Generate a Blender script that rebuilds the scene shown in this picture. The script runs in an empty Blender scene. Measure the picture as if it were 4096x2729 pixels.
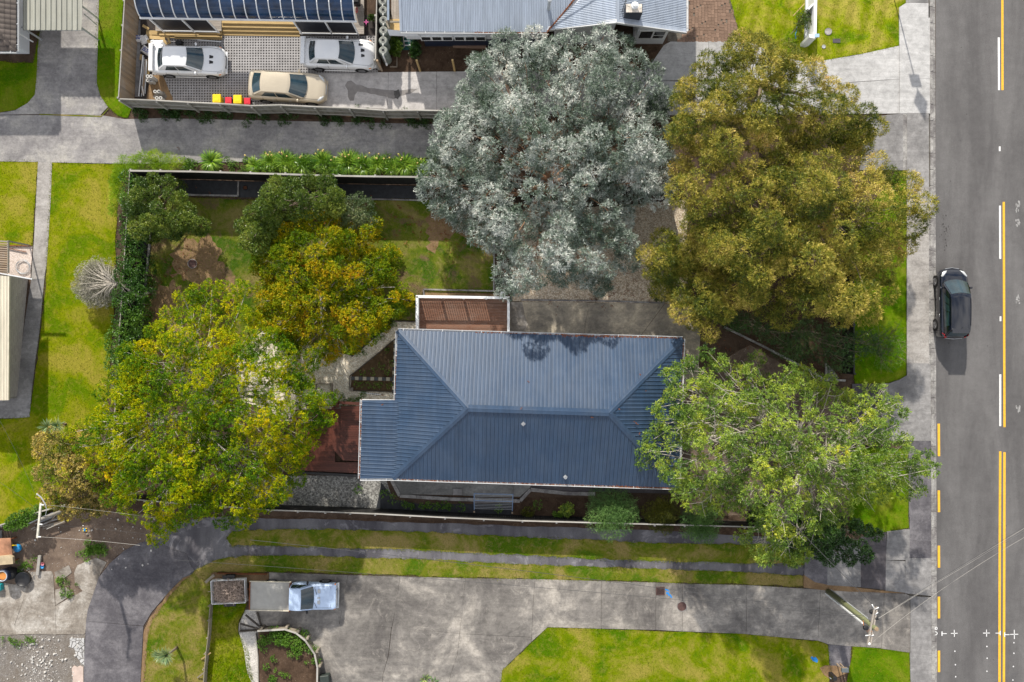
import bpy, bmesh, math, random
import numpy as np
from mathutils import Vector, Matrix, noise

# ------------------------------------------------------------------ camera, sky, sun, exposure
SC = bpy.context.scene
H = 49.0                      # drone height in metres
F = 3185.0                    # focal length in photo pixels (65 px per metre on the ground)
cam_data = bpy.data.cameras.new('drone_camera')
cam = bpy.data.objects.new('drone_camera', cam_data)
SC.collection.objects.link(cam)
cam.location = (0, 0, H)
cam.rotation_euler = (0, 0, 0)
cam_data.sensor_width = 36.0
cam_data.lens = 36.0 * F / 4096.0
cam_data.clip_end = 2000
SC.camera = cam

SUN_ELEV = math.radians(31.5)
SH_DIR = Vector((0.25, -1.0)).normalized()        # direction in which shadows fall
world = bpy.data.worlds.new('World')
SC.world = world
world.use_nodes = True
wn = world.node_tree.nodes; wl = world.node_tree.links
wn.clear()
w_out = wn.new('ShaderNodeOutputWorld'); w_bg = wn.new('ShaderNodeBackground')
w_sky = wn.new('ShaderNodeTexSky'); w_sky.sky_type = 'NISHITA'; w_sky.sun_disc = False
w_sky.sun_elevation = SUN_ELEV
w_sky.sun_rotation = math.atan2(-SH_DIR.x, -SH_DIR.y)
w_tc = wn.new('ShaderNodeTexCoord'); w_map = wn.new('ShaderNodeMapping')
w_map.inputs['Scale'].default_value = (1, 1, 2.0)
w_no = wn.new('ShaderNodeTexNoise'); w_no.inputs['Scale'].default_value = 3.4
w_no.inputs['Detail'].default_value = 7; w_no.inputs['Roughness'].default_value = 0.55
w_cr = wn.new('ShaderNodeValToRGB')
w_cr.color_ramp.elements[0].position = 0.38; w_cr.color_ramp.elements[1].position = 0.60
w_mix = wn.new('ShaderNodeMix'); w_mix.data_type = 'RGBA'
w_mix.inputs['B'].default_value = (9.6, 9.4, 9.3, 1)
wl.new(w_tc.outputs['Generated'], w_map.inputs['Vector']); wl.new(w_map.outputs['Vector'], w_no.inputs['Vector'])
wl.new(w_no.outputs['Fac'], w_cr.inputs['Fac']); wl.new(w_cr.outputs['Color'], w_mix.inputs['Factor'])
wl.new(w_sky.outputs['Color'], w_mix.inputs['A']); wl.new(w_mix.outputs['Result'], w_bg.inputs['Color'])
wl.new(w_bg.outputs['Background'], w_out.inputs['Surface'])
w_bg.inputs['Strength'].default_value = 0.088

sun_data = bpy.data.lights.new('sun', 'SUN')
sun_data.energy = 4.2; sun_data.angle = math.radians(0.9); sun_data.color = (1.0, 0.94, 0.84)
sun = bpy.data.objects.new('sun', sun_data); SC.collection.objects.link(sun)
sd = Vector((SH_DIR.x * math.cos(SUN_ELEV), SH_DIR.y * math.cos(SUN_ELEV), -math.sin(SUN_ELEV)))
sun.rotation_euler = sd.to_track_quat('-Z', 'Y').to_euler()
sun.location = (0, 0, 60)
SC.view_settings.view_transform = 'Standard'
SC.view_settings.look = 'None'
SC.view_settings.exposure = 0.58
SC.view_settings.gamma = 1.0
SC.view_settings.use_curve_mapping = False

COL = SC.collection
RND = random.Random(7)

# ------------------------------------------------------------------ helpers
def U(px, py, z=0.0):
    """Where a point of the photograph lies in the place, if it is z metres above the ground."""
    k = (H - z) / F
    return Vector(((px - 2048.0) * k, (1364.5 - py) * k, z))

def tag(o, label=None, cat=None, group=None, kind=None):
    if label: o['label'] = label
    if cat: o['category'] = cat
    if group: o['group'] = group
    if kind: o['kind'] = kind
    return o

def thing(name, label, cat, loc=(0, 0, 0), rz=0.0, group=None):
    o = bpy.data.objects.new(name, None); COL.objects.link(o)
    o.empty_display_size = 0.2
    o.location = loc; o.rotation_euler = (0, 0, rz)
    return tag(o, label, cat, group)

def link(name, me, parent=None, loc=None, rz=None):
    o = bpy.data.objects.new(name, me); COL.objects.link(o)
    if parent is not None: o.parent = parent
    if loc is not None: o.location = loc
    if rz is not None: o.rotation_euler = (0, 0, rz)
    return o

def copy_tree(o, parent=None):
    c = o.copy(); COL.objects.link(c); c.parent = parent
    for ch in list(o.children): copy_tree(ch, c)
    return c

class MB:
    """collects boxes, tubes, prisms ... and links them as one mesh object"""
    def __init__(s): s.v = []; s.f = []; s.m = []; s.mi = 0
    def add(s, vs, fs):
        n = len(s.v); s.v.extend([tuple(v) for v in vs])
        for f in fs: s.f.append(tuple(i + n for i in f)); s.m.append(s.mi)
        return s
    def box(s, c, d, rz=0.0, ry=0.0, rx=0.0, bev=0.0):
        hx, hy, hz = d[0] / 2, d[1] / 2, d[2] / 2
        M = Matrix.Rotation(rz, 3, 'Z') @ Matrix.Rotation(ry, 3, 'Y') @ Matrix.Rotation(rx, 3, 'X')
        c = Vector(c)
        if bev <= 0:
            vs = [c + M @ Vector((x, y, z)) for z in (-hz, hz) for y in (-hy, hy) for x in (-hx, hx)]
            return s.add(vs, [(0, 2, 3, 1), (4, 5, 7, 6), (0, 1, 5, 4), (2, 6, 7, 3), (0, 4, 6, 2), (1, 3, 7, 5)])
        b = min(bev, hx * .9, hy * .9, hz * .9)
        pts = [(-hx, -hy + b), (-hx + b, -hy), (hx - b, -hy), (hx, -hy + b), (hx, hy - b), (hx - b, hy), (-hx + b, hy), (-hx, hy - b)]
        def ins(k): return [(x * (hx - k) / hx, y * (hy - k) / hy) for x, y in pts]
        rings = [(ins(b), -hz), (pts, -hz + b), (pts, hz - b), (ins(b), hz)]
        vs = [c + M @ Vector((x, y, z)) for r, z in rings for x, y in r]
        fs = [tuple(reversed(range(8))), tuple(range(24, 32))]
        for k in range(3):
            for i in range(8):
                j = (i + 1) % 8
                fs.append((k * 8 + i, k * 8 + j, k * 8 + 8 + j, k * 8 + 8 + i))
        return s.add(vs, fs)
    def bar(s, a, b, w, h=None):
        """rectangular bar from a to b"""
        a = Vector(a); b = Vector(b); h = h or w
        d = (b - a).normalized(); up = Vector((0, 0, 1)) if abs(d.z) < .95 else Vector((0, 1, 0))
        x = d.cross(up).normalized(); y = x.cross(d).normalized()
        vs = [p + x * sx * w / 2 + y * sy * h / 2 for p in (a, b) for sx, sy in ((-1, -1), (1, -1), (1, 1), (-1, 1))]
        return s.add(vs, [(0, 1, 2, 3), (7, 6, 5, 4), (0, 4, 5, 1), (1, 5, 6, 2), (2, 6, 7, 3), (3, 7, 4, 0)])
    def tube(s, pts, r, n=6, cap=True):
        pts = [Vector(p) for p in pts]
        rs = r if isinstance(r, (list, tuple)) else [r] * len(pts)
        vs = []; fs = []
        ref = None
        for i, p in enumerate(pts):
            if i == 0: d = pts[1] - p
            elif i == len(pts) - 1: d = p - pts[i - 1]
            else: d = pts[i + 1] - pts[i - 1]
            if d.length < 1e-7: d = Vector((0, 0, 1))
            d.normalize()
            if ref is None or abs(ref.dot(d)) > .98:
                ref = Vector((0, 0, 1)) if abs(d.z) < .9 else Vector((1, 0, 0))
            x = d.cross(ref).normalized(); y = d.cross(x).normalized(); ref = y.cross(d).normalized() if False else ref
            for k in range(n):
                a = 2 * math.pi * k / n
                vs.append(p + (x * math.cos(a) + y * math.sin(a)) * rs[i])
        for i in range(len(pts) - 1):
            for k in range(n):
                j = (k + 1) % n
                fs.append((i * n + k, i * n + j, (i + 1) * n + j, (i + 1) * n + k))
        if cap:
            fs.append(tuple(range(n - 1, -1, -1))); fs.append(tuple(range((len(pts) - 1) * n, len(pts) * n)))
        return s.add(vs, fs)
    def lathe(s, prof, c=(0, 0, 0), n=20, M=None, ring=False):
        """prof: (radius, height) list turned round z"""
        c = Vector(c); vs = []; fs = []
        for r, z in prof:
            for k in range(n):
                a = 2 * math.pi * k / n
                p = Vector((r * math.cos(a), r * math.sin(a), z))
                if M is not None: p = M @ p
                vs.append(c + p)
        for i in range(len(prof) - 1):
            for k in range(n):
                j = (k + 1) % n
                fs.append((i * n + k, i * n + j, (i + 1) * n + j, (i + 1) * n + k))
        if ring:
            e = (len(prof) - 1) * n
            for k in range(n): j = (k + 1) % n; fs.append((e + k, e + j, j, k))
            return s.add(vs, fs)
        if prof[0][0] > 1e-4: fs.append(tuple(range(n - 1, -1, -1)))
        if prof[-1][0] > 1e-4: fs.append(tuple(range((len(prof) - 1) * n, len(prof) * n)))
        return s.add(vs, fs)
    def prism(s, pts, z0, z1):
        """vertical prism over a 2d outline (either winding); z1 may be a list"""
        pts = [(p[0], p[1]) for p in pts]
        ar = sum(pts[i][0] * pts[(i + 1) % len(pts)][1] - pts[(i + 1) % len(pts)][0] * pts[i][1] for i in range(len(pts)))
        if ar < 0: pts = pts[::-1]
        n = len(pts)
        vs = [(x, y, z0) for x, y in pts] + [(x, y, z1) for x, y in pts]
        fs = [tuple(range(n - 1, -1, -1)), tuple(range(n, 2 * n))]
        for i in range(n):
            j = (i + 1) % n; fs.append((i, j, n + j, n + i))
        return s.add(vs, fs)
    def mesh(s, name, mats, smooth=False):
        me = bpy.data.meshes.new(name); me.from_pydata(s.v, [], s.f)
        if not isinstance(mats, (list, tuple)): mats = [mats]
        for m in mats: me.materials.append(m)
        if len(mats) > 1: me.polygons.foreach_set('material_index', s.m)
        if smooth: me.polygons.foreach_set('use_smooth', [True] * len(me.polygons))
        me.update()
        return me
    def build(s, name, mats, parent=None, smooth=False, loc=None, rz=None):
        return link(name, s.mesh(name, mats, smooth), parent, loc, rz)

def smooth_angle(o, deg=35):
    me = o.data
    me.polygons.foreach_set('use_smooth', [True] * len(me.polygons))
    bm = bmesh.new(); bm.from_mesh(me)
    lim = math.radians(deg)
    for e in bm.edges:
        if len(e.link_faces) == 2 and e.calc_face_angle(0) > lim: e.smooth = False
    bm.to_mesh(me); bm.free()
    return o

def ragged(pts, step=0.35, amp=0.06, seed=0, keep=None):
    """2d outline in metres -> the same outline with small natural wobbles"""
    r = random.Random(seed); out = []
    n = len(pts)
    for i in range(n):
        a = Vector(pts[i][:2]); b = Vector(pts[(i + 1) % n][:2])
        d = b - a; L = d.length
        k = max(1, int(L / step)); nv = Vector((-d.y, d.x)) / max(L, 1e-6)
        for j in range(k):
            p = a + d * (j / k)
            w = (noise.noise(Vector((p.x * 1.7 + seed * 3.1, p.y * 1.7, 0))) * 1.2 + r.uniform(-.6, .6)) * amp
            if j == 0: w *= .4
            out.append(p + nv * w)
    return out

def prism_obj(name, pts2, z0, z1, mat, parent=None, kind=None):
    """outline (any simple polygon) turned into a slab with proper triangulated top"""
    bm = bmesh.new()
    vs = [bm.verts.new((p[0], p[1], z1)) for p in pts2]
    f = bm.faces.new(vs)
    f.normal_update()
    if f.normal.z < 0: bmesh.ops.reverse_faces(bm, faces=[f])
    if z0 is not None:
        r = bmesh.ops.extrude_face_region(bm, geom=[f])
        nv = [g for g in r['geom'] if isinstance(g, bmesh.types.BMVert)]
        for v in nv: v.co.z = z0
        nf = [g for g in r['geom'] if isinstance(g, bmesh.types.BMFace)]
        # the extruded copy is the underside
        for g in nf:
            g.normal_update()
    bmesh.ops.triangulate(bm, faces=bm.faces[:])
    bmesh.ops.recalc_face_normals(bm, faces=bm.faces[:])
    me = bpy.data.meshes.new(name); bm.to_mesh(me); bm.free()
    # make sure the top looks up
    me.materials.append(mat)
    o = link(name, me, parent)
    if z0 is None:
        if me.polygons and me.polygons[0].normal.z < 0: me.flip_normals()
    if kind: o['kind'] = kind
    return o

def pxpoly(pts, z=0.0): return [U(x, y, z).xy for x, y in pts]

def sheet(name, px, z, mat, rough=0.0, seed=0, step=0.35, base=None, parent=None):
    """a piece of the ground: px outline, its height, its material"""
    pts = pxpoly(px, z)
    if rough > 0: pts = ragged(pts, step, rough, seed)
    return prism_obj(name, pts, base, z, mat, parent, None if parent else 'structure')

def inset_poly(pts, d):
    """shrink a convex outline by d metres"""
    pts = [Vector(p[:2]) for p in pts]
    n = len(pts)
    ar = sum(pts[i].x * pts[(i + 1) % n].y - pts[(i + 1) % n].x * pts[i].y for i in range(n))
    sg = 1 if ar > 0 else -1
    out = []
    for i in range(n):
        a, b, c = pts[i - 1], pts[i], pts[(i + 1) % n]
        e1 = (b - a).normalized(); e2 = (c - b).normalized()
        n1 = Vector((-e1.y, e1.x)) * sg; n2 = Vector((-e2.y, e2.x)) * sg
        m = (n1 + n2)
        if m.length < 1e-4: m = n1
        m.normalize(); k = max(.35, m.dot(n1))
        out.append(b + m * d / k)
    return out

def clip_half(pts, p, nrm):
    """part of a polygon on the side of p towards nrm"""
    out = []
    n = len(pts)
    for i in range(n):
        a = pts[i]; b = pts[(i + 1) % n]
        da = (a - p).dot(nrm); db = (b - p).dot(nrm)
        if da >= 0: out.append(a)
        if da * db < 0: out.append(a + (b - a) * (da / (da - db)))
    return out

def slabs(name, px_list, z, mat, parent, gap=-0.015, th=0.06, tilt=0.0):
    """concrete slabs, each an object of its own with an open joint round it"""
    res = []
    for k, px in enumerate(px_list):
        pts = inset_poly(pxpoly(px, z), gap)
        o = prism_obj(name, pts, z - th, z + RND.uniform(-.002, .002), mat, parent)
        res.append(o)
    return res
# ------------------------------------------------------------------ materials
class NT:
    def __init__(s, name):
        s.m = bpy.data.materials.new(name); s.m.use_nodes = True
        s.n = s.m.node_tree.nodes; s.l = s.m.node_tree.links
        s.b = s.n['Principled BSDF']; s.out = s.n['Material Output']
    def new(s, t, **kw):
        n = s.n.new('ShaderNode' + t)
        for k, v in kw.items():
            if k in n.inputs: n.inputs[k].default_value = v
            else: setattr(n, k, v)
        return n
    def lk(s, a, b): s.l.new(a, b)
    def pos(s, world=True, scale=(1, 1, 1), rot=0.0):
        if world: g = s.new('NewGeometry').outputs['Position']
        else: g = s.new('TexCoord').outputs['Object']
        mp = s.new('Mapping'); mp.inputs['Scale'].default_value = scale; mp.inputs['Rotation'].default_value = (0, 0, rot)
        s.lk(g, mp.inputs['Vector']); return mp.outputs['Vector']
    def noise(s, vec, scale, detail=4, rough=.6, dist=0.0):
        n = s.new('TexNoise'); n.inputs['Scale'].default_value = scale; n.inputs['Detail'].default_value = detail
        n.inputs['Roughness'].default_value = rough; n.inputs['Distortion'].default_value = dist
        s.lk(vec, n.inputs['Vector']); return n.outputs['Fac']
    def ramp(s, fac, stops, interp='LINEAR'):
        r = s.new('ValToRGB'); cr = r.color_ramp; cr.interpolation = interp
        while len(cr.elements) < len(stops): cr.elements.new(.5)
        for e, (p, c) in zip(cr.elements, stops):
            e.position = p; e.color = (c[0], c[1], c[2], 1) if isinstance(c, (tuple, list)) else (c, c, c, 1)
        s.lk(fac, r.inputs['Fac']); return r.outputs['Color']
    def mix(s, fac, a, b, mode='MIX'):
        m = s.new('Mix', data_type='RGBA', blend_type=mode)
        for sock, v in ((m.inputs['Factor'], fac), (m.inputs['A'], a), (m.inputs['B'], b)):
            if isinstance(v, (int, float)): sock.default_value = v
            elif isinstance(v, (tuple, list)): sock.default_value = (v[0], v[1], v[2], 1)
            else: s.lk(v, sock)
        return m.outputs['Result']
    def math(s, op, a, b=0.0):
        m = s.new('Math', operation=op)
        for i, v in enumerate((a, b)):
            if isinstance(v, (int, float)): m.inputs[i].default_value = v
            else: s.lk(v, m.inputs[i])
        return m.outputs[0]
    def col(s, c): s.lk(c, s.b.inputs['Base Color']); return s
    def bump(s, h, strength=.3, dist=.01):
        b = s.new('Bump'); b.inputs['Strength'].default_value = strength; b.inputs['Distance'].default_value = dist
        s.lk(h, b.inputs['Height']); s.lk(b.outputs['Normal'], s.b.inputs['Normal']); return s
    def rough(s, r, spec=.3, metal=0.0, coat=0.0):
        if isinstance(r, (int, float)): s.b.inputs['Roughness'].default_value = r
        else: s.lk(r, s.b.inputs['Roughness'])
        s.b.inputs['Specular IOR Level'].default_value = spec
        s.b.inputs['Metallic'].default_value = metal
        s.b.inputs['Coat Weight'].default_value = coat
        return s

def plain(name, c, r=.6, spec=.3, metal=0.0, coat=0.0, var=.12, scale=3.0, world=False, bump=0.0, rnd=0.0):
    t = NT(name); v = t.pos(world)
    f = t.noise(v, scale, 5, .65)
    lo = tuple(max(0, x * (1 - var)) for x in c); hi = tuple(min(1, x * (1 + var)) for x in c)
    k = t.ramp(f, [(.3, lo), (.7, hi)])
    if rnd > 0:
        oi = t.new('ObjectInfo')
        g = t.ramp(oi.outputs['Random'], [(0, 1 - rnd), (1, 1 + rnd * .0 + 0.0)])
        k = t.mix(1.0, k, g, 'MULTIPLY')
    t.col(k).rough(r, spec, metal, coat)
    if bump > 0: t.bump(t.noise(v, scale * 8, 4, .7), bump, .01)
    return t.m

def concrete(name, dark, mid, light, stain=.5, stain_scale=.35, fine=14, patch=None, seed=0.0, pale=0.0):
    """weathered concrete: broad stains, trowel streaks, grain"""
    t = NT(name); v = t.pos(True)
    if seed:
        mp = t.new('Mapping'); mp.inputs['Location'].default_value = (seed * 13.7, seed * 7.1, seed)
        t.lk(v, mp.inputs['Vector']); v = mp.outputs['Vector']
    big = t.noise(v, stain_scale, 6, .68, .4)
    c = t.ramp(big, [(.37, dark), (.5, mid), (.64, light)])
    med = t.noise(v, stain_scale * 7, 6, .7, .8)
    c = t.mix(t.ramp(med, [(.42, 0.0), (.68, stain)]), c, t.mix(.5, c, dark))
    lt = t.noise(v, stain_scale * 4.3, 7, .75, 1.2)
    c = t.mix(t.ramp(lt, [(.55, 0.0), (.72, .55 * stain + .1)]), c, light)
    c = t.mix(1.0, c, t.ramp(t.noise(v, stain_scale * 11, 6, .75, .5), [(.36, .82), (.5, 1.0), (.66, 1.16)]), 'MULTIPLY')
    mp3 = t.new('Mapping'); mp3.inputs['Scale'].default_value = (.5, 3.4, 1); t.lk(v, mp3.inputs['Vector'])
    c = t.mix(1.0, c, t.ramp(t.noise(mp3.outputs['Vector'], 1.3, 6, .75, .3), [(.36, .88), (.64, 1.10)]), 'MULTIPLY')
    gr = t.noise(v, fine, 5, .8)
    c = t.mix(1.0, c, t.ramp(gr, [(.25, .80), (.75, 1.16)]), 'MULTIPLY')
    sp = t.noise(v, 38, 2, .6)
    c = t.mix(t.ramp(sp, [(.71, 0.0), (.77, .5)]), c, tuple(x * .55 for x in dark))
    oi = t.new('ObjectInfo')
    c = t.mix(1.0, c, t.ramp(oi.outputs['Random'], [(0, .93), (1, 1.05)]), 'MULTIPLY')
    t.col(c).rough(.88, .25); t.bump(gr, .35, .006)
    return t.m

def grass_mat(name, lush, mid, dry, dry_amt=.5, seed=0.0, mow=0.0, rot=0.0, soil=None, soil_at=.68):
    t = NT(name); v = t.pos(True)
    if seed:
        mp = t.new('Mapping'); mp.inputs['Location'].default_value = (seed * 11.3, seed * 5.7, 0)
        t.lk(v, mp.inputs['Vector']); v = mp.outputs['Vector']
    big = t.noise(v, .42, 5, .62, .5)
    c = t.ramp(big, [(.39, lush), (.5, mid), (.62, t_mix(mid, dry, dry_amt))])
    med = t.noise(v, 2.6, 6, .75, .6)
    c = t.mix(t.ramp(med, [(.50, 0.0), (.72, dry_amt)]), c, dry)
    fine = t.noise(v, 17, 5, .8)
    c = t.mix(1.0, c, t.ramp(fine, [(.25, .62), (.55, 1.0), (.78, 1.35)]), 'MULTIPLY')
    if mow > 0:
        w = t.new('TexWave'); w.inputs['Scale'].default_value = .33; w.inputs['Distortion'].default_value = 1.2
        w.inputs['Detail'].default_value = 2
        mp2 = t.new('Mapping'); mp2.inputs['Rotation'].default_value = (0, 0, rot)
        t.lk(v, mp2.inputs['Vector']); t.lk(mp2.outputs['Vector'], w.inputs['Vector'])
        c = t.mix(1.0, c, t.ramp(w.outputs['Fac'], [(.2, 1 - mow), (.8, 1 + mow)]), 'MULTIPLY')
    if soil:
        sf = t.noise(v, .55, 6, .7, .9)
        c = t.mix(t.ramp(sf, [(soil_at - .1, 0.0), (soil_at, .9)]), c, soil)
    t.col(c).rough(.9, .04); t.bump(fine, .8, .03)
    return t.m

def t_mix(a, b, k): return tuple(x * (1 - k) + y * k for x, y in zip(a, b))

def soil_mat(name, dark, light, specks=None, scale=1.2, spk=.7):
    t = NT(name); v = t.pos(True)
    f = t.noise(v, scale, 7, .72, .5)
    c = t.ramp(f, [(.3, dark), (.7, light)])
    g = t.noise(v, 22, 4, .8)
    c = t.mix(1.0, c, t.ramp(g, [(.25, .6), (.75, 1.35)]), 'MULTIPLY')
    if specks:
        vo = t.new('TexVoronoi'); vo.inputs['Scale'].default_value = 9
        t.lk(v, vo.inputs['Vector'])
        k = t.ramp(vo.outputs['Distance'], [(.10, spk), (.17, 0.0)])
        ns = t.noise(v, 2.0, 3, .6)
        c = t.mix(t.math('MULTIPLY', k, t.ramp(ns, [(.45, 0.0), (.6, 1.0)])), c, specks)
    t.col(c).rough(.95, .1); t.bump(g, .8, .02)
    return t.m

def gravel_mat(name, cols, scale=28, big=None):
    """loose stone chips: every cell its own colour"""
    t = NT(name); v = t.pos(True)
    vo = t.new('TexVoronoi'); vo.inputs['Scale'].default_value = scale; t.lk(v, vo.inputs['Vector'])
    sp = t.new('SeparateColor'); t.lk(vo.outputs['Color'], sp.inputs['Color'])
    n = len(cols); c = t.ramp(sp.outputs['Red'], [(i / (n - 1) if n > 1 else 0, cc) for i, cc in enumerate(cols)])
    c = t.mix(1.0, c, t.ramp(vo.outputs['Distance'], [(.15, 1.15), (.65, .72)]), 'MULTIPLY')
    f = t.noise(v, .7, 5, .65, .5)
    c = t.mix(1.0, c, t.ramp(f, [(.3, .8), (.7, 1.1)]), 'MULTIPLY')
    if big: c = t.mix(t.ramp(t.noise(v, .5, 6, .7, .5), [(.48, 0.0), (.66, .75)]), c, big)
    t.col(c).rough(.9, .2); t.bump(vo.outputs['Distance'], -.7, .02)
    return t.m

def asphalt_mat(name, dark, light, seed=0.0, patch=0.0):
    t = NT(name); v = t.pos(True)
    if seed:
        mp = t.new('Mapping'); mp.inputs['Location'].default_value = (seed * 9.3, seed * 4.7, 0); t.lk(v, mp.inputs['Vector']); v = mp.outputs['Vector']
    mp = t.new('Mapping'); mp.inputs['Scale'].default_value = (1.0, .18, 1.0); t.lk(v, mp.inputs['Vector'])
    st = t.noise(mp.outputs['Vector'], .55, 5, .6, .3)
    c = t.ramp(st, [(.40, dark), (.60, light)])
    bl = t.noise(v, 1.5, 6, .7)
    c = t.mix(1.0, c, t.ramp(bl, [(.3, .88), (.7, 1.1)]), 'MULTIPLY')
    g = t.noise(v, 34, 4, .85)
    c = t.mix(1.0, c, t.ramp(g, [(.3, .72), (.7, 1.28)]), 'MULTIPLY')
    sp = t.noise(v, 2.3, 6, .8)
    c = t.mix(t.ramp(sp, [(.70, 0.0), (.76, .6)]), c, tuple(x * .6 for x in dark))
    if patch: c = t.mix(t.ramp(t.noise(v, .8, 6, .72, 1.0), [(.56, 0.0), (.62, patch)]), c, tuple(min(1, x * 2.2) for x in light))
    t.col(c).rough(.82, .3); t.bump(g, .5, .006)
    return t.m

def wood_mat(name, c1, c2, axis='x', grey=None, rough=.75, rnd=.25, scale=1.0, world=False, spec=.25):
    t = NT(name)
    sc = {'x': (.6, 9, 9), 'y': (9, .6, 9), 'z': (9, 9, .6)}[axis]
    v = t.pos(world, tuple(k * scale for k in sc))
    oi = t.new('ObjectInfo')
    ad = t.new('VectorMath', operation='ADD'); cx = t.new('CombineXYZ')
    t.lk(t.math('MULTIPLY', oi.outputs['Random'], 37.0), cx.inputs[0]); t.lk(t.math('MULTIPLY', oi.outputs['Random'], 91.0), cx.inputs[1])
    t.lk(v, ad.inputs[0]); t.lk(cx.outputs[0], ad.inputs[1])
    f = t.noise(ad.outputs[0], 2.2, 6, .7, .3)
    c = t.ramp(f, [(.28, c1), (.72, c2)])
    if grey: c = t.mix(t.ramp(t.noise(t.pos(True), 1.1, 5, .7), [(.42, 0.0), (.66, .75)]), c, grey)
    c = t.mix(1.0, c, t.ramp(oi.outputs['Random'], [(0, 1 - rnd), (.5, 1.0), (1, 1 + rnd * .6)]), 'MULTIPLY')
    t.col(c).rough(rough, spec); t.bump(f, .25, .004)
    return t.m

def metal_roof(name, c, rough=.35, spec=.5, dirt=.2, coat=.0, metal=0.0, streak=None):
    t = NT(name); v = t.pos(True)
    f = t.noise(v, .8, 6, .65, .4)
    k = t.mix(t.ramp(f, [(.4, 0.0), (.75, dirt)]), c, t_mix(c, (.35, .36, .36), .35))
    mq = t.new('Mapping'); mq.inputs['Scale'].default_value = (4.5, .35, 1); t.lk(v, mq.inputs['Vector'])
    k = t.mix(1.0, k, t.ramp(t.noise(mq.outputs['Vector'], 1.0, 6, .75), [(.38, .86), (.62, 1.10)]), 'MULTIPLY')
    g = t.noise(v, 20, 3, .8); k = t.mix(1.0, k, t.ramp(g, [(.3, .93), (.7, 1.06)]), 'MULTIPLY')
    if streak:
        mp = t.new('Mapping'); mp.inputs['Scale'].default_value = (3.2, .5, 1); t.lk(v, mp.inputs['Vector'])
        k = t.mix(t.ramp(t.noise(mp.outputs['Vector'], 1.6, 6, .8), [(.69, 0.0), (.76, .75)]), k, streak)
    oi = t.new('ObjectInfo'); k = t.mix(1.0, k, t.ramp(oi.outputs['Random'], [(0, .95), (1, 1.03)]), 'MULTIPLY')
    t.col(k); t.rough(t.ramp(f, [(.3, rough * .85), (.7, rough * 1.25)]), spec, metal, coat)
    return t.m

def leaf_mat(name, ramp, rough=.5, trans=.25, spec=.35, sat_noise=.8, scale=.5):
    """leaf colours: a random pick per leaf (vertex attribute 'tint') leaned on by broad patches"""
    t = NT(name)
    at = t.new('Attribute', attribute_name='tint')
    v = t.pos(True)
    f = t.noise(v, scale, 4, .6)
    k = t.math('ADD', t.math('MULTIPLY', at.outputs['Fac'], .55), t.math('MULTIPLY', t.ramp(f, [(.3, 0.0), (.7, 1.0)]), .45))
    c = t.ramp(k, ramp)
    t.col(c).rough(rough, spec)
    tr = t.new('BsdfTranslucent'); t.lk(c, tr.inputs['Color'])
    ms = t.new('MixShader'); ms.inputs['Fac'].default_value = trans
    t.lk(t.b.outputs[0], ms.inputs[1]); t.lk(tr.outputs[0], ms.inputs[2]); t.lk(ms.outputs[0], t.out.inputs['Surface'])
    return t.m

M = {}
M['soil'] = soil_mat('soil', (.045, .030, .022), (.12, .082, .058), (.4, .37, .33), 1.2, .5)
M['bark_soil'] = soil_mat('bark_soil', (.035, .022, .015), (.105, .068, .045), (.36, .30, .24), 2.0, .6)
M['dry_dirt'] = soil_mat('dry_dirt', (.16, .10, .055), (.30, .20, .11), (.5, .45, .38), 1.6, .5)
M['yard_soil'] = soil_mat('yard_soil', (.09, .065, .052), (.22, .165, .125), (.62, .6, .58), 1.0, .8)
M['weed_mat'] = plain('weed_mat', (.016, .018, .022), .55, .4, var=.5, scale=4, world=True, bump=.6)
M['asphalt'] = asphalt_mat('asphalt', (.096, .092, .092), (.138, .133, .132))
M['old_asphalt'] = asphalt_mat('old_asphalt', (.072, .068, .078), (.15, .145, .155), 3.0, .35)
M['conc_new'] = concrete('new_concrete', (.38, .375, .37), (.44, .435, .43), (.475, .47, .465), .12, .2, 18)
M['conc_pad'] = concrete('pad_concrete', (.37, .355, .345), (.46, .44, .43), (.52, .50, .485), .3, .3, 18)
M['conc_path'] = concrete('path_concrete', (.24, .225, .21), (.33, .31, .29), (.40, .38, .36), .3, .8, 22)
M['conc_grey'] = concrete('grey_concrete', (.16, .155, .155), (.24, .233, .23), (.34, .33, .325), .75, .33, 20)
M['conc_drive'] = concrete('drive_concrete', (.115, .106, .10), (.21, .195, .178), (.42, .385, .34), .9, .28, 16, seed=2.0)
M['conc_shared'] = concrete('driveway_concrete', (.20, .19, .19), (.285, .272, .265), (.39, .37, .335), .6, .5, 14, seed=4.0)  # one concrete for every slab of the shared driveway
M['conc_dark'] = concrete('dark_concrete', (.085, .08, .09), (.125, .118, .128), (.20, .19, .20), .8, .6, 12, seed=5.0)
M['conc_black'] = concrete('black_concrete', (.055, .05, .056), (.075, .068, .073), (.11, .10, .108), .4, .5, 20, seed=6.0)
M['conc_yard'] = concrete('yard_concrete', (.17, .145, .12), (.28, .25, .215), (.45, .42, .38), .9, .7, 9, seed=7.0)
M['conc_lot'] = concrete('lot_concrete', (.19, .172, .145), (.31, .275, .22), (.52, .45, .34), .8, .5, 14, seed=8.0)
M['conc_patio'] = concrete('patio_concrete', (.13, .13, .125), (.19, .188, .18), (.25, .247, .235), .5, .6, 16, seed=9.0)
M['kerb'] = concrete('kerb_concrete', (.14, .13, .13), (.26, .25, .24), (.40, .39, .37), .8, 1.2, 14, seed=3.0)
M['joint'] = plain('joint_dirt', (.135, .12, .10), .95, .1, var=.5, scale=3, world=True)
M['lawn_a'] = grass_mat('lawn_left', (.095, .165, .001), (.18, .215, .002), (.33, .26, .05), .6)
M['lawn_b'] = grass_mat('lawn_top', (.10, .18, .002), (.20, .245, .004), (.40, .32, .08), .65, 3.0, .12, .25)
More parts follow.
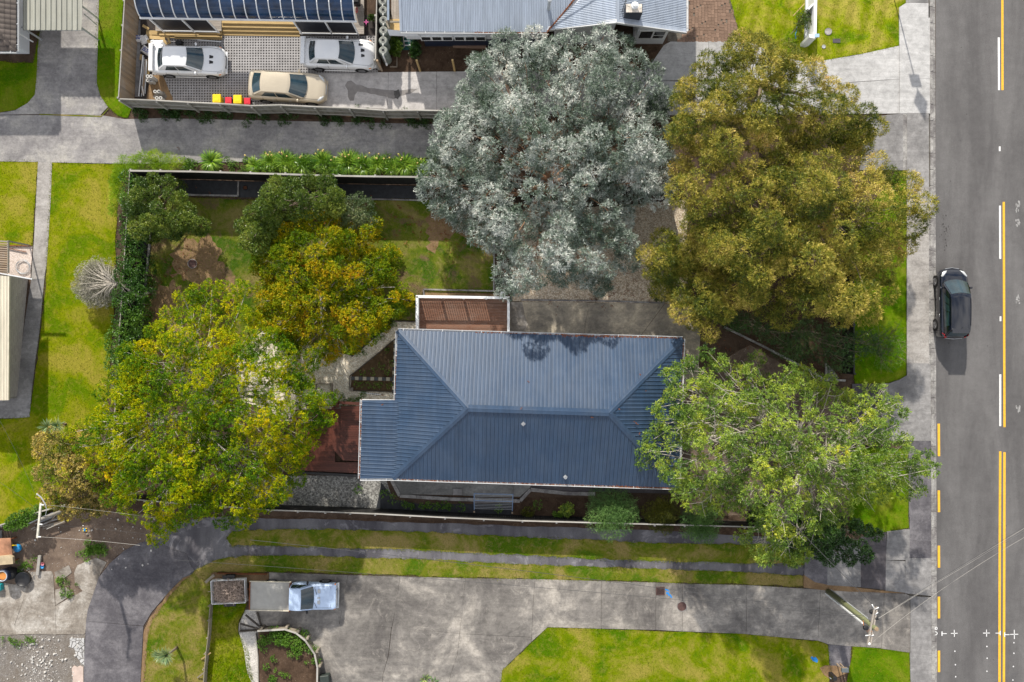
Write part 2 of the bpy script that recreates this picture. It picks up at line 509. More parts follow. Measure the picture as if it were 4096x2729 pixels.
M['lawn_c'] = grass_mat('lawn_bottom', (.065, .14, .001), (.15, .195, .002), (.32, .25, .06), .65, 5.0)
M['lawn_dark'] = grass_mat('verge_grass', (.055, .135, .001), (.10, .18, .002), (.22, .20, .03), .45, 7.0)
M['lawn_strip'] = grass_mat('strip_grass', (.065, .125, .006), (.14, .16, .015), (.30, .22, .09), .75, 9.0)
M['lawn_yard'] = grass_mat('yard_grass', (.05, .105, .008), (.125, .155, .016), (.28, .215, .09), .65, 11.0, soil=(.15, .10, .062), soil_at=.62)
M['chips'] = gravel_mat('shell_chips', [(.56, .46, .33), (.76, .68, .55), (.84, .79, .68), (.64, .55, .42)], 16)
M['mulch'] = gravel_mat('drive_gravel', [(.38, .29, .20), (.62, .52, .40), (.74, .65, .52), (.48, .36, .25)], 14)
M['grey_gravel'] = gravel_mat('grey_gravel', [(.10, .10, .095), (.22, .215, .2), (.38, .375, .35), (.16, .15, .14)], 13)
M['yard_gravel'] = gravel_mat('yard_gravel', [(.15, .135, .12), (.25, .225, .20), (.19, .17, .155), (.36, .34, .32)], 24, big=(.14, .115, .09))
M['white_gravel'] = gravel_mat('white_gravel', [(.55, .52, .48), (.68, .65, .60), (.48, .45, .41)], 20)
M['pink_gravel'] = gravel_mat('pale_shell', [(.60, .50, .44), (.72, .63, .57), (.55, .45, .38)], 20)
M['paver'] = plain('grid_paver', (.32, .31, .31), .85, .2, var=.15, scale=2, world=True, bump=.4)
M['cell_soil'] = soil_mat('cell_soil', (.035, .032, .032), (.07, .06, .055), (.28, .12, .07), 3.0, .8)
M['white'] = plain('white_paint', (.78, .79, .80), .45, .4, var=.05)
M['white_wall'] = plain('white_wall', (.70, .72, .76), .6, .3, var=.05)
M['line_white'] = plain('line_white', (.72, .72, .71), .6, .3, var=.18, scale=9, world=True)
M['line_yellow'] = plain('line_yellow', (.78, .42, .035), .6, .3, var=.16, scale=9, world=True)
M['spray_white'] = plain('spray_white', (.70, .70, .70), .7, .2, var=.15, scale=12, world=True)
M['spray_blue'] = plain('spray_blue', (.02, .20, .55), .7, .2, var=.2, scale=12, world=True)
M['roof_blue'] = metal_roof('blue_roof', (.029, .058, .110), .42, .45, .15)
M['roof_grey'] = metal_roof('grey_roof', (.34, .39, .47), .45, .5, .3, streak=(.2, .12, .08))
M['roof_cream'] = metal_roof('cream_roof', (.58, .53, .42), .5, .4, .1)
M['roof_zinc'] = metal_roof('zinc_roof', (.30, .30, .255), .5, .5, .5)
M['gutter'] = plain('gutter_paint', (.60, .61, .62), .4, .4, var=.06)
M['rust'] = plain('rusty_iron', (.20, .075, .035), .85, .2, var=.5, scale=8)
M['litter'] = plain('leaf_litter', (.20, .07, .03), .9, .1, var=.5, scale=20)
M['tile'] = plain('roof_tile', (.10, .082, .072), .75, .3, var=.25, scale=5, rnd=.35, bump=.4)
M['fence_wood'] = wood_mat('fence_wood', (.22, .155, .095), (.36, .265, .175), 'z', (.30, .27, .235))
M['fence_cap'] = wood_mat('fence_rail', (.27, .25, .22), (.42, .40, .36), 'x', (.40, .39, .37))
M['fence_grey'] = wood_mat('grey_wood', (.20, .18, .15), (.34, .31, .27), 'x', (.33, .32, .30))
M['fence_black'] = wood_mat('black_fence', (.010, .010, .010), (.024, .023, .022), 'z', rnd=.3)
M['new_wood'] = wood_mat('new_pine', (.36, .24, .10), (.55, .40, .19), 'x')
M['old_wood'] = wood_mat('old_timber', (.17, .145, .11), (.31, .27, .21), 'x')
M['deck'] = wood_mat('deck_boards', (.115, .052, .030), (.21, .105, .066), 'x', (.20, .125, .09), .6, .3)
M['deck_red'] = wood_mat('red_deck', (.065, .020, .013), (.12, .036, .023), 'x', rough=.45, rnd=.25, spec=.4)
M['deck_grey'] = wood_mat('grey_deck', (.24, .21, .18), (.38, .34, .30), 'x')
M['wall_block'] = plain('wall_block', (.42, .385, .355), .85, .2, var=.12, scale=6, rnd=.14, bump=.3)
M['mortar'] = plain('mortar', (.29, .27, .25), .9, .1)
M['brick_pave'] = plain('paving_brick', (.25, .165, .12), .85, .2, var=.15, scale=7, rnd=.28, bump=.4)
M['bark'] = plain('bark', (.19, .15, .115), .9, .15, var=.35, scale=6, bump=.6)
M['bark_red'] = plain('reddish_bark', (.30, .17, .10), .85, .2, var=.35, scale=6, bump=.4)
M['bark_pale'] = plain('pale_bark', (.46, .42, .36), .85, .2, var=.25, scale=6, bump=.4)
M['black'] = plain('black_plastic', (.015, .015, .017), .4, .4, var=.2)
M['dark'] = plain('dark_void', (.012, .012, .013), .7, .2)
M['steel'] = plain('steel', (.45, .46, .47), .35, .5, .8, var=.15)
M['galv'] = plain('galvanised', (.50, .52, .54), .45, .5, .3, var=.2)
M['window'] = plain('window_glass', (.03, .035, .04), .06, .6, var=.3)
M['tank'] = plain('tank_plastic', (.19, .22, .20), .45, .4, var=.1)
M['yellow_pl'] = plain('yellow_plastic', (.80, .55, .01), .4, .4, var=.06)
M['red_pl'] = plain('red_plastic', (.62, .03, .05), .4, .4, var=.06)
M['blue_pl'] = plain('blue_plastic', (.02, .25, .55), .4, .4, var=.15)
M['teal_pl'] = plain('teal_plastic', (.01, .28, .30), .4, .4, var=.1)
M['iron'] = plain('cast_iron', (.09, .05, .045), .75, .3, var=.3, scale=10, bump=.4)
M['pole_wood'] = wood_mat('pole_wood', (.10, .11, .055), (.20, .21, .11), 'z', rnd=.1)
M['wire'] = plain('wire', (.06, .06, .062), .6, .3)
M['wire_pale'] = plain('pale_wire', (.40, .38, .35), .6, .3)
M['tarp'] = plain('white_sack', (.68, .67, .66), .6, .3, var=.12, scale=3, bump=.5)
M['sack_blue'] = plain('blue_print', (.03, .05, .22), .6, .3)
M['orange_pl'] = plain('orange_plastic', (.55, .2, .06), .6, .3)
# ------------------------------------------------------------------ ground
def S(o, kind='structure'): o['kind'] = kind; return o
g = MB(); g.add([(-260, -260, 0), (260, -260, 0), (260, 260, 0), (-260, 260, 0)], [(0, 1, 2, 3)])
S(g.build('ground', M['soil']))

# lawns (a few millimetres above the soil, ragged edges) -------------------------------------
LAWNS = []
def lawn(name, px, mat, z=.03, amp=.05, seed=1, dens=120, h=.05, tint=None, step=.3):
    o = sheet(name, px, z, M[mat], amp, seed, step)
    LAWNS.append((o, px, z, dens, h, tint, seed))
    return o
lawn('lawn', [(-60, 646), (60, 646), (151, 647), (141, 800), (130, 983), (60, 985), (-60, 985)], 'lawn_a', seed=1)
lawn('lawn', [(208, 650), (330, 655), (470, 657), (500, 660), (470, 760), (462, 1000), (455, 1250), (440, 1420), (420, 1700), (300, 1900), (225, 2035),
              (100, 2070), (0, 2104), (-60, 2120), (-60, 1684), (0, 1676), (118, 1670), (140, 1500), (165, 1310), (185, 1100), (195, 900)], 'lawn_a', seed=2)
lawn('lawn', [(-60, 240), (60, 252), (133, 252), (160, 120), (163, 120), (150, 330), (140, 375), (108, 412), (60, 440), (0, 449), (-60, 452)], 'lawn_dark', seed=3)
lawn('lawn', [(398, -60), (500, -60), (488, 100), (478, 300), (474, 396), (545, 400), (524, 435), (512, 470), (498, 472), (470, 462), (430, 425), (400, 380), (385, 330), (388, 100)], 'lawn_dark', seed=4)
lawn('lawn', [(2905, -60), (3212, -60), (3630, -60), (3630, 10), (3598, 28), (3600, 182), (3440, 217), (3290, 243), (3215, 247), (3090, 215), (2975, 175), (2945, 90)], 'lawn_b', seed=5)
lawn('grass_verge', [(3585, 678), (3626, 684), (3628, 735), (3628, 1500), (3600, 1518), (3555, 1532), (3420, 1537), (3395, 1300), (3395, 1000), (3500, 800)], 'lawn_dark', seed=6)
lawn('grass_verge', [(3400, 1790), (3550, 1792), (3630, 1795), (3636, 2112), (3540, 2132), (3400, 2125)], 'lawn_dark', seed=7)
lawn('grass_strip', [(905, 2150), (930, 2126), (1000, 2120), (1250, 2116), (1500, 2122), (1750, 2131), (2000, 2145), (2300, 2156), (2600, 2172), (3000, 2178), (3100, 2182),
                     (3215, 2200), (3214, 2262), (3000, 2254), (2700, 2247), (2400, 2236), (2150, 2222), (1900, 2212), (1600, 2197), (1350, 2193), (1150, 2184), (1000, 2180), (930, 2187)],
     'lawn_strip', seed=8, amp=.09, dens=160)
lawn('grass_strip', [(858, 2242), (920, 2228), (1000, 2223), (1200, 2222), (1450, 2232), (1700, 2236), (2000, 2253), (2200, 2262), (2500, 2272), (2800, 2282), (3000, 2290),
                     (3215, 2305), (3220, 2345), (3000, 2340), (2500, 2324), (2000, 2313), (1500, 2298), (1070, 2287), (1000, 2290), (845, 2288), (842, 2400), (838, 2500), (822, 2760),
                     (575, 2760), (590, 2560), (610, 2480), (690, 2370), (790, 2275)], 'lawn_strip', seed=9, amp=.07, dens=160)
lawn('lawn', [(850, 2410), (985, 2415), (975, 2450), (955, 2480), (952, 2530), (990, 2600), (1000, 2680), (1020, 2760), (826, 2760), (838, 2560)], 'lawn_c', z=.034, seed=10, dens=260, h=.10)
lawn('lawn', [(2190, 2511), (2400, 2516), (3024, 2539), (3290, 2570), (3312, 2580), (3322, 2680), (3310, 2760), (2000, 2760), (2006, 2682)], 'lawn_c', seed=11)
lawn('lawn', [(3410, 2583), (3500, 2592), (3640, 2612), (3645, 2760), (3380, 2760), (3400, 2660)], 'lawn_dark', seed=12)
lawn('lawn', [(600, 800), (760, 790), (980, 800), (1320, 800), (1720, 800), (1975, 850), (1975, 1170), (1690, 1170), (1660, 1282), (1575, 1283), (1420, 1420), (1330, 1440),
              (1000, 1400), (560, 1560), (560, 1400), (580, 1150)], 'lawn_yard', seed=13, dens=140)

# soil, gravel and bark sheets ----------------------------------------------------------------
sheet('bare_soil', [(850, 2405), (842, 2420), (838, 2500), (822, 2760), (560, 2760), (575, 2520), (600, 2470), (680, 2362), (780, 2268), (850, 2238), (900, 2226), (900, 2270), (850, 2300)], .006, M['dry_dirt'], .06, 21)
sheet('garden_soil', [(540, 462), (1000, 470), (1750, 492), (1750, 485), (1740, 455), (540, 430)], .006, M['bark_soil'], .04, 22)
sheet('garden_soil', [(560, 628), (1720, 625), (1750, 640), (1720, 720), (500, 700)], .006, M['bark_soil'], .05, 23)
sheet('garden_soil', [(1595, 130), (2080, 150), (2080, 285), (1560, 290), (1500, 285), (1500, -60), (1600, -60)], .006, M['bark_soil'], .03, 24)
sheet('garden_soil', [(2525, 175), (2690, 180), (2600, 330), (2500, 300)], .006, M['bark_soil'], .03, 25)
sheet('garden_soil', [(860, 2062), (1500, 2076), (2100, 2092), (3100, 2110), (3100, 2150), (2370, 2112), (1500, 2085), (860, 2085)], .010, M['bark_soil'], .05, 26)
sheet('yard_soil', [(-60, 2120), (100, 2100), (225, 2050), (420, 2050), (700, 2060), (720, 2110), (570, 2175), (470, 2220), (400, 2300), (340, 2490), (-60, 2490)], .006, M['yard_soil'], .05, 27)
sheet('gravel_yard', [(-60, 2520), (60, 2540), (340, 2536), (338, 2760), (-60, 2760)], .012, M['yard_gravel'], .06, 28)
sheet('shell_path', [(1575, 1286), (1670, 1290), (1670, 1340), (1600, 1350), (1590, 1600), (1600, 1640), (1200, 1640), (1150, 1680), (960, 1600), (930, 1420), (1060, 1320), (1250, 1380), (1412, 1425)], .036, M['chips'], .05, 29)
sheet('gravel_mulch', [(2050, 850), (2750, 800), (2750, 1215), (2400, 1211), (2050, 1205)], .020, M['mulch'], .06, 30)
sheet('gravel_bed', [(1000, 1905), (1460, 1900), (1545, 1920), (1570, 1990), (1540, 2030), (1300, 2050), (1000, 2040)], .020, M['grey_gravel'], .05, 31)
sheet('shell_bed', [(955, 2530), (1032, 2520), (1040, 2760), (1015, 2760), (990, 2690), (978, 2610)], .040, M['white_gravel'], .05, 32)
sheet('shell_bed', [(982, 2440), (1030, 2440), (1060, 2518), (957, 2526), (960, 2490)], .040, M['white_gravel'], .03, 33)
sheet('shell_bed', [(30, 984), (130, 982), (122, 1112), (30, 1105)], .030, M['pink_gravel'], .02, 34)
sheet('planting_soil', [(1032, 2524), (1140, 2518), (1225, 2560), (1265, 2640), (1275, 2760), (1040, 2760)], .26, M['bark_soil'], .02, 35, base=0)
sheet('planting_soil', [(1560, 2760), (1585, 2720), (1650, 2706), (1730, 2712), (1760, 2760)], .040, M['bark_soil'], .03, 36)
sheet('bare_soil', [(850, 2290), (1075, 2292), (1075, 2330), (850, 2330)], .020, M['dry_dirt'], .03, 37)
sheet('worn_ground', [(1720, 820), (1870, 810), (1975, 900), (1975, 1010), (1900, 1000), (1830, 930), (1760, 970), (1715, 1000)], .034, M['dry_dirt'], .35, 38, step=.2)
sheet('worn_ground', [(700, 1010), (760, 960), (850, 950), (900, 1060), (960, 1160), (900, 1220), (760, 1130), (680, 1100)], .034, M['dry_dirt'], .4, 39, step=.2)
sheet('worn_ground', [(600, 1180), (690, 1120), (850, 1250), (870, 1400), (700, 1450), (580, 1500)], .033, M['dry_dirt'], .4, 40, step=.2)
sheet('dark_mulch', [(2760, 1180), (3380, 1000), (3390, 1530), (3330, 1520), (3230, 1500), (2900, 1310)], .020, M['bark_soil'], .06, 41)
sheet('weed_mat', [(580, 715), (1700, 745), (1700, 795), (955, 790), (955, 785), (740, 782), (600, 780)], .038, M['weed_mat'], .02, 42)
sheet('weed_mat', [(600, 900), (612, 920), (560, 1400), (530, 1560), (505, 1560), (540, 1200), (560, 900)], .038, M['weed_mat'], .02, 43)
sheet('weed_mat', [(1525, 1930), (1580, 2000), (1700, 2018), (2090, 2012), (2090, 2062), (1500, 2052)], .038, M['weed_mat'], .03, 44)
sheet('bark_bed', [(2090, 1990), (2350, 1990), (2380, 2070), (2050, 2066), (2055, 2010)], .040, M['bark_soil'], .02, 45)
sheet('yard_ground', [(2700, 1540), (3000, 1380), (3300, 1560), (3400, 1560), (3400, 1780), (3400, 2070), (2720, 2060), (2720, 1960)], .012, M['yard_soil'], .03, 46)

# road, kerb, markings ------------------------------------------------------------------------
road_r = U(4096, 0).x + 9.5
x0 = U(3743, 0).x
rd = MB(); rd.add([(x0 - .02, -240, .012), (road_r - .3, -240, .012), (road_r - .3, 240, .012), (x0 - .02, 240, .012)], [(0, 1, 2, 3)])
road = S(rd.build('road', M['asphalt']))
fb = MB(); fb.add([(road_r, -240, .11), (road_r + 1.6, -240, .11), (road_r + 1.6, 240, .11), (road_r, 240, .11)], [(0, 1, 2, 3)])
S(fb.build('far_footpath', M['conc_path']))
fb = MB(); fb.add([(road_r + 1.6, -240, .10), (260, -240, .10), (260, 240, .10), (road_r + 1.6, 240, .10)], [(0, 1, 2, 3)])
S(fb.build('far_lawn', M['lawn_a']))
kerb = MB(); kerb.box((U(3731, 0).x, 0, .0), (.02, 480, .02)); kerb = S(kerb.build('kerb', M['joint']))
kseg = MB().box((0, 0, 0), (.20, .985, .13), bev=.02)
kseg.add([(.10, -.49, -.045), (.27, -.49, -.05), (.27, .49, -.05), (.10, .49, -.045)], [(0, 1, 2, 3)])
kme = kseg.mesh('kerb_stone', M['kerb'])
for i in range(-24, 25):
    y = i * 1.0
    sl = (1364.5 - y * 65)                         # the kerb line is not quite straight
    px = 3726 + (sl - 1364) * .0028
    link('kerb_stone', kme, kerb, (U(px, 0).x, y + .02, .062 if not (8.8 > -y > -0.2 and False) else .05), RND.uniform(-.004, .004))
kf = MB(); kf.box((road_r - .12, 0, .06), (.24, 480, .12), bev=.02); S(kf.build('far_kerb', M['kerb']))

def stripe(pts, mat, name='road_marking', z=.017):
    m = MB()
    for q in pts:
        (xa, ya), (xb, yb), w = q
        a = U(xa, ya, z); b = U(xb, yb, z); d = (b - a).normalized(); n = Vector((-d.y, d.x, 0)) * (w / 65 / 2)
        seg = max(1, int((b - a).length / .8)); vs = []; fs = []
        for k in range(seg + 1):
            p = a.lerp(b, k / seg); j = RND.uniform(-.006, .006)
            vs += [p - n * (1 + j * 3), p + n * (1 + j * 3)]
        for k in range(seg): fs.append((2 * k, 2 * k + 2, 2 * k + 3, 2 * k + 1))
        m.add(vs, fs)
    o = m.build(name, M[mat]); S(o)
    for p in o.data.polygons:
        if p.normal.z < 0: p.flip()
    return o
CX = lambda y: 4010 + (y - 361) * .0062                    # x of the centre line
stripe([((4009, -400), (4010, 361), 9)], 'line_yellow')
stripe([((4015, 808), (4018, 1709), 9)], 'line_yellow')
stripe([((3995, 150), (3996, 361), 8)], 'line_white')
stripe([((4000, 823), (4001, 1036), 8)], 'line_white')
stripe([((4001, 1498), (4001, 1705), 8)], 'line_white')
stripe([((3999, 586), (3999, 605), 7)], 'line_white')
stripe([((4002, 1266), (4002, 1285), 7)], 'line_white')
stripe([((4001, 1806), (3999, 2200), 9.5), ((3999, 2200), (3997, 3300), 9.5)], 'line_yellow')
stripe([((4018, 1809), (4017, 2200), 9.5), ((4017, 2200), (4014, 3300), 9.5)], 'line_yellow')
for ya, yb in ((1695, 1825), (1962, 2049), (2183, 2271), (2387, 2474), (2603, 2689), (2815, 2900)):
    stripe([((3755 + (ya - 1700) * .001, ya), (3756, yb), 9.5)], 'line_yellow')
# survey crosses, tees and dots sprayed on the road
for cx_, cy_, w, h in ((3817, 2534, 27, 28), (3946, 2533, 28, 28), (4057, 2538, 32, 37)):
    stripe([((cx_ - w / 2, cy_), (cx_ + w / 2, cy_ - .5), 3), ((cx_, cy_ - h / 2), (cx_ + .5, cy_ + h / 2), 3)], 'spray_white', 'survey_cross', z=.022)
for cx_, cy_, s in ((3768, 2535, 1), (4001, 2533, -1), (4019, 2539, 1)):
    stripe([((cx_, cy_ - 9), (cx_, cy_ + 9), 4), ((cx_ + s * 2, cy_), (cx_ + s * 19, cy_), 3)], 'spray_white', 'survey_tee', z=.023)
dm = MB()
for px, py in ((3819, 2605), (3821, 2659), (3822, 2707), (3947, 2586), (3948, 2633), (3947, 2685), (4055, 2571), (4055, 2613), (4053, 2666), (4051, 2720)):
    c = U(px, py); dm.prism([(c.x + .04 * math.cos(a), c.y + .045 * math.sin(a)) for a in [k * math.pi / 4 for k in range(8)]], .014, .020)
S(dm.build('survey_dots', M['spray_white']))
# the number sprayed on the channel: 80, read with its head towards the road
txt = MB()
def arc_pts(cx_, cy_, rx, ry, n=14): return [(cx_ + rx * math.cos(2 * math.pi * k / n), cy_ + ry * math.sin(2 * math.pi * k / n)) for k in range(n + 1)]
def strokes(lines, w, z0, name, mat, group=None):
    m = MB()
    for ln in lines:
        for (xa, ya), (xb, yb) in zip(ln[:-1], ln[1:]):
            a = U(xa, ya, z0); b = U(xb, yb, z0)
            if (b - a).length < 1e-4: continue
            d = (b - a).normalized(); a = a - d * w * .3; b = b + d * w * .3
            n = Vector((-d.y, d.x, 0)) * w / 2
            m.prism([(a - n).xy, (b - n).xy, (b + n).xy, (a + n).xy], z0 - .003, z0 + RND.uniform(0, .002))
    return S(m.build(name, M[mat]))
strokes([arc_pts(3745, 2514, 4.0, 4.6), arc_pts(3736.5, 2515, 4.3, 5.6), arc_pts(3741, 2534, 8, 6.5)], .040, .034, 'sprayed_number', 'spray_white')
stripe([((2668, 2358), (2688, 2386), 3)], 'spray_blue', 'spray_mark', z=.042)
strokes([[(2662, 2357), (2675, 2364)], [(2668, 2370), (2668, 2376)], [(2673, 2372), (2676, 2382)], [(2680, 2380), (2686, 2390)]], .09, .048, 'spray_mark', 'spray_blue')
strokes([[(3247, 2630), (3252, 2636), (3262, 2636)], [(3254, 2640), (3268, 2646)], [(3260, 2632), (3266, 2640)]], .14, .037, 'spray_mark', 'spray_blue')

# footpath, crossings ------------------------------------------------------------------------
fp = S(MB().box((U(3676, 0).x, 0, .0), (1.4, 60, .02)).build('footpath', M['joint']))
ys = [453, 640, 748, 960, 1059, 1253, 1452]
for a, b in zip(ys[:-1], ys[1:]):
    slabs('path_slab', [[(3629, a), (3715, a + 1), (3715, b + 1), (3629, b)]], .10, M['conc_path'] if a > 700 else M['conc_grey'], fp)
for k in range(17):
    a = 748 + k * 42
    slabs('edge_stone', [[(3715, a), (3722.5, a), (3723, a + 41), (3716, a + 41)]], .104, M['kerb'], fp, gap=.006)
cr = S(MB().box((U(3640, 0).x, U(0, 1610).y, .0), (2.3, 4.6, .02)).build('vehicle_crossing', M['joint']))
slabs('concrete_slab', [[(3629, 1452), (3722, 1452), (3724, 1600), (3724, 1763), (3557, 1763), (3556, 1535), (3600, 1520), (3629, 1502)]], .098, M['conc_grey'], cr)
slabs('concrete_slab', [[(3529, 1535), (3553, 1535), (3553, 1763), (3529, 1763)]], .096, M['conc_path'], cr)
slabs('concrete_slab', [[(3410, 1537), (3526, 1536), (3526, 1780), (3410, 1780)]], .094, M['conc_black'], cr)
slabs('path_slab', [[(3636, 1766), (3725, 1766), (3726, 1960), (3637, 1960)], [(3637, 1962), (3726, 1962), (3726, 2068), (3638, 2068)],
                    [(3640, 2070), (3727, 2070), (3728, 2232), (3640, 2230)]], .099, M['conc_dark'], fp)
slabs('path_slab', [[(3624, 2233), (3728, 2234), (3730, 2384), (3623, 2373)]], .100, M['conc_grey'], fp)
slabs('path_slab', [[(3641, 2612), (3730, 2625), (3730, 2800), (3646, 2800)], [(3730, 2800), (3730, 3000), (3648, 3000), (3646, 2802)]], .100, M['conc_grey'], fp)
lc = S(MB().box((U(3420, 0).x, U(0, 2260).y, .0), (6.0, 3.2, .02)).build('side_crossing', M['joint']))
slabs('concrete_slab', [[(3549, 2128), (3622, 2119), (3638, 2119), (3638, 2230), (3622, 2240), (3545, 2240)], [(3545, 2243), (3621, 2247), (3621, 2371), (3543, 2362)]], .097, M['conc_grey'], lc)
slabs('concrete_slab', [[(3444, 2150), (3544, 2130), (3542, 2362), (3534, 2358), (3444, 2349)]], .095, M['conc_black'], lc)
slabs('concrete_slab', [[(3312, 2200), (3442, 2160), (3442, 2348), (3310, 2340)]], .096, M['conc_grey'], lc)
slabs('concrete_slab', [[(3222, 2210), (3310, 2190), (3308, 2338), (3260, 2328), (3218, 2300)]], .094, M['conc_dark'], lc)
sheet('garden_soil', [(3215, 2300), (3300, 2336), (3440, 2352), (3540, 2364), (3625, 2374), (3540, 2372), (3300, 2362), (3215, 2350)], .088, M['dry_dirt'], .02, 51, base=0)

nc = S(MB().box((U(3660, 0).x, U(0, 240).y, 0), (1.9, 6.6, .02)).build('new_crossing', M['joint']))
slabs('concrete_slab', [[(3598, 30), (3626, 12), (3713, 14), (3713, 72), (3722, 72), (3722, 314), (3600, 316)],
                        [(3600, 318), (3722, 317), (3723, 453), (3600, 453)]], .100, M['conc_new'], nc)
slabs('concrete_slab', [[(3626, -200), (3713, -200), (3713, 11), (3626, 9)]], .098, M['conc_grey'], nc)
gd = S(MB().box((U(3580, 0).x, U(0, 565).y, .0), (1.0, 3.6, .02)).build('grey_driveway', M['joint']))
slabs('concrete_slab', [[(3470, 470), (3611, 455), (3611, 680), (3440, 680)]], .090, M['conc_grey'], gd)
slabs('channel_stone', [[(3613, 455), (3628, 455), (3628, 500), (3613, 500)], [(3613, 502), (3628, 502), (3628, 600), (3613, 600)], [(3613, 602), (3628, 602), (3628, 680), (3613, 680)]], .080, M['kerb'], gd)

# the long white driveway under the two big trees --------------------------------------------
wd = S(MB().box((U(2400, 0).x, U(0, 365).y, -.01), (34, 2.4, .01)).build('white_driveway', M['joint']))
slabs('concrete_slab', [[(1236, 292), (1552, 290), (1549, 435), (1236, 425)], [(1555, 290), (1745, 288), (1745, 440), (1552, 436)],
                        [(1748, 288), (2050, 286), (2050, 450), (1748, 441)], [(2053, 286), (2450, 284), (2450, 460), (2053, 452)]], .040, M['conc_pad'], wd)
slabs('concrete_slab', [[(2453, 284), (2588, 282), (2656, 182), (2682, 168), (2832, 167), (2832, 318), (2640, 322), (2600, 460), (2453, 460)],
                        [(2835, 167), (2965, 166), (3010, 172), (3090, 217), (3215, 248), (3215, 330), (2835, 318)],
                        [(3218, 247), (3290, 244), (3440, 219), (3598, 184), (3598, 315), (3218, 340)],
                        [(2643, 325), (3215, 333), (3400, 332), (3598, 318), (3598, 453), (3000, 460), (2605, 460)]], .042, M['conc_new'], wd)

# upper shared drive ---------------------------------------------------------------------------
ud = S(MB().box((U(860, 0).x, U(0, 550).y, -.01), (27, 2.6, .01)).build('shared_driveway', M['joint']))
xs = [-60, 154, 401, 640, 860, 1110, 1340, 1580, 1780]
def yt(x): return 462 if x < 460 else 466 + (x - 460) * .022
def yb(x): return 644 + max(0, min(x, 500)) * .022 - max(0, x - 600) * .022
for a, b in zip(xs[:-1], xs[1:]):
    top = [(a, 462 if a <= 401 else yt(a) + 4), (b, 462 if b <= 401 else yt(b) + 4)]
    if a == 401: top = [(a, 462), (430, 466), (500, 478), (640, 474)]
    slabs('concrete_slab', [top + [(b, yb(b)), (a, yb(a))]], .040, M['conc_shared'], ud)
slabs('concrete_slab', [[(154, 456), (401, 459), (430, 428), (400, 384), (386, 335), (386, 300), (148, 300), (140, 380), (112, 412)],
                        [(148, 298), (386, 298), (390, 180), (392, 104), (240, 104), (160, 120), (152, 200)],
                        [(160, 100), (240, 102), (392, 102), (396, -80), (160, -80)], [(-60, 455), (0, 452), (60, 443), (110, 414), (152, 456), (-60, 459)]], .040, M['conc_shared'], ud)
S(MB().bar(U(158, 458, .045), U(405, 466, .045), .07, .02).bar(U(405, 466, .045), U(432, 436, .045), .05, .02).build('grassy_joint', M['lawn_strip']))
# left path and apron
lp = S(MB().box((U(150, 0).x, U(0, 1200).y, -.01), (1.2, 16, .01)).build('garden_path', M['joint']))
slabs('path_slab', [[(153, 647), (207, 649), (202, 797), (145, 796)], [(145, 798), (202, 799), (193, 945), (138, 944)], [(138, 946), (193, 947), (186, 1050), (130, 1050)],
                    [(130, 1052), (186, 1052), (176, 1115), (126, 1115)]], .036, M['conc_path'], lp)
slabs('path_slab', [[(126, 1117), (176, 1117), (158, 1312), (96, 1312)], [(96, 1314), (158, 1314), (140, 1443), (82, 1443)], [(82, 1445), (140, 1445), (123, 1590), (66, 1590)],
                    [(-40, 1592), (123, 1592), (117, 1668), (60, 1672), (-40, 1674)]], .036, M['conc_grey'], lp)

# asphalt side drive ---------------------------------------------------------------------------
sheet('asphalt_drive', [(560, 2180), (640, 2110), (760, 2080), (900, 2066), (1500, 2086), (2000, 2100), (2600, 2122), (3100, 2150), (3225, 2160), (3225, 2305), (3100, 2300), (2500, 2280), (2000, 2262),
                        (1400, 2240), (1000, 2232), (900, 2240), (830, 2268), (760, 2300), (700, 2330)], .018, M['old_asphalt'], .06, 52, step=.5)
# curved drive to the back yard
cd = S(MB().box((U(450, 0).x, U(0, 2560).y, -.01), (4, 8, .01)).build('curved_driveway', M['joint']))
slabs('concrete_slab', [[(560, 2172), (598, 2166), (640, 2178), (700, 2200), (745, 2216), (762, 2262), (776, 2282), (735, 2308), (690, 2350), (650, 2396), (604, 2450), (573, 2503), (345, 2484), (352, 2440), (372, 2382), (396, 2310), (440, 2254), (500, 2202)],
                        [(345, 2487), (572, 2507), (566, 2620), (558, 2780), (336, 2780), (337, 2650)]], .040, M['conc_dark'], cd)
yc = S(MB().box((U(170, 0).x, U(0, 2400).y, -.01), (5, 5, .01)).build('broken_yard_slab', M['joint']))
slabs('concrete_slab', [[(110, 2290), (205, 2286), (212, 2300), (219, 2420), (223, 2538), (105, 2536), (60, 2500), (95, 2400)], [(222, 2425), (300, 2382), (331, 2366), (370, 2382), (345, 2470), (340, 2532), (335, 2537), (226, 2537)],
                        [(-60, 2322), (60, 2340), (108, 2322), (92, 2400), (56, 2500), (100, 2536), (-60, 2545)], [(310, 2262), (385, 2233), (425, 2250), (398, 2300), (372, 2378), (332, 2364), (300, 2330), (298, 2290)],
                        [(218, 2290), (275, 2262), (285, 2290), (260, 2310), (226, 2312)], [(222, 2390), (222, 2360), (262, 2350), (290, 2372), (250, 2402), (223, 2420)]], .034, M['conc_yard'], yc)
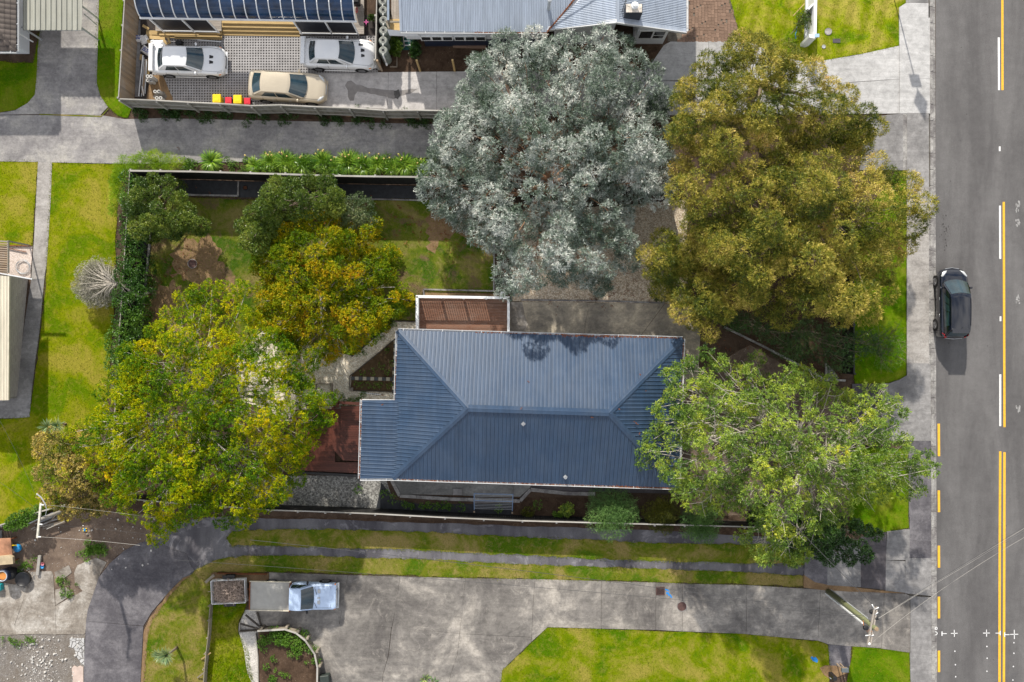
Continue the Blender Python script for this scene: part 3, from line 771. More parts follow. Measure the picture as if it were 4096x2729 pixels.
# crazy paving: each broken piece by itself
cp = S(MB().box((U(312, 0).x, U(0, 2600).y, -.01), (.9, 2, .01)).build('crazy_paving', M['joint']))
rr = random.Random(3)
area = [(278, 2552), (338, 2552), (338, 2664), (322, 2652), (300, 2620), (296, 2596), (278, 2590)]
pa = [Vector(p) for p in area]
seeds = [Vector((rr.uniform(276, 338), rr.uniform(2550, 2664))) for _ in range(34)]
for i, s_ in enumerate(seeds):
    cell = [Vector(p) for p in area]
    for j, t_ in enumerate(seeds):
        if i == j: continue
        cell = clip_half(cell, (s_ + t_) / 2, (s_ - t_))
        if len(cell) < 3: break
    if len(cell) >= 3:
        pts = inset_poly([U(p.x, p.y, .045).xy for p in cell], .02)
        prism_obj('paving_piece', pts, 0, .045 + rr.uniform(-.005, .008), M['conc_new'], cp)
pts = [(288, 2672), (298, 2662), (310, 2668), (322, 2662), (334, 2668), (335, 2780), (288, 2780), (293, 2720)]
prism_obj('paving_piece', pxpoly(pts), 0, .04, plain('pink_concrete', (.50, .40, .35), .9, .2, world=True, var=.12), cp)

# the big parking area at the bottom -------------------------------------------------------------
pd = S(MB().box((U(2300, 0).x, U(0, 2420).y, -.01), (40, 2.0, .01)).build('parking_area', M['joint']))
slabs('concrete_slab', [
    [(1078, 2291), (1390, 2302), (1372, 2400), (1355, 2498), (1205, 2490), (1150, 2500), (1045, 2504), (1020, 2440), (1078, 2440)],
    [(1393, 2302), (1598, 2308), (1585, 2420), (1566, 2508), (1358, 2499), (1374, 2400)],
    [(1601, 2308), (1860, 2315), (1850, 2430), (1837, 2533), (1569, 2510), (1587, 2420)],
    [(1863, 2315), (2138, 2318), (2131, 2420), (2125, 2548), (1840, 2534), (1852, 2430)],
    [(1150, 2502), (1205, 2492), (1564, 2511), (1552, 2620), (1530, 2700), (1525, 2790), (1270, 2790), (1272, 2640), (1230, 2560)],
    [(1568, 2512), (1837, 2536), (1828, 2620), (1800, 2700), (1790, 2790), (1528, 2790), (1533, 2700), (1556, 2620)],
    [(1840, 2537), (2124, 2551), (2122, 2570), (2007, 2682), (1998, 2790), (1793, 2790), (1803, 2700), (1831, 2620)],
    [(2141, 2318), (2404, 2326), (2403, 2514), (2190, 2508), (2126, 2566), (2128, 2548), (2134, 2420)],
    [(2407, 2326), (2622, 2332), (2622, 2519), (2406, 2514)],
    [(2625, 2332), (2729, 2336), (2728, 2525), (2625, 2519)],
    [(2732, 2336), (2986, 2342), (2983, 2535), (2731, 2525)],
    [(2989, 2342), (3281, 2360), (3270, 2562), (2986, 2536)],
    [(3284, 2360), (3536, 2373), (3524, 2592), (3400, 2584), (3312, 2576), (3273, 2562)],
    [(3539, 2373), (3623, 2376), (3640, 2386), (3640, 2610), (3527, 2594)]], .044, M['conc_drive'], pd)
slabs('concrete_slab', [[(3643, 2386), (3730, 2392), (3730, 2622), (3643, 2610)]], .098, M['conc_grey'], pd)
slabs('concrete_slab', [[(3314, 2580), (3404, 2586), (3398, 2672), (3322, 2680)]], .040, M['conc_dark'], pd)

# concrete behind and round the blue-roofed house ---------------------------------------------------
hd = S(MB().box((U(2300, 0).x, U(0, 1280).y, -.01), (11, 2.4, .01)).build('house_driveway', M['joint']))
slabs('concrete_slab', [[(2042, 1208), (2346, 1211), (2352, 1240), (2340, 1290), (2335, 1345), (2042, 1345)], [(2349, 1212), (2656, 1216), (2560, 1345), (2338, 1345), (2343, 1290), (2355, 1240)],
                        [(2660, 1217), (2790, 1230), (2800, 1345), (2790, 1560), (2740, 1560), (2735, 1350), (2563, 1347)]], .034, M['conc_lot'], hd)
sheet('new_concrete_patch', [(2044, 1208), (2088, 1210), (2098, 1260), (2112, 1300), (2090, 1345), (2044, 1345)], .040, M['conc_yard'], .04, 61)
pt = S(MB().box((U(1850, 0).x, U(0, 1950).y, -.01), (9, 1.2, .01)).build('patio', M['joint']))
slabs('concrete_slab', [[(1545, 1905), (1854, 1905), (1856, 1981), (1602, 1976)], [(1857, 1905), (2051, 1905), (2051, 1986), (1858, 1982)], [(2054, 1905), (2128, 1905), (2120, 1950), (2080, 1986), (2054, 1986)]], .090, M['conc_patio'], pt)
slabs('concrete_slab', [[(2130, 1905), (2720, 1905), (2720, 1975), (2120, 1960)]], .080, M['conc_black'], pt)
def kerb_run(name, px, w, z, mat, parent=None, seg=1.0, label=None, cat=None):
    """a low edging laid in lengths"""
    root = thing(name, label, cat, U(px[0][0], px[0][1]))
    bpy.context.view_layer.update()
    for (a, b) in zip(px[:-1], px[1:]):
        A = U(*a); B = U(*b); L = (B - A).length; n = max(1, round(L / seg)); d = (B - A) / n
        for k in range(n):
            p = A + d * k; q = A + d * (k + 1); e = d.normalized() * .008
            m = MB(); m.bar(p + e - root.location + Vector((0, 0, z / 2)), q - e - root.location + Vector((0, 0, z / 2)), w, z)
            m.build('edging_length', M[mat], root)
    return root
kerb_run('concrete_edging', [(1568, 1921), (1600, 1982), (1800, 1995), (2080, 2003), (2122, 1957)], .20, .16, 'kerb', label='low concrete kerb bending round the patio below the blue roof', cat='kerb')
kerb_run('concrete_edging', [(2122, 1957), (2260, 1972), (2380, 1975)], .22, .15, 'kerb', label='wide concrete kerb between the patio end and the bark bed', cat='kerb')
kerb_run('concrete_edging', [(2085, 1200), (2400, 1204), (2660, 1212)], .10, .09, 'kerb', label='thin kerb between the pale gravel and the driveway behind the house', cat='kerb')
kerb_run('concrete_edging', [(2895, 1308), (3060, 1390), (3215, 1470), (3300, 1520), (3380, 1522)], .12, .12, 'kerb', label='slanting kerb between dark mulch and yard near the front fence', cat='kerb')
kerb_run('concrete_edging', [(3302, 1452), (3302, 1518)], .10, .12, 'kerb', label='short kerb beside the pebble corner at the front fence', cat='kerb')
kerb_run('concrete_edging', [(606, 925), (590, 1080), (575, 1260), (556, 1430)], .12, .12, 'kerb', label='long kerb between the hedge bed and the back lawn', cat='kerb')
kerb_run('concrete_edging', [(740, 780), (954, 785), (956, 726)], .10, .12, 'kerb', label='kerb framing the black weed mat bed below the dark bushy tree', cat='kerb')
kerb_run('concrete_edging', [(1320, 794), (1500, 798), (1700, 803)], .08, .12, 'kerb', label='kerb along the weed mat bed beside the silver-leaved tree', cat='kerb')
kerb_run('concrete_edging', [(1697, 1184), (1694, 1158), (1975, 1165), (1977, 970)], .09, .12, 'kerb', label='pale kerb on the lawn side of the white-railed deck', cat='kerb')
sheet('pebble_bed', [(3305, 1452), (3350, 1500), (3350, 1520), (3306, 1520)], .03, M['grey_gravel'], .01, 71)
sheet('garden_soil', [(1697, 1170), (1975, 1176), (2040, 1190), (2040, 1210), (1697, 1210)], .034, M['dry_dirt'], .02, 72)

# stamped brick driveway: brick by brick
bd = S(MB().box((U(2810, 0).x, U(0, 30).y, .0), (4.3, 4.2, .03)).build('brick_driveway', M['joint']))
bd_poly = pxpoly([(2700, 166), (2752, 128), (2752, -90), (2880, -90), (2912, 0), (2945, 90), (2966, 164)])
def inside(p, poly):
    c = False; n = len(poly)
    for i in range(n):
        a, b = poly[i], poly[(i + 1) % n]
        if (a.y > p[1]) != (b.y > p[1]) and p[0] < (b.x - a.x) * (p[1] - a.y) / (b.y - a.y) + a.x: c = not c
    return c
bmesh_ = {}
for w, h in ((.30, .19), (.19, .30), (.19, .19)):
    bmesh_[(w, h)] = MB().box((0, 0, 0), (w, h, .04), bev=.008).mesh('brick', M['brick_pave'])
ox, oy = U(2740, 170).xy
cell = .10; used = set(); r_ = random.Random(5)
for j in range(0, 42):
    for i in range(-5, 36):
        if (i, j) in used: continue
        opts = [(3, 2), (2, 3), (2, 2)]; r_.shuffle(opts)
        for a, b in opts:
            cells = [(i + x, j + y) for x in range(a) for y in range(b)]
            if any(c in used for c in cells): continue
            used.update(cells)
            cxx, cyy = ox + (i + a / 2) * cell, oy + (j + b / 2) * cell
            if inside((cxx, cyy), bd_poly):
                key = {(3, 2): (.30, .19), (2, 3): (.19, .30), (2, 2): (.19, .19)}[(a, b)]
                link('brick', bmesh_[key], bd, (cxx, cyy, .024 + r_.uniform(-.002, .002)), 0)
            break

# turf-grid paving where the cars stand: one lattice of concrete with open cells
gp = sheet('parking_pad', [(548, 60), (1512, 60), (1512, 292), (1240, 292), (1236, 428), (548, 425)], .008, M['cell_soil'])
lat = MB(); pitch = .165; wd_ = .048
gpoly = pxpoly([(650, 140), (1508, 140), (1508, 290), (1238, 290), (1234, 424), (600, 420), (600, 330)])
minx = min(p.x for p in gpoly); maxx = max(p.x for p in gpoly); miny = min(p.y for p in gpoly); maxy = max(p.y for p in gpoly)
vs = []; fs = []
nx = int((maxx - minx) / pitch) + 1; ny = int((maxy - miny) / pitch) + 1
for j in range(ny):
    for i in range(nx):
        c = (minx + (i + .5) * pitch, miny + (j + .5) * pitch)
        if not inside(c, gpoly): continue
        hp = pitch / 2; d = .058
        # diamond hole in a square cell
        o_ = [(-hp, -hp), (0, -hp), (hp, -hp), (hp, 0), (hp, hp), (0, hp), (-hp, hp), (-hp, 0)]
        n0 = len(vs)
        vs += [(c[0] + x, c[1] + y, .05) for x, y in o_]
        vs += [(c[0], c[1] - d, .05), (c[0] + d, c[1], .05), (c[0], c[1] + d, .05), (c[0] - d, c[1], .05)]
        vs += [(c[0], c[1] - d, .0), (c[0] + d, c[1], .0), (c[0], c[1] + d, .0), (c[0] - d, c[1], .0)]
        b = n0
        for q in ((0, 1, 8, 11), (0, 11, 7), (1, 2, 8), (2, 9, 8), (2, 3, 9), (3, 4, 9), (4, 10, 9), (4, 5, 10), (5, 6, 10), (6, 11, 10), (6, 7, 11)):
            fs.append(tuple(b + k for k in q))
        fs[-11] = (b, b + 8, b + 11); fs.append((b, b + 1, b + 8))
        for k in range(4): fs.append((b + 8 + k, b + 8 + (k + 1) % 4, b + 12 + (k + 1) % 4, b + 12 + k))
lat.add(vs, fs); lo = lat.build('grid_paving', M['paver'], gp); lo['kind'] = 'stuff'
sheet('sand_patch', [(600, 300), (650, 300), (690, 390), (690, 425), (580, 425)], .056, M['dry_dirt'], .05, 73)
sheet('mortar_spill', [(622, 372), (655, 366), (668, 385), (660, 402), (625, 402), (612, 388)], .062, M['conc_yard'], .05, 74)
sheet('concrete_strip', [(545, 80), (562, 80), (560, 388), (540, 388)], .05, M['conc_grey'], .02, 75)

# oil and water stains on the white driveway (thin films with a shape of their own)
sheet('water_stain', [(1380, 342), (1390, 326), (1405, 322), (1425, 338), (1450, 342), (1470, 352), (1555, 360), (1600, 362), (1645, 356), (1668, 356), (1640, 376), (1600, 384), (1575, 396), (1540, 388), (1470, 372), (1430, 366), (1420, 380), (1415, 402), (1400, 404), (1392, 388), (1392, 362)], .0455,
      plain('wet_concrete', (.21, .195, .185), .5, .4, var=.25, scale=2, world=True), .05, 76, step=.2)
sheet('oil_stain', [(1575, 365), (1595, 358), (1602, 380), (1592, 398), (1578, 392)], .0495, plain('oil', (.07, .065, .06), .45, .4, var=.4, scale=5, world=True), .04, 77, step=.1)
# broken stones on the yard, leaf litter
st = MB(); rr = random.Random(11)
for _ in range(420):
    k = rr.random()
    if k < .55: px, py = rr.gauss(165, 40), rr.gauss(2640, 60)
    elif k < .8: px, py = rr.uniform(0, 330), rr.uniform(2545, 2760)
    else: px, py = rr.uniform(100, 640), rr.uniform(2070, 2280)
    if px > 332 and py > 2300: continue
    c = U(px, py); s = rr.choice((.012, .018, .025, .045)) * rr.uniform(.6, 1.5) * 1.2
    st.box((c.x, c.y, .02 + s * .3), (s * 1.6, s * 1.2, s), rz=rr.uniform(0, 3), rx=rr.uniform(-.4, .4))
S(st.build('loose_stones', plain('pale_stone', (.52, .50, .47), .9, .2, var=.3, scale=8)), 'stuff')

scf = plain('tyre_scuff', (.30, .295, .29), .85, .2, var=.35, scale=14, world=True); oil_ = plain('road_oil', (.045, .042, .04), .6, .3, var=.4, scale=9, world=True)
r_ = random.Random(21); sm_ = MB(); om_ = MB()
def blot(m, px, py, w, h, z):
    c = U(px, py, z); m.prism([(c.x + w * math.cos(a) * r_.uniform(.5, 1.1), c.y + h * math.sin(a) * r_.uniform(.6, 1.1)) for a in [k * math.pi / 5 for k in range(10)]], z - .003, z)
for y0_, y1_ in ((800, 850), (870, 905), (1180, 1225), (1620, 1650)):
    for _ in range(10): blot(sm_, r_.uniform(4064, 4080), r_.uniform(y0_, y1_), r_.uniform(.02, .07), r_.uniform(.04, .14), .0165 + r_.uniform(0, .003))
for _ in range(26): blot(om_, r_.gauss(3782, 9), r_.gauss(930, 34), r_.uniform(.015, .06), r_.uniform(.02, .08), .0165 + r_.uniform(0, .003))
for _ in range(30): blot(om_, r_.uniform(3780, 4080), r_.uniform(0, 2729), r_.uniform(.01, .04), r_.uniform(.01, .05), .0165)
S(sm_.build('tyre_scuffs', scf)); S(om_.build('oil_spots', oil_))
# ------------------------------------------------------------------ roofs
def fit_plane(pts):
    c = sum(pts, Vector()) / len(pts); A = np.array([(p - c)[:] for p in pts])
    n = Vector(np.linalg.svd(A)[2][2]); n = n if n.z > 0 else -n
    return c, n.normalized()

def roof_plane(parent, pts, along, mat, prof='rib', pitch=.25, rib_h=.03, cover=.76, name='roof_sheet', thick=.012, start=0.0):
    """metal sheets over a flat convex outline; ribs run down the slope, across 'along'"""
    c, n = fit_plane(pts)
    u = Vector(along); u = (u - n * u.dot(n)).normalized(); v = n.cross(u).normalized()
    P = [((p - c).dot(u), (p - c).dot(v)) for p in pts]
    u0 = min(p[0] for p in P); u1 = max(p[0] for p in P)
    def span(x):
        vs_ = []
        for i in range(len(P)):
            a, b = P[i], P[(i + 1) % len(P)]
            if abs(a[0] - b[0]) < 1e-9: continue
            t = (x - a[0]) / (b[0] - a[0])
            if -1e-6 <= t <= 1 + 1e-6: vs_.append(a[1] + t * (b[1] - a[1]))
        return (min(vs_), max(vs_)) if vs_ else (0, 0)
    xs_ = []                                  # profile points along u
    if prof == 'rib':
        w = .045
        k = u0 + start
        while k < u1 + pitch:
            xs_ += [(k - w, 0), (k - w * .45, rib_h), (k + w * .45, rib_h), (k + w, 0), (k + pitch / 2, .002)]
            k += pitch
    else:
        k = u0
        while k < u1 + pitch:
            for j in range(6):
                xs_.append((k + pitch * j / 6, rib_h / 2 * (1 + math.sin(2 * math.pi * j / 6))))
            k += pitch
    xs_ = [(x, h) for x, h in xs_ if u0 < x < u1]
    xs_ = [(u0 + 1e-4, 0)] + xs_ + [(u1 - 1e-4, 0)]
    ns = max(1, round((u1 - u0) / cover)); out = []
    for s in range(ns):
        a = u0 + (u1 - u0) * s / ns; b = u0 + (u1 - u0) * (s + 1) / ns
        seg = [(x, h) for x, h in xs_ if a <= x <= b]
        def h_at(x):
            for (xa, ha), (xb, hb) in zip(xs_[:-1], xs_[1:]):
                if xa <= x <= xb and xb > xa: return ha + (hb - ha) * (x - xa) / (xb - xa)
            return 0
        if not seg or seg[0][0] > a + 1e-6: seg = [(max(a, u0 + 1e-4), h_at(a))] + seg
        if seg[-1][0] < b - 1e-6: seg.append((min(b, u1 - 1e-4), h_at(b)))
        lift = .002 * (s % 2)
        vs_ = []; fs_ = []
        for x, h in seg:
            lo, hi = span(x)
            for vv in (lo, hi): vs_.append(c + u * x + v * vv + n * (h + lift + .02))
        for i in range(len(seg) - 1): fs_.append((2 * i, 2 * i + 2, 2 * i + 3, 2 * i + 1))
        # underside, so that the sheet is not a lone skin
        k0 = len(vs_)
        for x, h in (seg[0], seg[-1]):
            lo, hi = span(x)
            for vv in (lo, hi): vs_.append(c + u * x + v * vv - n * .01)
        fs_.append((k0, k0 + 1, k0 + 3, k0 + 2))
        m = MB(); m.add([p - parent_loc(parent) for p in vs_], fs_)
        out.append(m.build(name, mat, parent))
    return out

def parent_loc(o):
    p = Vector((0, 0, 0))
    while o is not None: p = p + o.location; o = o.parent
    return p

def bar_on(parent, name, a, b, w, h, mat):
    m = MB(); L = parent_loc(parent); m.bar(Vector(a) - L, Vector(b) - L, w, h); return m.build(name, mat, parent)

def ridge_cap(parent, a, b, mat, w=.20, name="ridge_cap", lift=.055, drop=.03):
    L = parent_loc(parent); a = Vector(a) - L; b = Vector(b) - L
    d = (b - a).normalized(); x = d.cross(Vector((0, 0, 1))).normalized(); up = Vector((0, 0, 1))
    m = MB(); vs_ = []
    for p in (a, b):
        vs_ += [p - x * w + up * (lift - drop), p - x * w * .22 + up * (lift - .006), p + up * (lift + .004), p + x * w * .22 + up * (lift - .006), p + x * w + up * (lift - drop)]
    m.add(vs_, [(0, 5, 6, 1), (1, 6, 7, 2), (2, 7, 8, 3), (3, 8, 9, 4), (0, 1, 2, 3, 4), (9, 8, 7, 6, 5)])
    o = m.build(name, mat, parent)
    for p in o.data.polygons:
        if p.normal.z < 0: p.flip()
    return o

def gutter(parent, a, b, mat, w=.10, step=1.15, inner=None, name='gutter', side=1):
    """an open gutter: floor, two lips and its clips"""
    L = parent_loc(parent); a = Vector(a) - L; b = Vector(b) - L
    d = (b - a).normalized(); x = d.cross(Vector((0, 0, 1))).normalized() * side
    m = MB(); dz = Vector((0, 0, 1))
    m.bar(a + x * (w + .012), b + x * (w + .012), .024, .11)
    m.bar(a + x * (w * .5) - dz * .05, b + x * (w * .5) - dz * .05, w, .012)
    n = max(1, int((b - a).length / step))
    for k in range(n + 1):
        p = a + (b - a) * ((k + .3) / (n + .6))
        m.bar(p + x * 0 + dz * .058, p + x * (w + .03) + dz * .058, .03, .012)
    o = m.build(name, mat, parent)
    return o

def litter_in(parent, a, b, dens, spread, seed, mat='litter', name='leaf_litter', s=.035, side=1):
    L = parent_loc(parent); a = Vector(a); b = Vector(b); r = random.Random(seed); m = MB()
    d = (b - a).normalized(); x = d.cross(Vector((0, 0, 1))).normalized() * side
    for _ in range(int((b - a).length * dens)):
        t = r.random(); p = a.lerp(b, t) - L + x * (.06 - abs(r.gauss(0, spread)) * (noise.noise(Vector((t * 9, seed, 0))) + .6)) + Vector((0, 0, r.uniform(.0, .03)))
        k = s * r.uniform(.5, 1.5)
        e1 = Vector((r.uniform(-1, 1), r.uniform(-1, 1), r.uniform(-.3, .3))).normalized() * k; e2 = Vector((-e1.y, e1.x, r.uniform(-.02, .02))) * .5
        m.add([p - e1, p + e2, p + e1, p - e2], [(0, 1, 2, 3)])
    o = m.build(name, M[mat], parent); o['kind'] = 'stuff'; return o

# ------------------------------------------------------------------ the blue-roofed house
EZ, RZ = 2.5, 4.15
A = U(1591, 1322, EZ); B = U(2731, 1355, EZ); Cc = U(2714, 1951, EZ); D = U(1570, 1914, EZ)
AL = U(1873, 1633, RZ); AR = U(2436, 1651, RZ)
W1 = U(1449, 1598, 2.30); W2 = U(1613, 1601, 2.62); W3 = U(1606, 1876, 2.62); W4 = U(1570, 1914, 2.50); W5 = U(1441, 1915, 2.30)
house = thing('house', 'house under a dark blue ribbed metal hip roof in the middle of the plot', 'house', U(2150, 1630))
wallm = MB(); L = house.location
def ring(pts, inset): return inset_poly([p.xy for p in pts], inset)
body = ring([A, B, Cc, D], .55)
wallm.prism([p - L.xy for p in body], 0, 2.42)
wallm.prism([p - L.xy for p in ring([W1, W2, W4, W5], .5)], 0, 2.2)
wallm.build('wall', M['white_wall'], house)
roof = MB(); roof.prism([p.xy - L.xy for p in (A, B, Cc, D)], 2.43, 2.47)
roof.prism([p.xy - L.xy for p in (W1, W2, W4, W5)], 2.21, 2.26)
roof = roof.build('roof', M['white'], house)
MB_ = M['roof_blue']
roof_plane(roof, [A, B, AR, AL], B - A, MB_, 'rib', .225, .028, .90)
roof_plane(roof, [D, Cc, AR, AL], Cc - D, MB_, 'rib', .225, .028, .90)
roof_plane(roof, [B, Cc, AR], Cc - B, MB_, 'rib', .225, .028, .90)
A2 = U(1584, 1600, 2.5)
roof_plane(roof, [A, AL, D], A - D, MB_, 'rib', .225, .028, .90)
roof_plane(roof, [W1, W2, W3, W4, W5], W1 - W5, MB_, 'rib', .225, .028, .90)
ridge_cap(roof, AL, AR, MB_)
for p, q in ((A, AL), (B, AR), (Cc, AR), (D, AL)): ridge_cap(roof, p, q, MB_, .17, 'hip_cap')
ridge_cap(roof, U(1614, 1598, 2.63), U(1607, 1878, 2.60), MB_, .13, 'flashing', lift=.03, drop=.02)
# plain flashing panel beside the left apex
fl = [U(1622, 1592, 2.78), U(1826, 1597, 3.92), U(1856, 1632, 4.06), U(1842, 1642, 3.99), U(1622, 1640, 2.80)]
roof_plane(roof, [p + Vector((0, 0, .06)) for p in fl], (0, 1, 0), MB_, 'rib', 9, .0, 3, name='flashing_sheet', start=4)
gm = M['gutter']
gutter(roof, A + Vector((0, 0, .0)), B, gm, side=-1)
gutter(roof, D, Cc, gm, side=1); gutter(roof, W5, D + Vector((0, 0, -.02)), gm, side=1)
gutter(roof, B, Cc, gm, side=-1)
gutter(roof, U(1584, 1598, EZ), A, gm, side=-1); gutter(roof, W5, W1, gm, side=-1)
litter_in(roof, U(2250, 1342, EZ + .05), B, 140, .16, 1, side=-1)
litter_in(roof, U(1900, 1333, EZ + .03), U(2260, 1342, EZ + .03), 30, .03, 2, side=-1)
litter_in(roof, B, U(2722, 1600, EZ + .02), 110, .07, 3, side=-1)
litter_in(roof, D, Cc, 45, .04, 4); litter_in(roof, U(2450, 1944, EZ + .02), Cc, 90, .07, 5)
litter_in(roof, W5, W1, 40, .03, 6, side=-1); litter_in(roof, U(1584, 1600, EZ), U(1588, 1400, EZ), 40, .03, 7, side=-1)
sc = MB(); rr = random.Random(4)
for px, py, z in ((2540, 1690, 3.7), (2548, 1695, 3.65), (2556, 1735, 3.5), (2560, 1500, 3.3), (2475, 1637, 4.0), (2584, 1563, 3.3), (2500, 1597, 3.7), (2530, 1727, 3.5), (2114, 1525, 3.55), (2085, 1632, 4.2), (2368, 1672, 4.05), (2448, 1745, 3.5), (1530, 1620, 2.45), (1545, 1775, 2.4), (2285, 1640, 4.1)):
    for _ in range(3):
        c = U(px + rr.uniform(-4, 4), py + rr.uniform(-4, 4), z + .06) - parent_loc(roof)
        sc.box(c, (.06, .035, .01), rz=rr.uniform(0, 3), rx=.2)
sc.build('fallen_leaves', M['litter'], roof)
for px, py, z, h, r in ((2093, 1696, 3.85, .16, .05), (2261, 1908, 2.72, .34, .06)):
    p = U(px, py, z) - parent_loc(roof)
    vp = MB().lathe([(r, -.1), (r, h), (r * 1.15, h), (r * 1.15, h + .04), (r * .8, h + .04), (r * .8, h - .05)], p, 14).build('vent_pipe', M['galv'], house)
    fm = MB().box((p.x, p.y, p.z + .05), (.20, .20, .03), rz=.78, rx=.0)
    fm.build('vent_flashing', M['steel'], vp)
for px, h in ((1700, 0), (2100, 0), (2500, 0)):
    p = U(px, 1905, 1.3) - L
    fr = MB().box((p.x, body[2].y - L.y - .01, 1.45), (1.3, .06, 1.0), bev=.01).build('window', M['white'], house)
    MB().box((p.x, body[2].y - L.y - .045, 1.45), (1.15, .02, .85)).build('pane', M['window'], fr)

# white-railed deck ------------------------------------------------------------------------------
dz = .42; rzt = 1.38
deck = thing('deck', 'upper timber deck with white balustrade against the north side of the blue-roofed house', 'deck', U(1850, 1260))
L = deck.location
d0 = U(1668, 1186, rzt); d1 = U(2034, 1192, rzt); yb_ = A.y + .55
n = 27; bl = MB().box((0, 0, 0), (d1.x - d0.x - .02, .083, .028), bev=.004).mesh('deck_board', M['deck'])
for k in range(n):
    y = d0.y - .10 - k * .0905
    link('deck_board', bl, deck, ((d0.x + d1.x) / 2 - L.x + RND.uniform(-.01, .01), y - L.y - (.008 * 0), dz))
fr = MB()
fr.box(((d0.x + d1.x) / 2 - L.x, (d0.y + d0.y - 2.5) / 2 - L.y, .2), (d1.x - d0.x - .1, 2.4, .38)); fr.build('deck_frame', M['white_wall'], deck)
rl = MB()
tl = Vector((d0.x, d0.y, rzt)); tr = Vector((d1.x, d1.y, rzt)); bl_ = Vector((d0.x - .0, d0.y - 2.45, rzt)); br_ = Vector((d1.x, d1.y - 2.45, rzt))
rails = [(tl, tr), (tl, bl_), (tr, br_)]
for a, b in rails:
    bar_on(deck, 'top_rail', a - Vector((.07, -.0, 0)) if a is tl and b is tr else a, b + Vector((.07, 0, 0)) if b is tr else b, .15, .045, M['white'])
    bar_on(deck, 'bottom_rail', a - Vector((0, 0, rzt - dz - .10)), b - Vector((0, 0, rzt - dz - .10)), .05, .07, M['white'])
bal = MB().box((0, 0, 0), (.045, .045, .84)).mesh('baluster', M['white'])
post = MB().box((0, 0, 0), (.14, .14, 1.34), bev=.008).mesh('rail_post', M['white'])
for (a, b), pc in zip(rails, (5, 2, 2)):
    ln = (b - a).length; nb = int(ln / .135)
    for k in range(nb):
        p = a.lerp(b, (k + .5) / nb); link('baluster', bal, deck, (p.x - L.x, p.y - L.y, dz + .12 + .42))
    for k in range(pc):
        p = a.lerp(b, k / max(1, pc - 1) if pc > 2 else k * .97); link('rail_post', post, deck, (p.x - L.x, p.y - L.y, .69))

# red stepped deck ---------------------------------------------------------------------------------
rdk = thing('deck', 'dark red timber deck with angled steps under the yellow-green tree', 'deck', U(1330, 1760))
L = rdk.location
def plank_fill(parent, px, z, pitch, th, mat, name, base=None):
    poly = pxpoly(px, z); y0 = min(p.y for p in poly); y1 = max(p.y for p in poly)
    L = parent_loc(parent); k = 0
    while y0 + k * pitch < y1:
        a, b = y0 + k * pitch + .004, y0 + (k + 1) * pitch - .004
        cell = clip_half(clip_half(poly, Vector((0, a)), Vector((0, 1))), Vector((0, b)), Vector((0, -1)))
        if len(cell) >= 3:
            w = max(p.x for p in cell) - min(p.x for p in cell)
            if w > .1:
                m = MB(); m.prism([p - L.xy for p in cell], z - th - L.z, z - L.z + RND.uniform(-.002, .002)); m.build(name, mat, parent)
        k += 1
plank_fill(rdk, [(1180, 1640), (1340, 1636), (1340, 1850), (1436, 1850), (1436, 1893), (1222, 1884), (1190, 1880)], .25, .096, .03, M['deck_red'], 'deck_board')
st2 = MB(); st2.prism([p - L.xy for p in pxpoly([(1330, 1636), (1445, 1636), (1445, 1845), (1373, 1842), (1329, 1795)], .4)], .24, .40); st2.build('step', M['deck_red'], rdk)
st2 = MB(); st2.prism([p - L.xy for p in pxpoly([(1347, 1636), (1446, 1636), (1446, 1827), (1380, 1824), (1346, 1788)], .5)], .40, .55); st2.build('step', M['deck_red'], rdk)
plank_fill(rdk, [(1363, 1624), (1446, 1624), (1446, 1811), (1385, 1809), (1361, 1785)], .70, .14, .15, M['deck_red'], 'platform_board')
for a, b, w in (((1352, 1610, 1.5), (1446, 1616, 1.5), .16), ((1352, 1609, 1.5), (1352, 1630, 1.5), .16), ((1225, 1622, .9), (1350, 1622, .9), .08)):
    bar_on(rdk, 'beam', U(*a), U(*b), w, .10, M['deck_red'])
bar_on(rdk, 'post', U(1352, 1625, 0), U(1352, 1625, 0) + Vector((0, 0, 1.5)), .10, .10, M['deck_red'])
m = MB(); m.prism([p - L.xy for p in pxpoly([(1212, 1884), (1440, 1897), (1440, 1908), (1212, 1893)], 0)], 0, .22); m.build('fascia', M['black'], rdk)

# ------------------------------------------------------------------ fences
def fence(name, label, pts, h, mat, rail='fence_cap', board=.145, post_step=1.95, rails=(.3, .95, 1.5), face=1, cap=None, gap=.006, pitch_posts=None, top_var=.01):
    """pts: top line in photo pixels; boards, rails and posts are pieces of their own"""
    tops = [U(x, y, h) for x, y in pts]
    root = thing(name, label, 'fence', (tops[0].x, tops[0].y, 0)); L = root.location
    me = MB().box((0, 0, 0), (board - gap, .02, h - .06)).mesh('fence_board', M[mat])
    for a, b in zip(tops[:-1], tops[1:]):
        d = (b - a); ln = d.length; ang = math.atan2(d.y, d.x); n = max(1, round(ln / board))
        nv = Vector((-d.y, d.x, 0)).normalized() * face
        for k in range(n):
            p = a.lerp(b, (k + .5) / n)
            link('fence_board', me, root, (p.x - L.x, p.y - L.y, (h - .06) / 2 + .03 + RND.uniform(-top_var, top_var)), ang + RND.uniform(-.01, .01))
        for z in rails:
            bar_on(root, 'rail', Vector((a.x, a.y, z)) + nv * .035, Vector((b.x, b.y, z)) + nv * .035, .045, .09, M[rail])
        if cap: bar_on(root, 'capping', Vector((a.x, a.y, h)) + nv * .01, Vector((b.x, b.y, h)) + nv * .01, cap, .03, M[rail])
        if pitch_posts != 'ends':
            m_ = max(1, round(ln / post_step))
        else: m_ = 1
        for k in range(m_ + (1 if b is tops[-1] else 0)):
            p = a.lerp(b, k / m_) + nv * .085
            bar_on(root, 'post', (p.x, p.y, 0), (p.x, p.y, h - .04), .10, .10, M[rail])
    return root
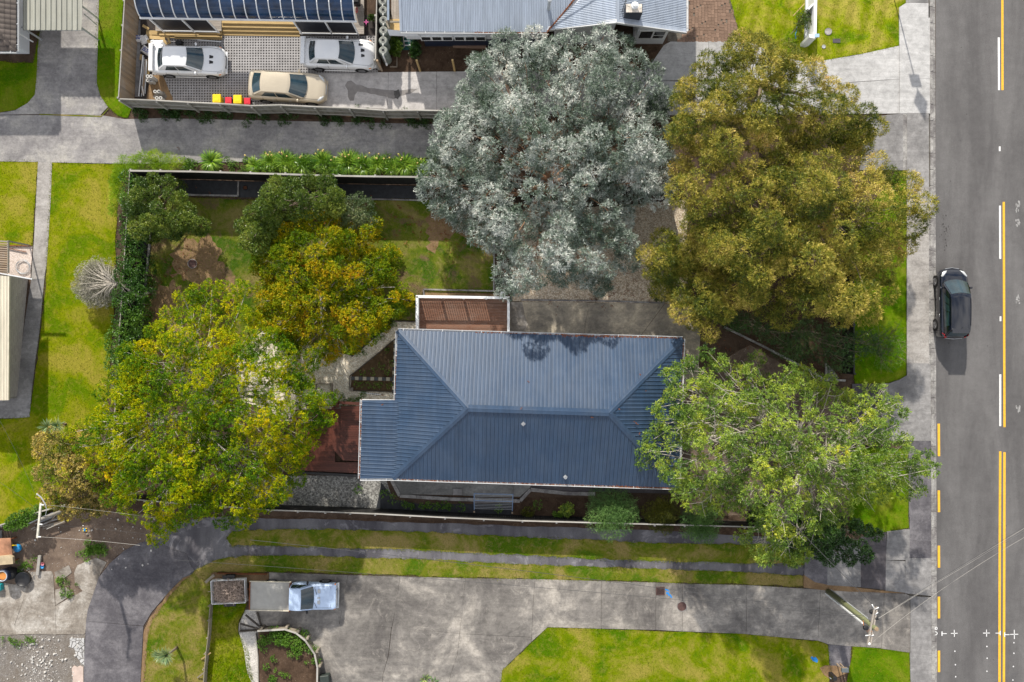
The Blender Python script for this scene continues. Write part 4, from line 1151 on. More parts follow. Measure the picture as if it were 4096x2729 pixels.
fence('paling_fence', 'pale timber paling fence standing between the green strip and the car pad', [(503, -70), (499, 0), (487, 200), (475, 390)], 1.85, 'fence_wood', face=-1, board=.15, cap=.06)
fence('paling_fence', 'weathered timber fence between the car pad and the shared driveway', [(477, 395), (625, 401), (750, 408), (880, 414), (1005, 422), (1122, 419), (1258, 426), (1398, 431), (1532, 440), (1670, 440), (1800, 443), (1990, 452)],
      1.8, 'fence_grey', face=-1, pitch_posts='ends', rails=(.3, 1.05, 1.68), cap=.07)
fence('paling_fence', 'narrow timber fence beside the row of water tanks', [(1508, -60), (1506, 60), (1503, 238)], 1.8, 'fence_grey', face=-1, cap=.05)
bf = fence('paling_fence', 'black-stained fence with pale capping at the top of the back lawn', [(520, 684), (760, 687), (1000, 694), (1140, 698), (1330, 704), (1500, 707), (1670, 709), (2000, 716), (2300, 730), (2700, 760)],
      2.2, 'fence_black', rail='fence_cap', face=1, cap=.10, rails=(.4, 1.8))
fence('paling_fence', 'black-stained fence along the hedge on the left of the plot', [(520, 684), (512, 800), (500, 1000), (480, 1300), (462, 1600), (450, 1900), (452, 1985)], 1.5, 'fence_black', rail='fence_grey', face=-1, cap=.06, rails=(.4, 1.2))
fence('paling_fence', 'black-stained fence with grey capping between the plot and the asphalt drive', [(452, 1990), (700, 2012), (900, 2026), (1080, 2040), (1300, 2047), (1500, 2055), (1780, 2070), (2090, 2083), (2500, 2094), (3100, 2110), (3395, 2118)],
      1.5, 'fence_black', rail='fence_cap', face=-1, cap=.07, rails=(.4,))
fence('front_fence', 'black front fence under the olive-leaved trees facing the grass verge', [(3405, 780), (3412, 1000), (3415, 1300), (3416, 1496)], 1.7, 'fence_black', rail='black', face=1, cap=.08, rails=(.4, 1.4))
fence('log_fence', 'low old board fence at the edge of the left neighbour lawn', [(-60, 2118), (0, 2101), (110, 2060), (215, 2032), (330, 2010)], .9, 'fence_grey', face=-1, rails=(.2, .7), cap=.06)
we = thing('timber_edging', 'thin broken board fence between the bottom-left grass and the long weeds', 'edging', U(838, 2500)); 
for (x0_, y0_), (x1_, y1_) in zip([(846, 2412), (842, 2470), (838, 2540), (830, 2600), (824, 2660), (820, 2740)][:-1], [(842, 2468), (838, 2538), (831, 2598), (825, 2658), (819, 2738), (818, 2800)][:]):
    bar_on(we, 'edging_board', U(x0_, y0_, .35), U(x1_, y1_, .35), .04, .5, M['old_wood'])
for x_, y_ in ((846, 2412), (842, 2470), (838, 2540), (829, 2602), (823, 2664)): bar_on(we, 'stake', U(x_ + 3, y_, 0), U(x_ + 3, y_, 0) + Vector((0, 0, .6)), .06, .06, M['old_wood'])
for a, b in (((806, 2637, .1), (842, 2612, .5)), ((790, 2711, .1), (822, 2686, .5))): bar_on(we, 'prop', U(*a), U(*b), .07, .05, M['new_wood' if a[0] > 800 else 'old_wood'])

# ------------------------------------------------------------------ grey corrugated house (top middle)
h2 = thing('house', 'neighbouring house with pale grey corrugated roof and row of white windows', 'house', U(2100, 60)); L = h2.location
e0 = U(1603, 126, 2.7); e1 = U(2186, 129, 2.7)
up_ = Vector((0, 1, 0)); sl = math.tan(math.radians(17))
def rise(p, dy): return Vector((p.x, p.y + dy, p.z + dy * sl))
v_top = U(2292, -3, 3.70)
r2 = MB(); r2.box(((e0.x + e1.x) / 2 - L.x, e0.y + 3 - L.y, 2.58), (e1.x - e0.x - .2, 5.6, .05)); r2 = r2.build('roof', M['white'], h2)
vy = e0.y + 4.2
roof_plane(r2, [e0, e1, Vector((e1.x + (v_top.x - e1.x) * 4.2 / max(.5, (v_top.y - e1.y)), vy, 2.7 + 4.2 * sl)), Vector((e0.x, vy, 2.7 + 4.2 * sl))], (1, 0, 0), M['roof_grey'], 'corr', .098, .028, .78)
g0 = U(2190, 122, 2.7); gr = U(2466, 92, 4.12); g1 = U(2744, 132, 2.7)
far = 5.5
roof_plane(r2, [g0, gr, gr + Vector((0, far, 0)), Vector((v_top.x, v_top.y, 3.55)) + Vector((.3, 0, .1))], (0, 1, 0), M['roof_grey'], 'corr', .098, .028, .78)
roof_plane(r2, [gr, g1, g1 + Vector((0, far, 0)), gr + Vector((0, far, 0))], (0, 1, 0), M['roof_grey'], 'corr', .098, .028, .78)
ridge_cap(r2, gr + Vector((0, .0, .0)), gr + Vector((0, far, 0)), M['roof_grey'], .16)
bar_on(r2, 'barge_board', g0 + Vector((0, -.02, .02)), gr + Vector((0, -.02, .03)), .05, .20, M['gutter'])
bar_on(r2, 'barge_board', gr + Vector((0, -.02, .03)), g1 + Vector((0, -.02, .02)), .05, .20, M['gutter'])
bar_on(r2, 'barge_cap', g0 + Vector((0, .08, .08)), gr + Vector((0, .08, .08)), .20, .02, M['gutter'])
bar_on(r2, 'barge_cap', gr + Vector((0, .08, .08)), g1 + Vector((0, .08, .08)), .20, .02, M['roof_grey'])
gutter(r2, e0, e1, M['gutter'], side=1); litter_in(r2, U(1900, 128, 2.73), e1, 60, .03, 12)
gutter(r2, g1 + Vector((0, .1, 0)), g1 + Vector((0, far, 0)), M['gutter'], side=1)
va = e1 + Vector((0, 0, .08)); vb = Vector((v_top.x, v_top.y, 3.72)) + Vector((.05, .0, .06))
litter_in(r2, va, va + (vb - va) * 2.2, 220, .02, 13, 'rust', 'valley_rust', .05)
bar_on(r2, 'flashing', e0 + Vector((.03, 0, .06)), Vector((e0.x + .03, vy, 2.76 + 4.2 * sl)), .14, .03, M['roof_grey'])
wy = e0.y + .15
wl_ = MB()
wl_.box(((e0.x + e1.x) / 2 - L.x + .1, wy + 2.5 - L.y, 1.85), (e1.x - e0.x - .1, 5.0, 1.5)); wl_.build('wall', M['white_wall'], h2)
MB().box(((e0.x + e1.x) / 2 - L.x + .6, wy + 2.48 - L.y, .55), (e1.x - e0.x - 1.1, 5.0, 1.1)).build('base_wall', plain('navy_wall', (.018, .028, .055), .5, .4), h2)
for x0_, x1_ in ((1683, 1812), (1817, 1944)):
    a = (x0_ - 2048) * 47.6 / F; b = (x1_ - 2048) * 47.6 / F
    w_ = MB().box(((a + b) / 2 - L.x, wy - .04 - L.y, 1.38), (b - a, .08, .66), bev=.01).build('window', M['white'], h2)
    for k in range(3):
        MB().box((a + (b - a) * (k + .5) / 3 - L.x, wy - .085 - L.y, 1.40), ((b - a) / 3 - .12, .012, .46)).build('pane', M['window'], w_)
# gable end: wall, porch recess and window bay
gy = gr.y
gw = MB(); x_a = g0.x + .5; x_b = gr.x + .1
gw.add([(x_a - L.x, gy + .35 - L.y, 0), (x_b - L.x, gy + .35 - L.y, 0), (x_b - L.x, gy + .35 - L.y, 3.95), (x_a - L.x, gy + .35 - L.y, 2.75),
        (x_a - L.x, gy + 4 - L.y, 0), (x_b - L.x, gy + 4 - L.y, 0), (x_b - L.x, gy + 4 - L.y, 3.95), (x_a - L.x, gy + 4 - L.y, 2.75)], [(0, 1, 2, 3), (7, 6, 5, 4), (1, 5, 6, 2), (0, 3, 7, 4), (3, 2, 6, 7)])
gw.build('gable_wall', M['white_wall'], h2)
bx0 = U(2532, 176).x; bx1 = U(2650, 176).x; by = U(0, 176).y
MB().box(((bx0 + bx1) / 2 - L.x, by + 2 - L.y, 1.3), (bx1 - bx0, 4, 2.6)).build('bay_wall', M['white_wall'], h2)
MB().box(((x_b + bx0) / 2 - L.x, by + 3.0 - L.y, 1.3), (bx0 - x_b, .1, 2.6)).build('porch_wall', M['dark'], h2)
w_ = MB().box(((bx0 + bx1) / 2 - L.x + .02, by - .03 - L.y, 1.55), (bx1 - bx0 - .16, .06, 1.25), bev=.01).build('window', M['white'], h2)
MB().box((bx0 + .52 - L.x, by - .065 - L.y, 1.6), (.72, .012, 1.0)).build('pane', M['window'], w_)
MB().box((bx0 + 1.30 - L.x, by - .065 - L.y, 1.82), (.62, .012, .5)).build('pane', M['window'], w_)
MB().box((bx0 + 1.30 - L.x, by - .065 - L.y, 1.28), (.62, .012, .38)).build('pane', M['window'], w_)
# chimney with its round cowl, aerial, flue
cp_ = U(2530, 50, 4.2)
ch = MB().box((cp_.x - L.x, cp_.y - L.y, 3.9), (.95, .52, 1.7), bev=.01).build('chimney', plain('chimney_paint', (.045, .05, .065), .6, .3, var=.4, scale=2), h2)
MB().box((cp_.x - L.x, cp_.y - L.y, 4.765), (.88, .46, .02)).build('chimney_cap', plain('stained_lid', (.55, .50, .44), .7, .3, var=.5, scale=3), ch)
MB().lathe([(.17, 4.78), (.17, 4.95), (.20, 4.96), (.20, 5.02), (.13, 5.04), (.12, 5.12), (.0, 5.16)], (cp_.x - L.x + .02, cp_.y - L.y + .06, 0), 20).build('cowl', M['white'], ch)
fp_ = U(2195, 33, 3.2)
MB().lathe([(.10, 2.9), (.10, 4.3), (.13, 4.3), (.13, 4.38), (.0, 4.42)], (fp_.x - L.x, fp_.y - L.y, 0), 16).build('flue', M['galv'], h2)
an = MB(); ab = U(2486, 52, 3.9) - L
an.tube([ab, ab + Vector((0, 0, 2.2))], .02, 6); tp = ab + Vector((0, 0, 2.2))
an.tube([tp + Vector((-.1, -.5, 0)), tp + Vector((.25, .9, 0))], .012, 5)
for k in range(7):
    c = tp + Vector((-.1 + .05 * k, -.5 + .2 * k, 0)); an.tube([c - Vector((.25, -.08, 0)), c + Vector((.25, -.08, 0))], .008, 4)
an.build('aerial', M['wire'], h2)
# lean-to and awning at the left end of this house
aw = MB(); q = [U(1548, 118, 2.3), U(1664, 127, 2.3), U(1675, 145, 1.9), U(1558, 142, 1.9)]
aw.add([p - L for p in q] + [p - L - Vector((0, 0, .06)) for p in q], [(3, 2, 1, 0), (4, 5, 6, 7), (0, 1, 5, 4), (1, 2, 6, 5), (2, 3, 7, 6), (3, 0, 4, 7)]); aw.build('awning', M['white_wall'], h2)
q0 = U(1545, 88, 2.3) - L; q1 = U(1600, 88, 2.3) - L
for a, b in ((q0, q1), (q0, U(1556, 116, 2.3) - L)):
    MB().bar(a, b, .10, .10).build('awning_beam', M['old_wood'], h2)
MB().box(((U(1580, 100, .9) - L).x, (U(1580, 100, .9) - L).y, .45), (.8, .7, .9)).build('porch_step', M['new_wood'], h2)
dkm = MB().box((0, 0, 0), (.135, 3.2, .03)).mesh('porch_board', M['deck_grey'])
for k in range(4):
    p = U(1570 + k * 9.5, 20, .6) - L; link('porch_board', dkm, h2, (p.x, p.y, .6))
bar_on(h2, 'fascia', U(1553, -60, 2.4), U(1553, 82, 2.4), .12, .14, plain('blue_fascia', (.20, .25, .32), .5, .3))

# ------------------------------------------------------------------ tiled house and carport (top left)
h3 = thing('house', 'brown tiled roof and white wall of the house in the top left corner', 'house', U(40, 60)); L = h3.location
ex = U(66, 205, 2.6)
wm = MB(); wx = U(118, 0).x; wyy = U(0, 216).y
wm.box((wx - 2.5 - L.x, wyy + 4 - L.y, 1.25), (5, 8, 2.5)); wm.build('wall', M['white_wall'], h3)
rf = MB(); pt_ = math.tan(math.radians(22))
hipd = 3.0
P0 = Vector((ex.x, ex.y, 2.6)); P1 = Vector((ex.x - hipd, ex.y + hipd, 2.6 + hipd * pt_)); P2 = Vector((ex.x, ex.y + 8, 2.6)); P3 = Vector((ex.x - hipd, ex.y + 8, 2.6 + hipd * pt_))
P4 = Vector((ex.x - 6, ex.y, 2.6)); 
vv = [p - L - Vector((0, 0, .03)) for p in (P0, P1, P2, P3, P4)]
rf.add(vv, [(0, 2, 3, 1), (0, 1, 4)]); rf = rf.build('roof', M['dark'], h3)
tl_ = MB()
w_t, l_t = .30, .34
segs = 5; tv = []; tf = []
for i in range(segs + 1):
    x = -w_t / 2 + w_t * i / segs; zz = .028 * math.sin(math.pi * i / segs)
    tv += [(x, 0, zz + .02), (x, l_t, zz), (x, 0, zz)]
for i in range(segs): tf += [(3 * i, 3 * i + 3, 3 * i + 4, 3 * i + 1), (3 * i + 2, 3 * i + 5, 3 * i + 3, 3 * i)]
tme = MB().add(tv, tf).mesh('tile', M['tile'])
ang = math.atan(pt_)
Lr = parent_loc(rf)
for row in range(9):                                   # slope that falls to the right
    for k in range(26):
        dd = row * .29; y = ex.y + .15 + k * .295
        if y - ex.y < dd + .05: continue
        o = link('tile', tme, rf); p = Vector((ex.x - dd * math.cos(ang), y, 2.6 + dd * math.sin(ang) + .02)) - Lr
        o.location = p; o.rotation_euler = Matrix.Rotation(math.radians(90), 3, 'Z').to_euler()
        R = Matrix.Rotation(math.radians(90), 3, 'Z') @ Matrix.Rotation(ang, 3, 'X'); o.rotation_euler = R.to_euler()
for row in range(9):                                   # slope that falls to the bottom
    for k in range(20):
        dd = row * .29; x = ex.x - .15 - k * .295
        if ex.x - x < dd + .05: continue
        o = link('tile', tme, rf); o.location = Vector((x, ex.y + dd * math.cos(ang), 2.6 + dd * math.sin(ang) + .02)) - Lr
        o.rotation_euler = (ang, 0, 0)
ridge_cap(rf, P0, P1, M['tile'], .12, 'hip_cap', lift=.03)
gutter(rf, P0 - Vector((0, 0, .02)), P2 - Vector((0, 0, .02)), M['gutter'], side=1); gutter(rf, P4, P0, M['gutter'], side=1)
for k in range(2):
    p = U(82 + k * 9, 152, 1.3) - L; MB().box((wx + .01 - L.x, p.y + k * 0 + .0, 1.3 + .0), (.03, .12, .45)).build('wall_vent', M['dark'], h3) if k == 0 else MB().box((wx + .01 - L.x, p.y - .35, 1.3), (.03, .12, .45)).build('wall_vent', M['dark'], h3)
MB().bar(U(70, 131, 2.2) - L, U(132, 168, .8) - L, .06, .06).build('downpipe', M['white'], h3)

cpo = thing('carport', 'carport with a weathered ribbed roof over the top left driveway', 'carport', U(215, 60)); L = cpo.location
cr_ = MB(); q = [U(92, 121, 2.1), U(331, 122, 2.1), U(334, -80, 2.1), U(92, -80, 2.1)]
roof_plane(cpo, q, (1, 0, 0), M['roof_zinc'], 'rib', .31, .07, .93, start=.1)
for x_, y_ in ((331, 118), (331, 30), (95, 118)):
    p = U(x_, y_, 2.1); bar_on(cpo, 'post', (p.x - .15, p.y + .15, 0), (p.x - .15, p.y + .15, 2.05), .08, .08, M['galv'])
bar_on(cpo, 'brace', U(336, 56, 2.0), U(388, 101, .2), .05, .05, M['galv'])
bar_on(cpo, 'beam', U(93, 119, 2.02), U(331, 120, 2.02), .06, .12, M['galv'])

# ------------------------------------------------------------------ cream-roofed building (left edge)
h4 = thing('building', 'cream-roofed pale block building at the left edge beside the garden path', 'building', U(20, 1350)); L = h4.location
wa = U(113, 1113); wb = U(69, 1592)
dv = (wb - wa); wlen = dv.length; dn = dv.normalized(); out_ = Vector((-dn.y, dn.x, 0)); out_ = out_ if out_.x > 0 else -out_
hh = 2.25
core = MB(); q = [wa - out_ * .03, wb - out_ * .03, wb - out_ * 5, wa - out_ * 5]; core.prism([(p - L).xy for p in q], 0, hh); core.build('wall', M['mortar'], h4)
bme = MB().box((0, 0, 0), (.385, .06, .185), bev=.006).mesh('block', M['wall_block']); bha = MB().box((0, 0, 0), (.185, .06, .185), bev=.006).mesh('block', M['wall_block'])
ang = math.atan2(dn.y, dn.x)
wallo = h4.children[0]
for r_i in range(11):
    x = -.2 if r_i % 2 else 0.0
    while x < wlen - .05:
        w = .395; me_ = bme
        if x < 0: w = .195; x = 0; me_ = bha
        if x + w > wlen: me_ = bha; w = .195
        p = wa + dn * (x + w / 2) - out_ * .025 - L
        if x + w <= wlen + .02: link('block', me_, h4, (p.x, p.y, .12 + r_i * .195), ang)
        x += w
q = [U(36, 1106, 2.35), U(33, 1601, 2.35), U(-120, 1606, 2.75), U(-120, 1090, 2.75)]
roof_plane(h4, q, (0, 1, 0) if False else (q[1] - q[0]).cross(Vector((0, 0, 1))), M['roof_cream'], 'rib', .17, .03, .76) if False else roof_plane(h4, q, (1, 0, .0), M['roof_cream'], 'rib', .16, .025, .64)
bar_on(h4, 'gutter', U(37, 1106, 2.33), U(34, 1601, 2.33), .06, .12, plain('cream_trim', (.62, .57, .46), .5, .3))
bar_on(h4, 'fascia', U(-20, 1090, 2.3), U(130, 1117, 2.1), .07, .10, M['gutter'])
pg = thing('pergola', 'tan louvred pergola beside the pale shell bed at the left edge', 'pergola', U(0, 1028)); 
for k in range(15):
    y = 966 + k * 9; bar_on(pg, 'louvre', U(-60, y - 4, 2.2), U(31, y + 2 + k * .0, 2.2), .075, .03, M['fence_wood'])
bar_on(pg, 'beam', U(33, 963, 2.14), U(33, 1092, 2.14), .07, .12, M['fence_grey']); bar_on(pg, 'beam', U(-60, 961, 2.16), U(33, 967, 2.16), .07, .12, M['fence_grey'])
bar_on(pg, 'post', U(33, 965, 2.1) * 1 - Vector((0, 0, 2.1)), U(33, 965, 2.1), .08, .08, M['fence_grey'])
wc = thing('wire_coil', 'coil of grey wire lying on the pale shell bed', 'wire', U(94, 1070, .05)); m = MB()
rr = random.Random(8)
for k in range(9):
    r = rr.uniform(.34, .44); cx_, cy_ = rr.uniform(-.05, .05), rr.uniform(-.05, .05)
    m.tube([(cx_ + r * math.cos(a) * rr.uniform(.97, 1.03), cy_ + r * math.sin(a), .02 + k * .008 + .01 * math.sin(a * 2 + k)) for a in [j * 2 * math.pi / 22 for j in range(23)]], .007, 4, False)
m.build('wire_loops', M['galv'], wc)
tb = thing('timber_edging', 'thin brown boards edging the shell bed beside the louvred pergola', 'edging', U(80, 985))
bar_on(tb, 'edging_board', U(30, 983, .08), U(125, 984, .08), .05, .1, M['rust']); bar_on(tb, 'edging_board', U(32, 993, .1), U(105, 1008, .1), .04, .06, M['rust'])

# ------------------------------------------------------------------ curved canopy with its decks
cn = thing('canopy', 'long curved canopy of blue translucent panels between white ribs', 'canopy', U(990, 40)); L = cn.location
ca = U(563, 70, 2.35); cb = U(1423, 84, 2.35); npn = 18; d = (cb - ca) / npn
prof = [(0, 0), (.04, .18), (.16, .40), (.38, .62), (.72, .82), (1.15, .96), (1.65, 1.02), (2.15, .98), (2.6, .84)]
pm = MB(); vs_ = []; fs_ = []
for y, z in prof: vs_ += [(.03, y, z), (d.length - .03, y, z)]
for i in range(len(prof) - 1): fs_.append((2 * i, 2 * i + 1, 2 * i + 3, 2 * i + 2))
pm.add(vs_, fs_)
poly_m = plain('blue_polycarbonate', (.011, .034, .085), .12, .5, var=.7, scale=1.0, world=True)
pme = pm.mesh('roof_panel', poly_m, True)
rm = MB()
for (y0_, z0_), (y1_, z1_) in zip(prof[:-1], prof[1:]): rm.bar((0, y0_, z0_ + .02), (0, y1_, z1_ + .02), .055, .05)
rme = rm.mesh('rib', M['white'])
ang = math.atan2(d.y, d.x)
for k in range(npn + 1):
    p = ca + d * k - L
    link('rib', rme, cn, p, ang)
    if k < npn: link('roof_panel', pme, cn, p, ang)
bar_on(cn, 'beam', ca - Vector((.05, .03, .03)), cb + Vector((.05, -.03, -.03)), .09, .12, M['white'])
mesh_scr = plain('dark_screen', (.012, .014, .022), .5, .4)
for grp in ((596, 725, 826), (1172, 1299, 1408)):
    ps = []
    for x_ in grp:
        t = U(x_, 70 + (x_ - 563) * .0163 + 4, 2.3); ps.append(t)
        bar_on(cn, 'post', (t.x, t.y, .3), (t.x, t.y, 2.3), .08, .08, M['white'])
    for a, b in zip(ps[:-1], ps[1:]):
        bar_on(cn, 'screen', Vector((a.x + .05, a.y + .04, 1.35)), Vector((b.x - .05, b.y + .04, 1.35)), .012, 1.75, mesh_scr)
        bar_on(cn, 'screen_rail', Vector((a.x, a.y, .42)), Vector((b.x, b.y, .42)), .06, .06, M['white'])
for nm, x0_, x1_, y1_, lab in (('deck', 622, 886, 124, 'grey boarded deck under the left part of the blue canopy'), ('deck', 1198, 1456, 137, 'grey boarded deck under the right end of the blue canopy')):
    dk = thing(nm, lab, 'deck', U((x0_ + x1_) / 2, 60)); L = dk.location
    a = U(x0_, y1_, .3); b = U(x1_, y1_ + 2, .3); me_ = MB().box((0, 0, 0), (b.x - a.x, .132, .03)).mesh('deck_board', M['deck_grey'])
    for k in range(20): link('deck_board', me_, dk, ((a.x + b.x) / 2 - L.x, a.y + .07 + k * .14 - L.y, .3))
    MB().box(((a.x + b.x) / 2 - L.x, a.y + 1.4 - L.y, .14), (b.x - a.x - .05, 2.7, .26)).build('deck_frame', M['old_wood'], dk)
sp = thing('steps', 'three broad new-pine steps between the two canopy decks', 'steps', U(1040, 100)); L = sp.location
for k in range(4):
    a = U(888, 118 - k * 16 + 16, .05 + k * .09); b = U(1200, 122 - k * 16 + 17, .05 + k * .09)
    bar_on(sp, 'tread', a - Vector((0, 0, 0)), b, .24, .06, M['new_wood'])
MB().box((0, .6, .08), (4.6, 1.2, .14)).build('step_frame', M['dark'], sp)
# ------------------------------------------------------------------ plants
D_ = 4096 / 2353.0
def DP(pts): return [(x * D_, y * D_) for x, y in pts]
BARK = {'grey': 'bark', 'red': 'bark_red', 'pale': 'bark_pale'}

def norm(a): return a / np.maximum(1e-9, np.linalg.norm(a, axis=-1, keepdims=True))

def leaf_mesh(name, base, dirs, length, width, mat, tint, rs, fold=.25, up_bias=.6, hint=None):
    """one small pointed blade per entry"""
    n = len(base)
    d = norm(dirs)
    r = norm(rs.normal(size=(n, 3)) * .75 + np.array([-.10, .45, up_bias * 2.2])) if hint is None else norm(rs.normal(size=(n, 3)) * .55 + hint * 1.1 + np.array([-.05, .25, .55]))
    side = norm(np.cross(d, r)); nrm = norm(np.cross(side, d))
    L = length[:, None]; W = width[:, None]
    a = base; tip = base + d * L - nrm * L * fold * .3
    mid = base + d * L * .5
    b = mid + side * W * .5 + nrm * W * fold; c = mid - side * W * .5 + nrm * W * fold
    V = np.empty((n, 4, 3), dtype=np.float32); V[:, 0] = a; V[:, 1] = b; V[:, 2] = tip; V[:, 3] = c
    me = bpy.data.meshes.new(name)
    me.vertices.add(4 * n); me.vertices.foreach_set('co', V.ravel())
    me.loops.add(4 * n); me.loops.foreach_set('vertex_index', np.arange(4 * n, dtype=np.int32))
    me.polygons.add(n); me.polygons.foreach_set('loop_start', np.arange(0, 4 * n, 4, dtype=np.int32))
    me.polygons.foreach_set('loop_total', np.full(n, 4, dtype=np.int32))
    at = me.attributes.new('tint', 'FLOAT', 'POINT'); at.data.foreach_set('value', np.repeat(tint.astype(np.float32), 4))
    me.materials.append(mat); me.update(); me.validate()
    return me

def in_poly(P, poly):
    x, y = P[:, 0], P[:, 1]; c = np.zeros(len(P), bool); n = len(poly)
    for i in range(n):
        x1, y1 = poly[i]; x2, y2 = poly[(i + 1) % n]
        cond = (y1 > y) != (y2 > y)
        with np.errstate(divide='ignore', invalid='ignore'):
            xi = (x2 - x1) * (y - y1) / (y2 - y1) + x1
        c ^= cond & (x < xi)
    return c
def edge_dist(P, poly):
    d = np.full(len(P), 1e9); n = len(poly)
    for i in range(n):
        a = np.array(poly[i], float); b = np.array(poly[(i + 1) % n], float); ab = b - a
        t = np.clip(((P - a) @ ab) / max(1e-9, ab @ ab), 0, 1)
        d = np.minimum(d, np.linalg.norm(P - (a + t[:, None] * ab), axis=1))
    return d

def Uv(P, z):
    k = (H - z) / F
    return np.stack([(P[:, 0] - 2048.0) * k, (1364.5 - P[:, 1]) * k, z], axis=1)

def grow_crown(poly, z_edge, z_top, spacing, seed, lump=1.0, lump_scale=.4, edge_in=.3, reach=3.0, under=.5):
    """clump centres and sizes filling a crown of the given outline"""
    rs = np.random.RandomState(seed)
    poly = [(float(a), float(b)) for a, b in poly]
    xs_ = [p[0] for p in poly]; ys_ = [p[1] for p in poly]
    k = F / (H - (z_edge + z_top) / 2); sp = spacing * k
    cand = np.stack([rs.uniform(min(xs_), max(xs_), 9000), rs.uniform(min(ys_), max(ys_), 9000)], axis=1)
    cand = cand[in_poly(cand, poly)]; ed = edge_dist(cand, poly)
    ok = ed > edge_in * k; cand, ed = cand[ok], ed[ok]
    keep = np.zeros(len(cand), bool); kept = np.empty((0, 2)); idx = []
    for i, p in enumerate(cand):
        if len(kept) == 0 or np.min(np.sum((kept - p) ** 2, axis=1)) > sp * sp: kept = np.vstack([kept, p]); idx.append(i)
    P, ed = kept, ed[idx]
    t = np.clip(ed / (reach * k), 0, 1)
    z = z_edge + (z_top - z_edge) * np.sqrt(1 - (1 - t) ** 2)
    # big rounded lobes with creases between them
    Ls = 1.0 / lump_scale * k * .8; kept = np.empty((0, 2))
    for q in cand:
        if len(kept) == 0 or np.min(np.sum((kept - q) ** 2, axis=1)) > Ls * Ls: kept = np.vstack([kept, q])
    lz = rs.uniform(-.55, .35, len(kept)) * lump
    lr = Ls * rs.uniform(.62, .9, len(kept))
    for i in range(len(z)):
        d = np.sqrt(np.sum((kept - P[i]) ** 2, axis=1)); h = lz + lump * 1.3 * (np.sqrt(np.clip(1 - (d / lr) ** 2, 0, 1)) - 1); z[i] += np.max(h) + .3
        q = Vector((P[i, 0] / k * .9 + seed, P[i, 1] / k * .9, seed * 1.7)); z[i] += .25 * lump * noise.noise(q)
    z = np.clip(z, .35, z_top + lump)
    C = Uv(P, z); R = spacing * rs.uniform(.55, 1.0, len(z))
    if under > 0:                                     # a lower storey, so that the crown has depth
        m = rs.rand(len(z)) < under
        C2 = C[m].copy(); C2[:, 2] -= rs.uniform(.9, 2.0, m.sum()); C2[:, :2] *= 1.0
        C = np.vstack([C, C2]); R = np.concatenate([R, R[m] * 1.0])
    return C, R

def crown_mesh(name, C, R, n, mat, seed, leaf=(.16, .035), sprig=5, spread=.7, shell=(.55, 1.05), squash=.75, out=.9, up=.3, fold=.2, low=.35, jitter=.3, tint_clump=.4):
    rs = np.random.RandomState(seed)
    w = R ** 2; w = w / w.sum(); ns = max(1, n // sprig)
    ci = rs.choice(len(C), ns, p=w)
    d = norm(rs.normal(size=(ns, 3))); flip = (d[:, 2] < 0) & (rs.rand(ns) > low); d[flip, 2] *= -1
    rad = rs.uniform(shell[0], shell[1], ns) ** .6 * R[ci]
    off = d * rad[:, None]; off[:, 2] *= squash
    base = C[ci] + off
    sd = norm(d * out + np.array([0, 0, up]) + rs.normal(size=(ns, 3)) * jitter)
    base = np.repeat(base, sprig, axis=0); sdr = np.repeat(sd, sprig, axis=0)
    N = len(base)
    dirs = norm(sdr + rs.normal(size=(N, 3)) * spread)
    base = base + dirs * rs.uniform(0, .04, N)[:, None] + rs.normal(size=(N, 3)) * leaf[0] * .22
    ct = rs.rand(len(C)); tint = ct[ci] * .35 + rs.rand(ns) * .5
    tint = np.repeat((tint - .42) * 1.25 + .42, sprig) + rs.rand(N) * .22 - .03
    L = leaf[0] * rs.uniform(.6, 1.25, N); W = leaf[1] * rs.uniform(.7, 1.25, N)
    return leaf_mesh(name, base, dirs, L, W, mat, np.clip(tint, 0, 1), rs, fold, hint=sdr)

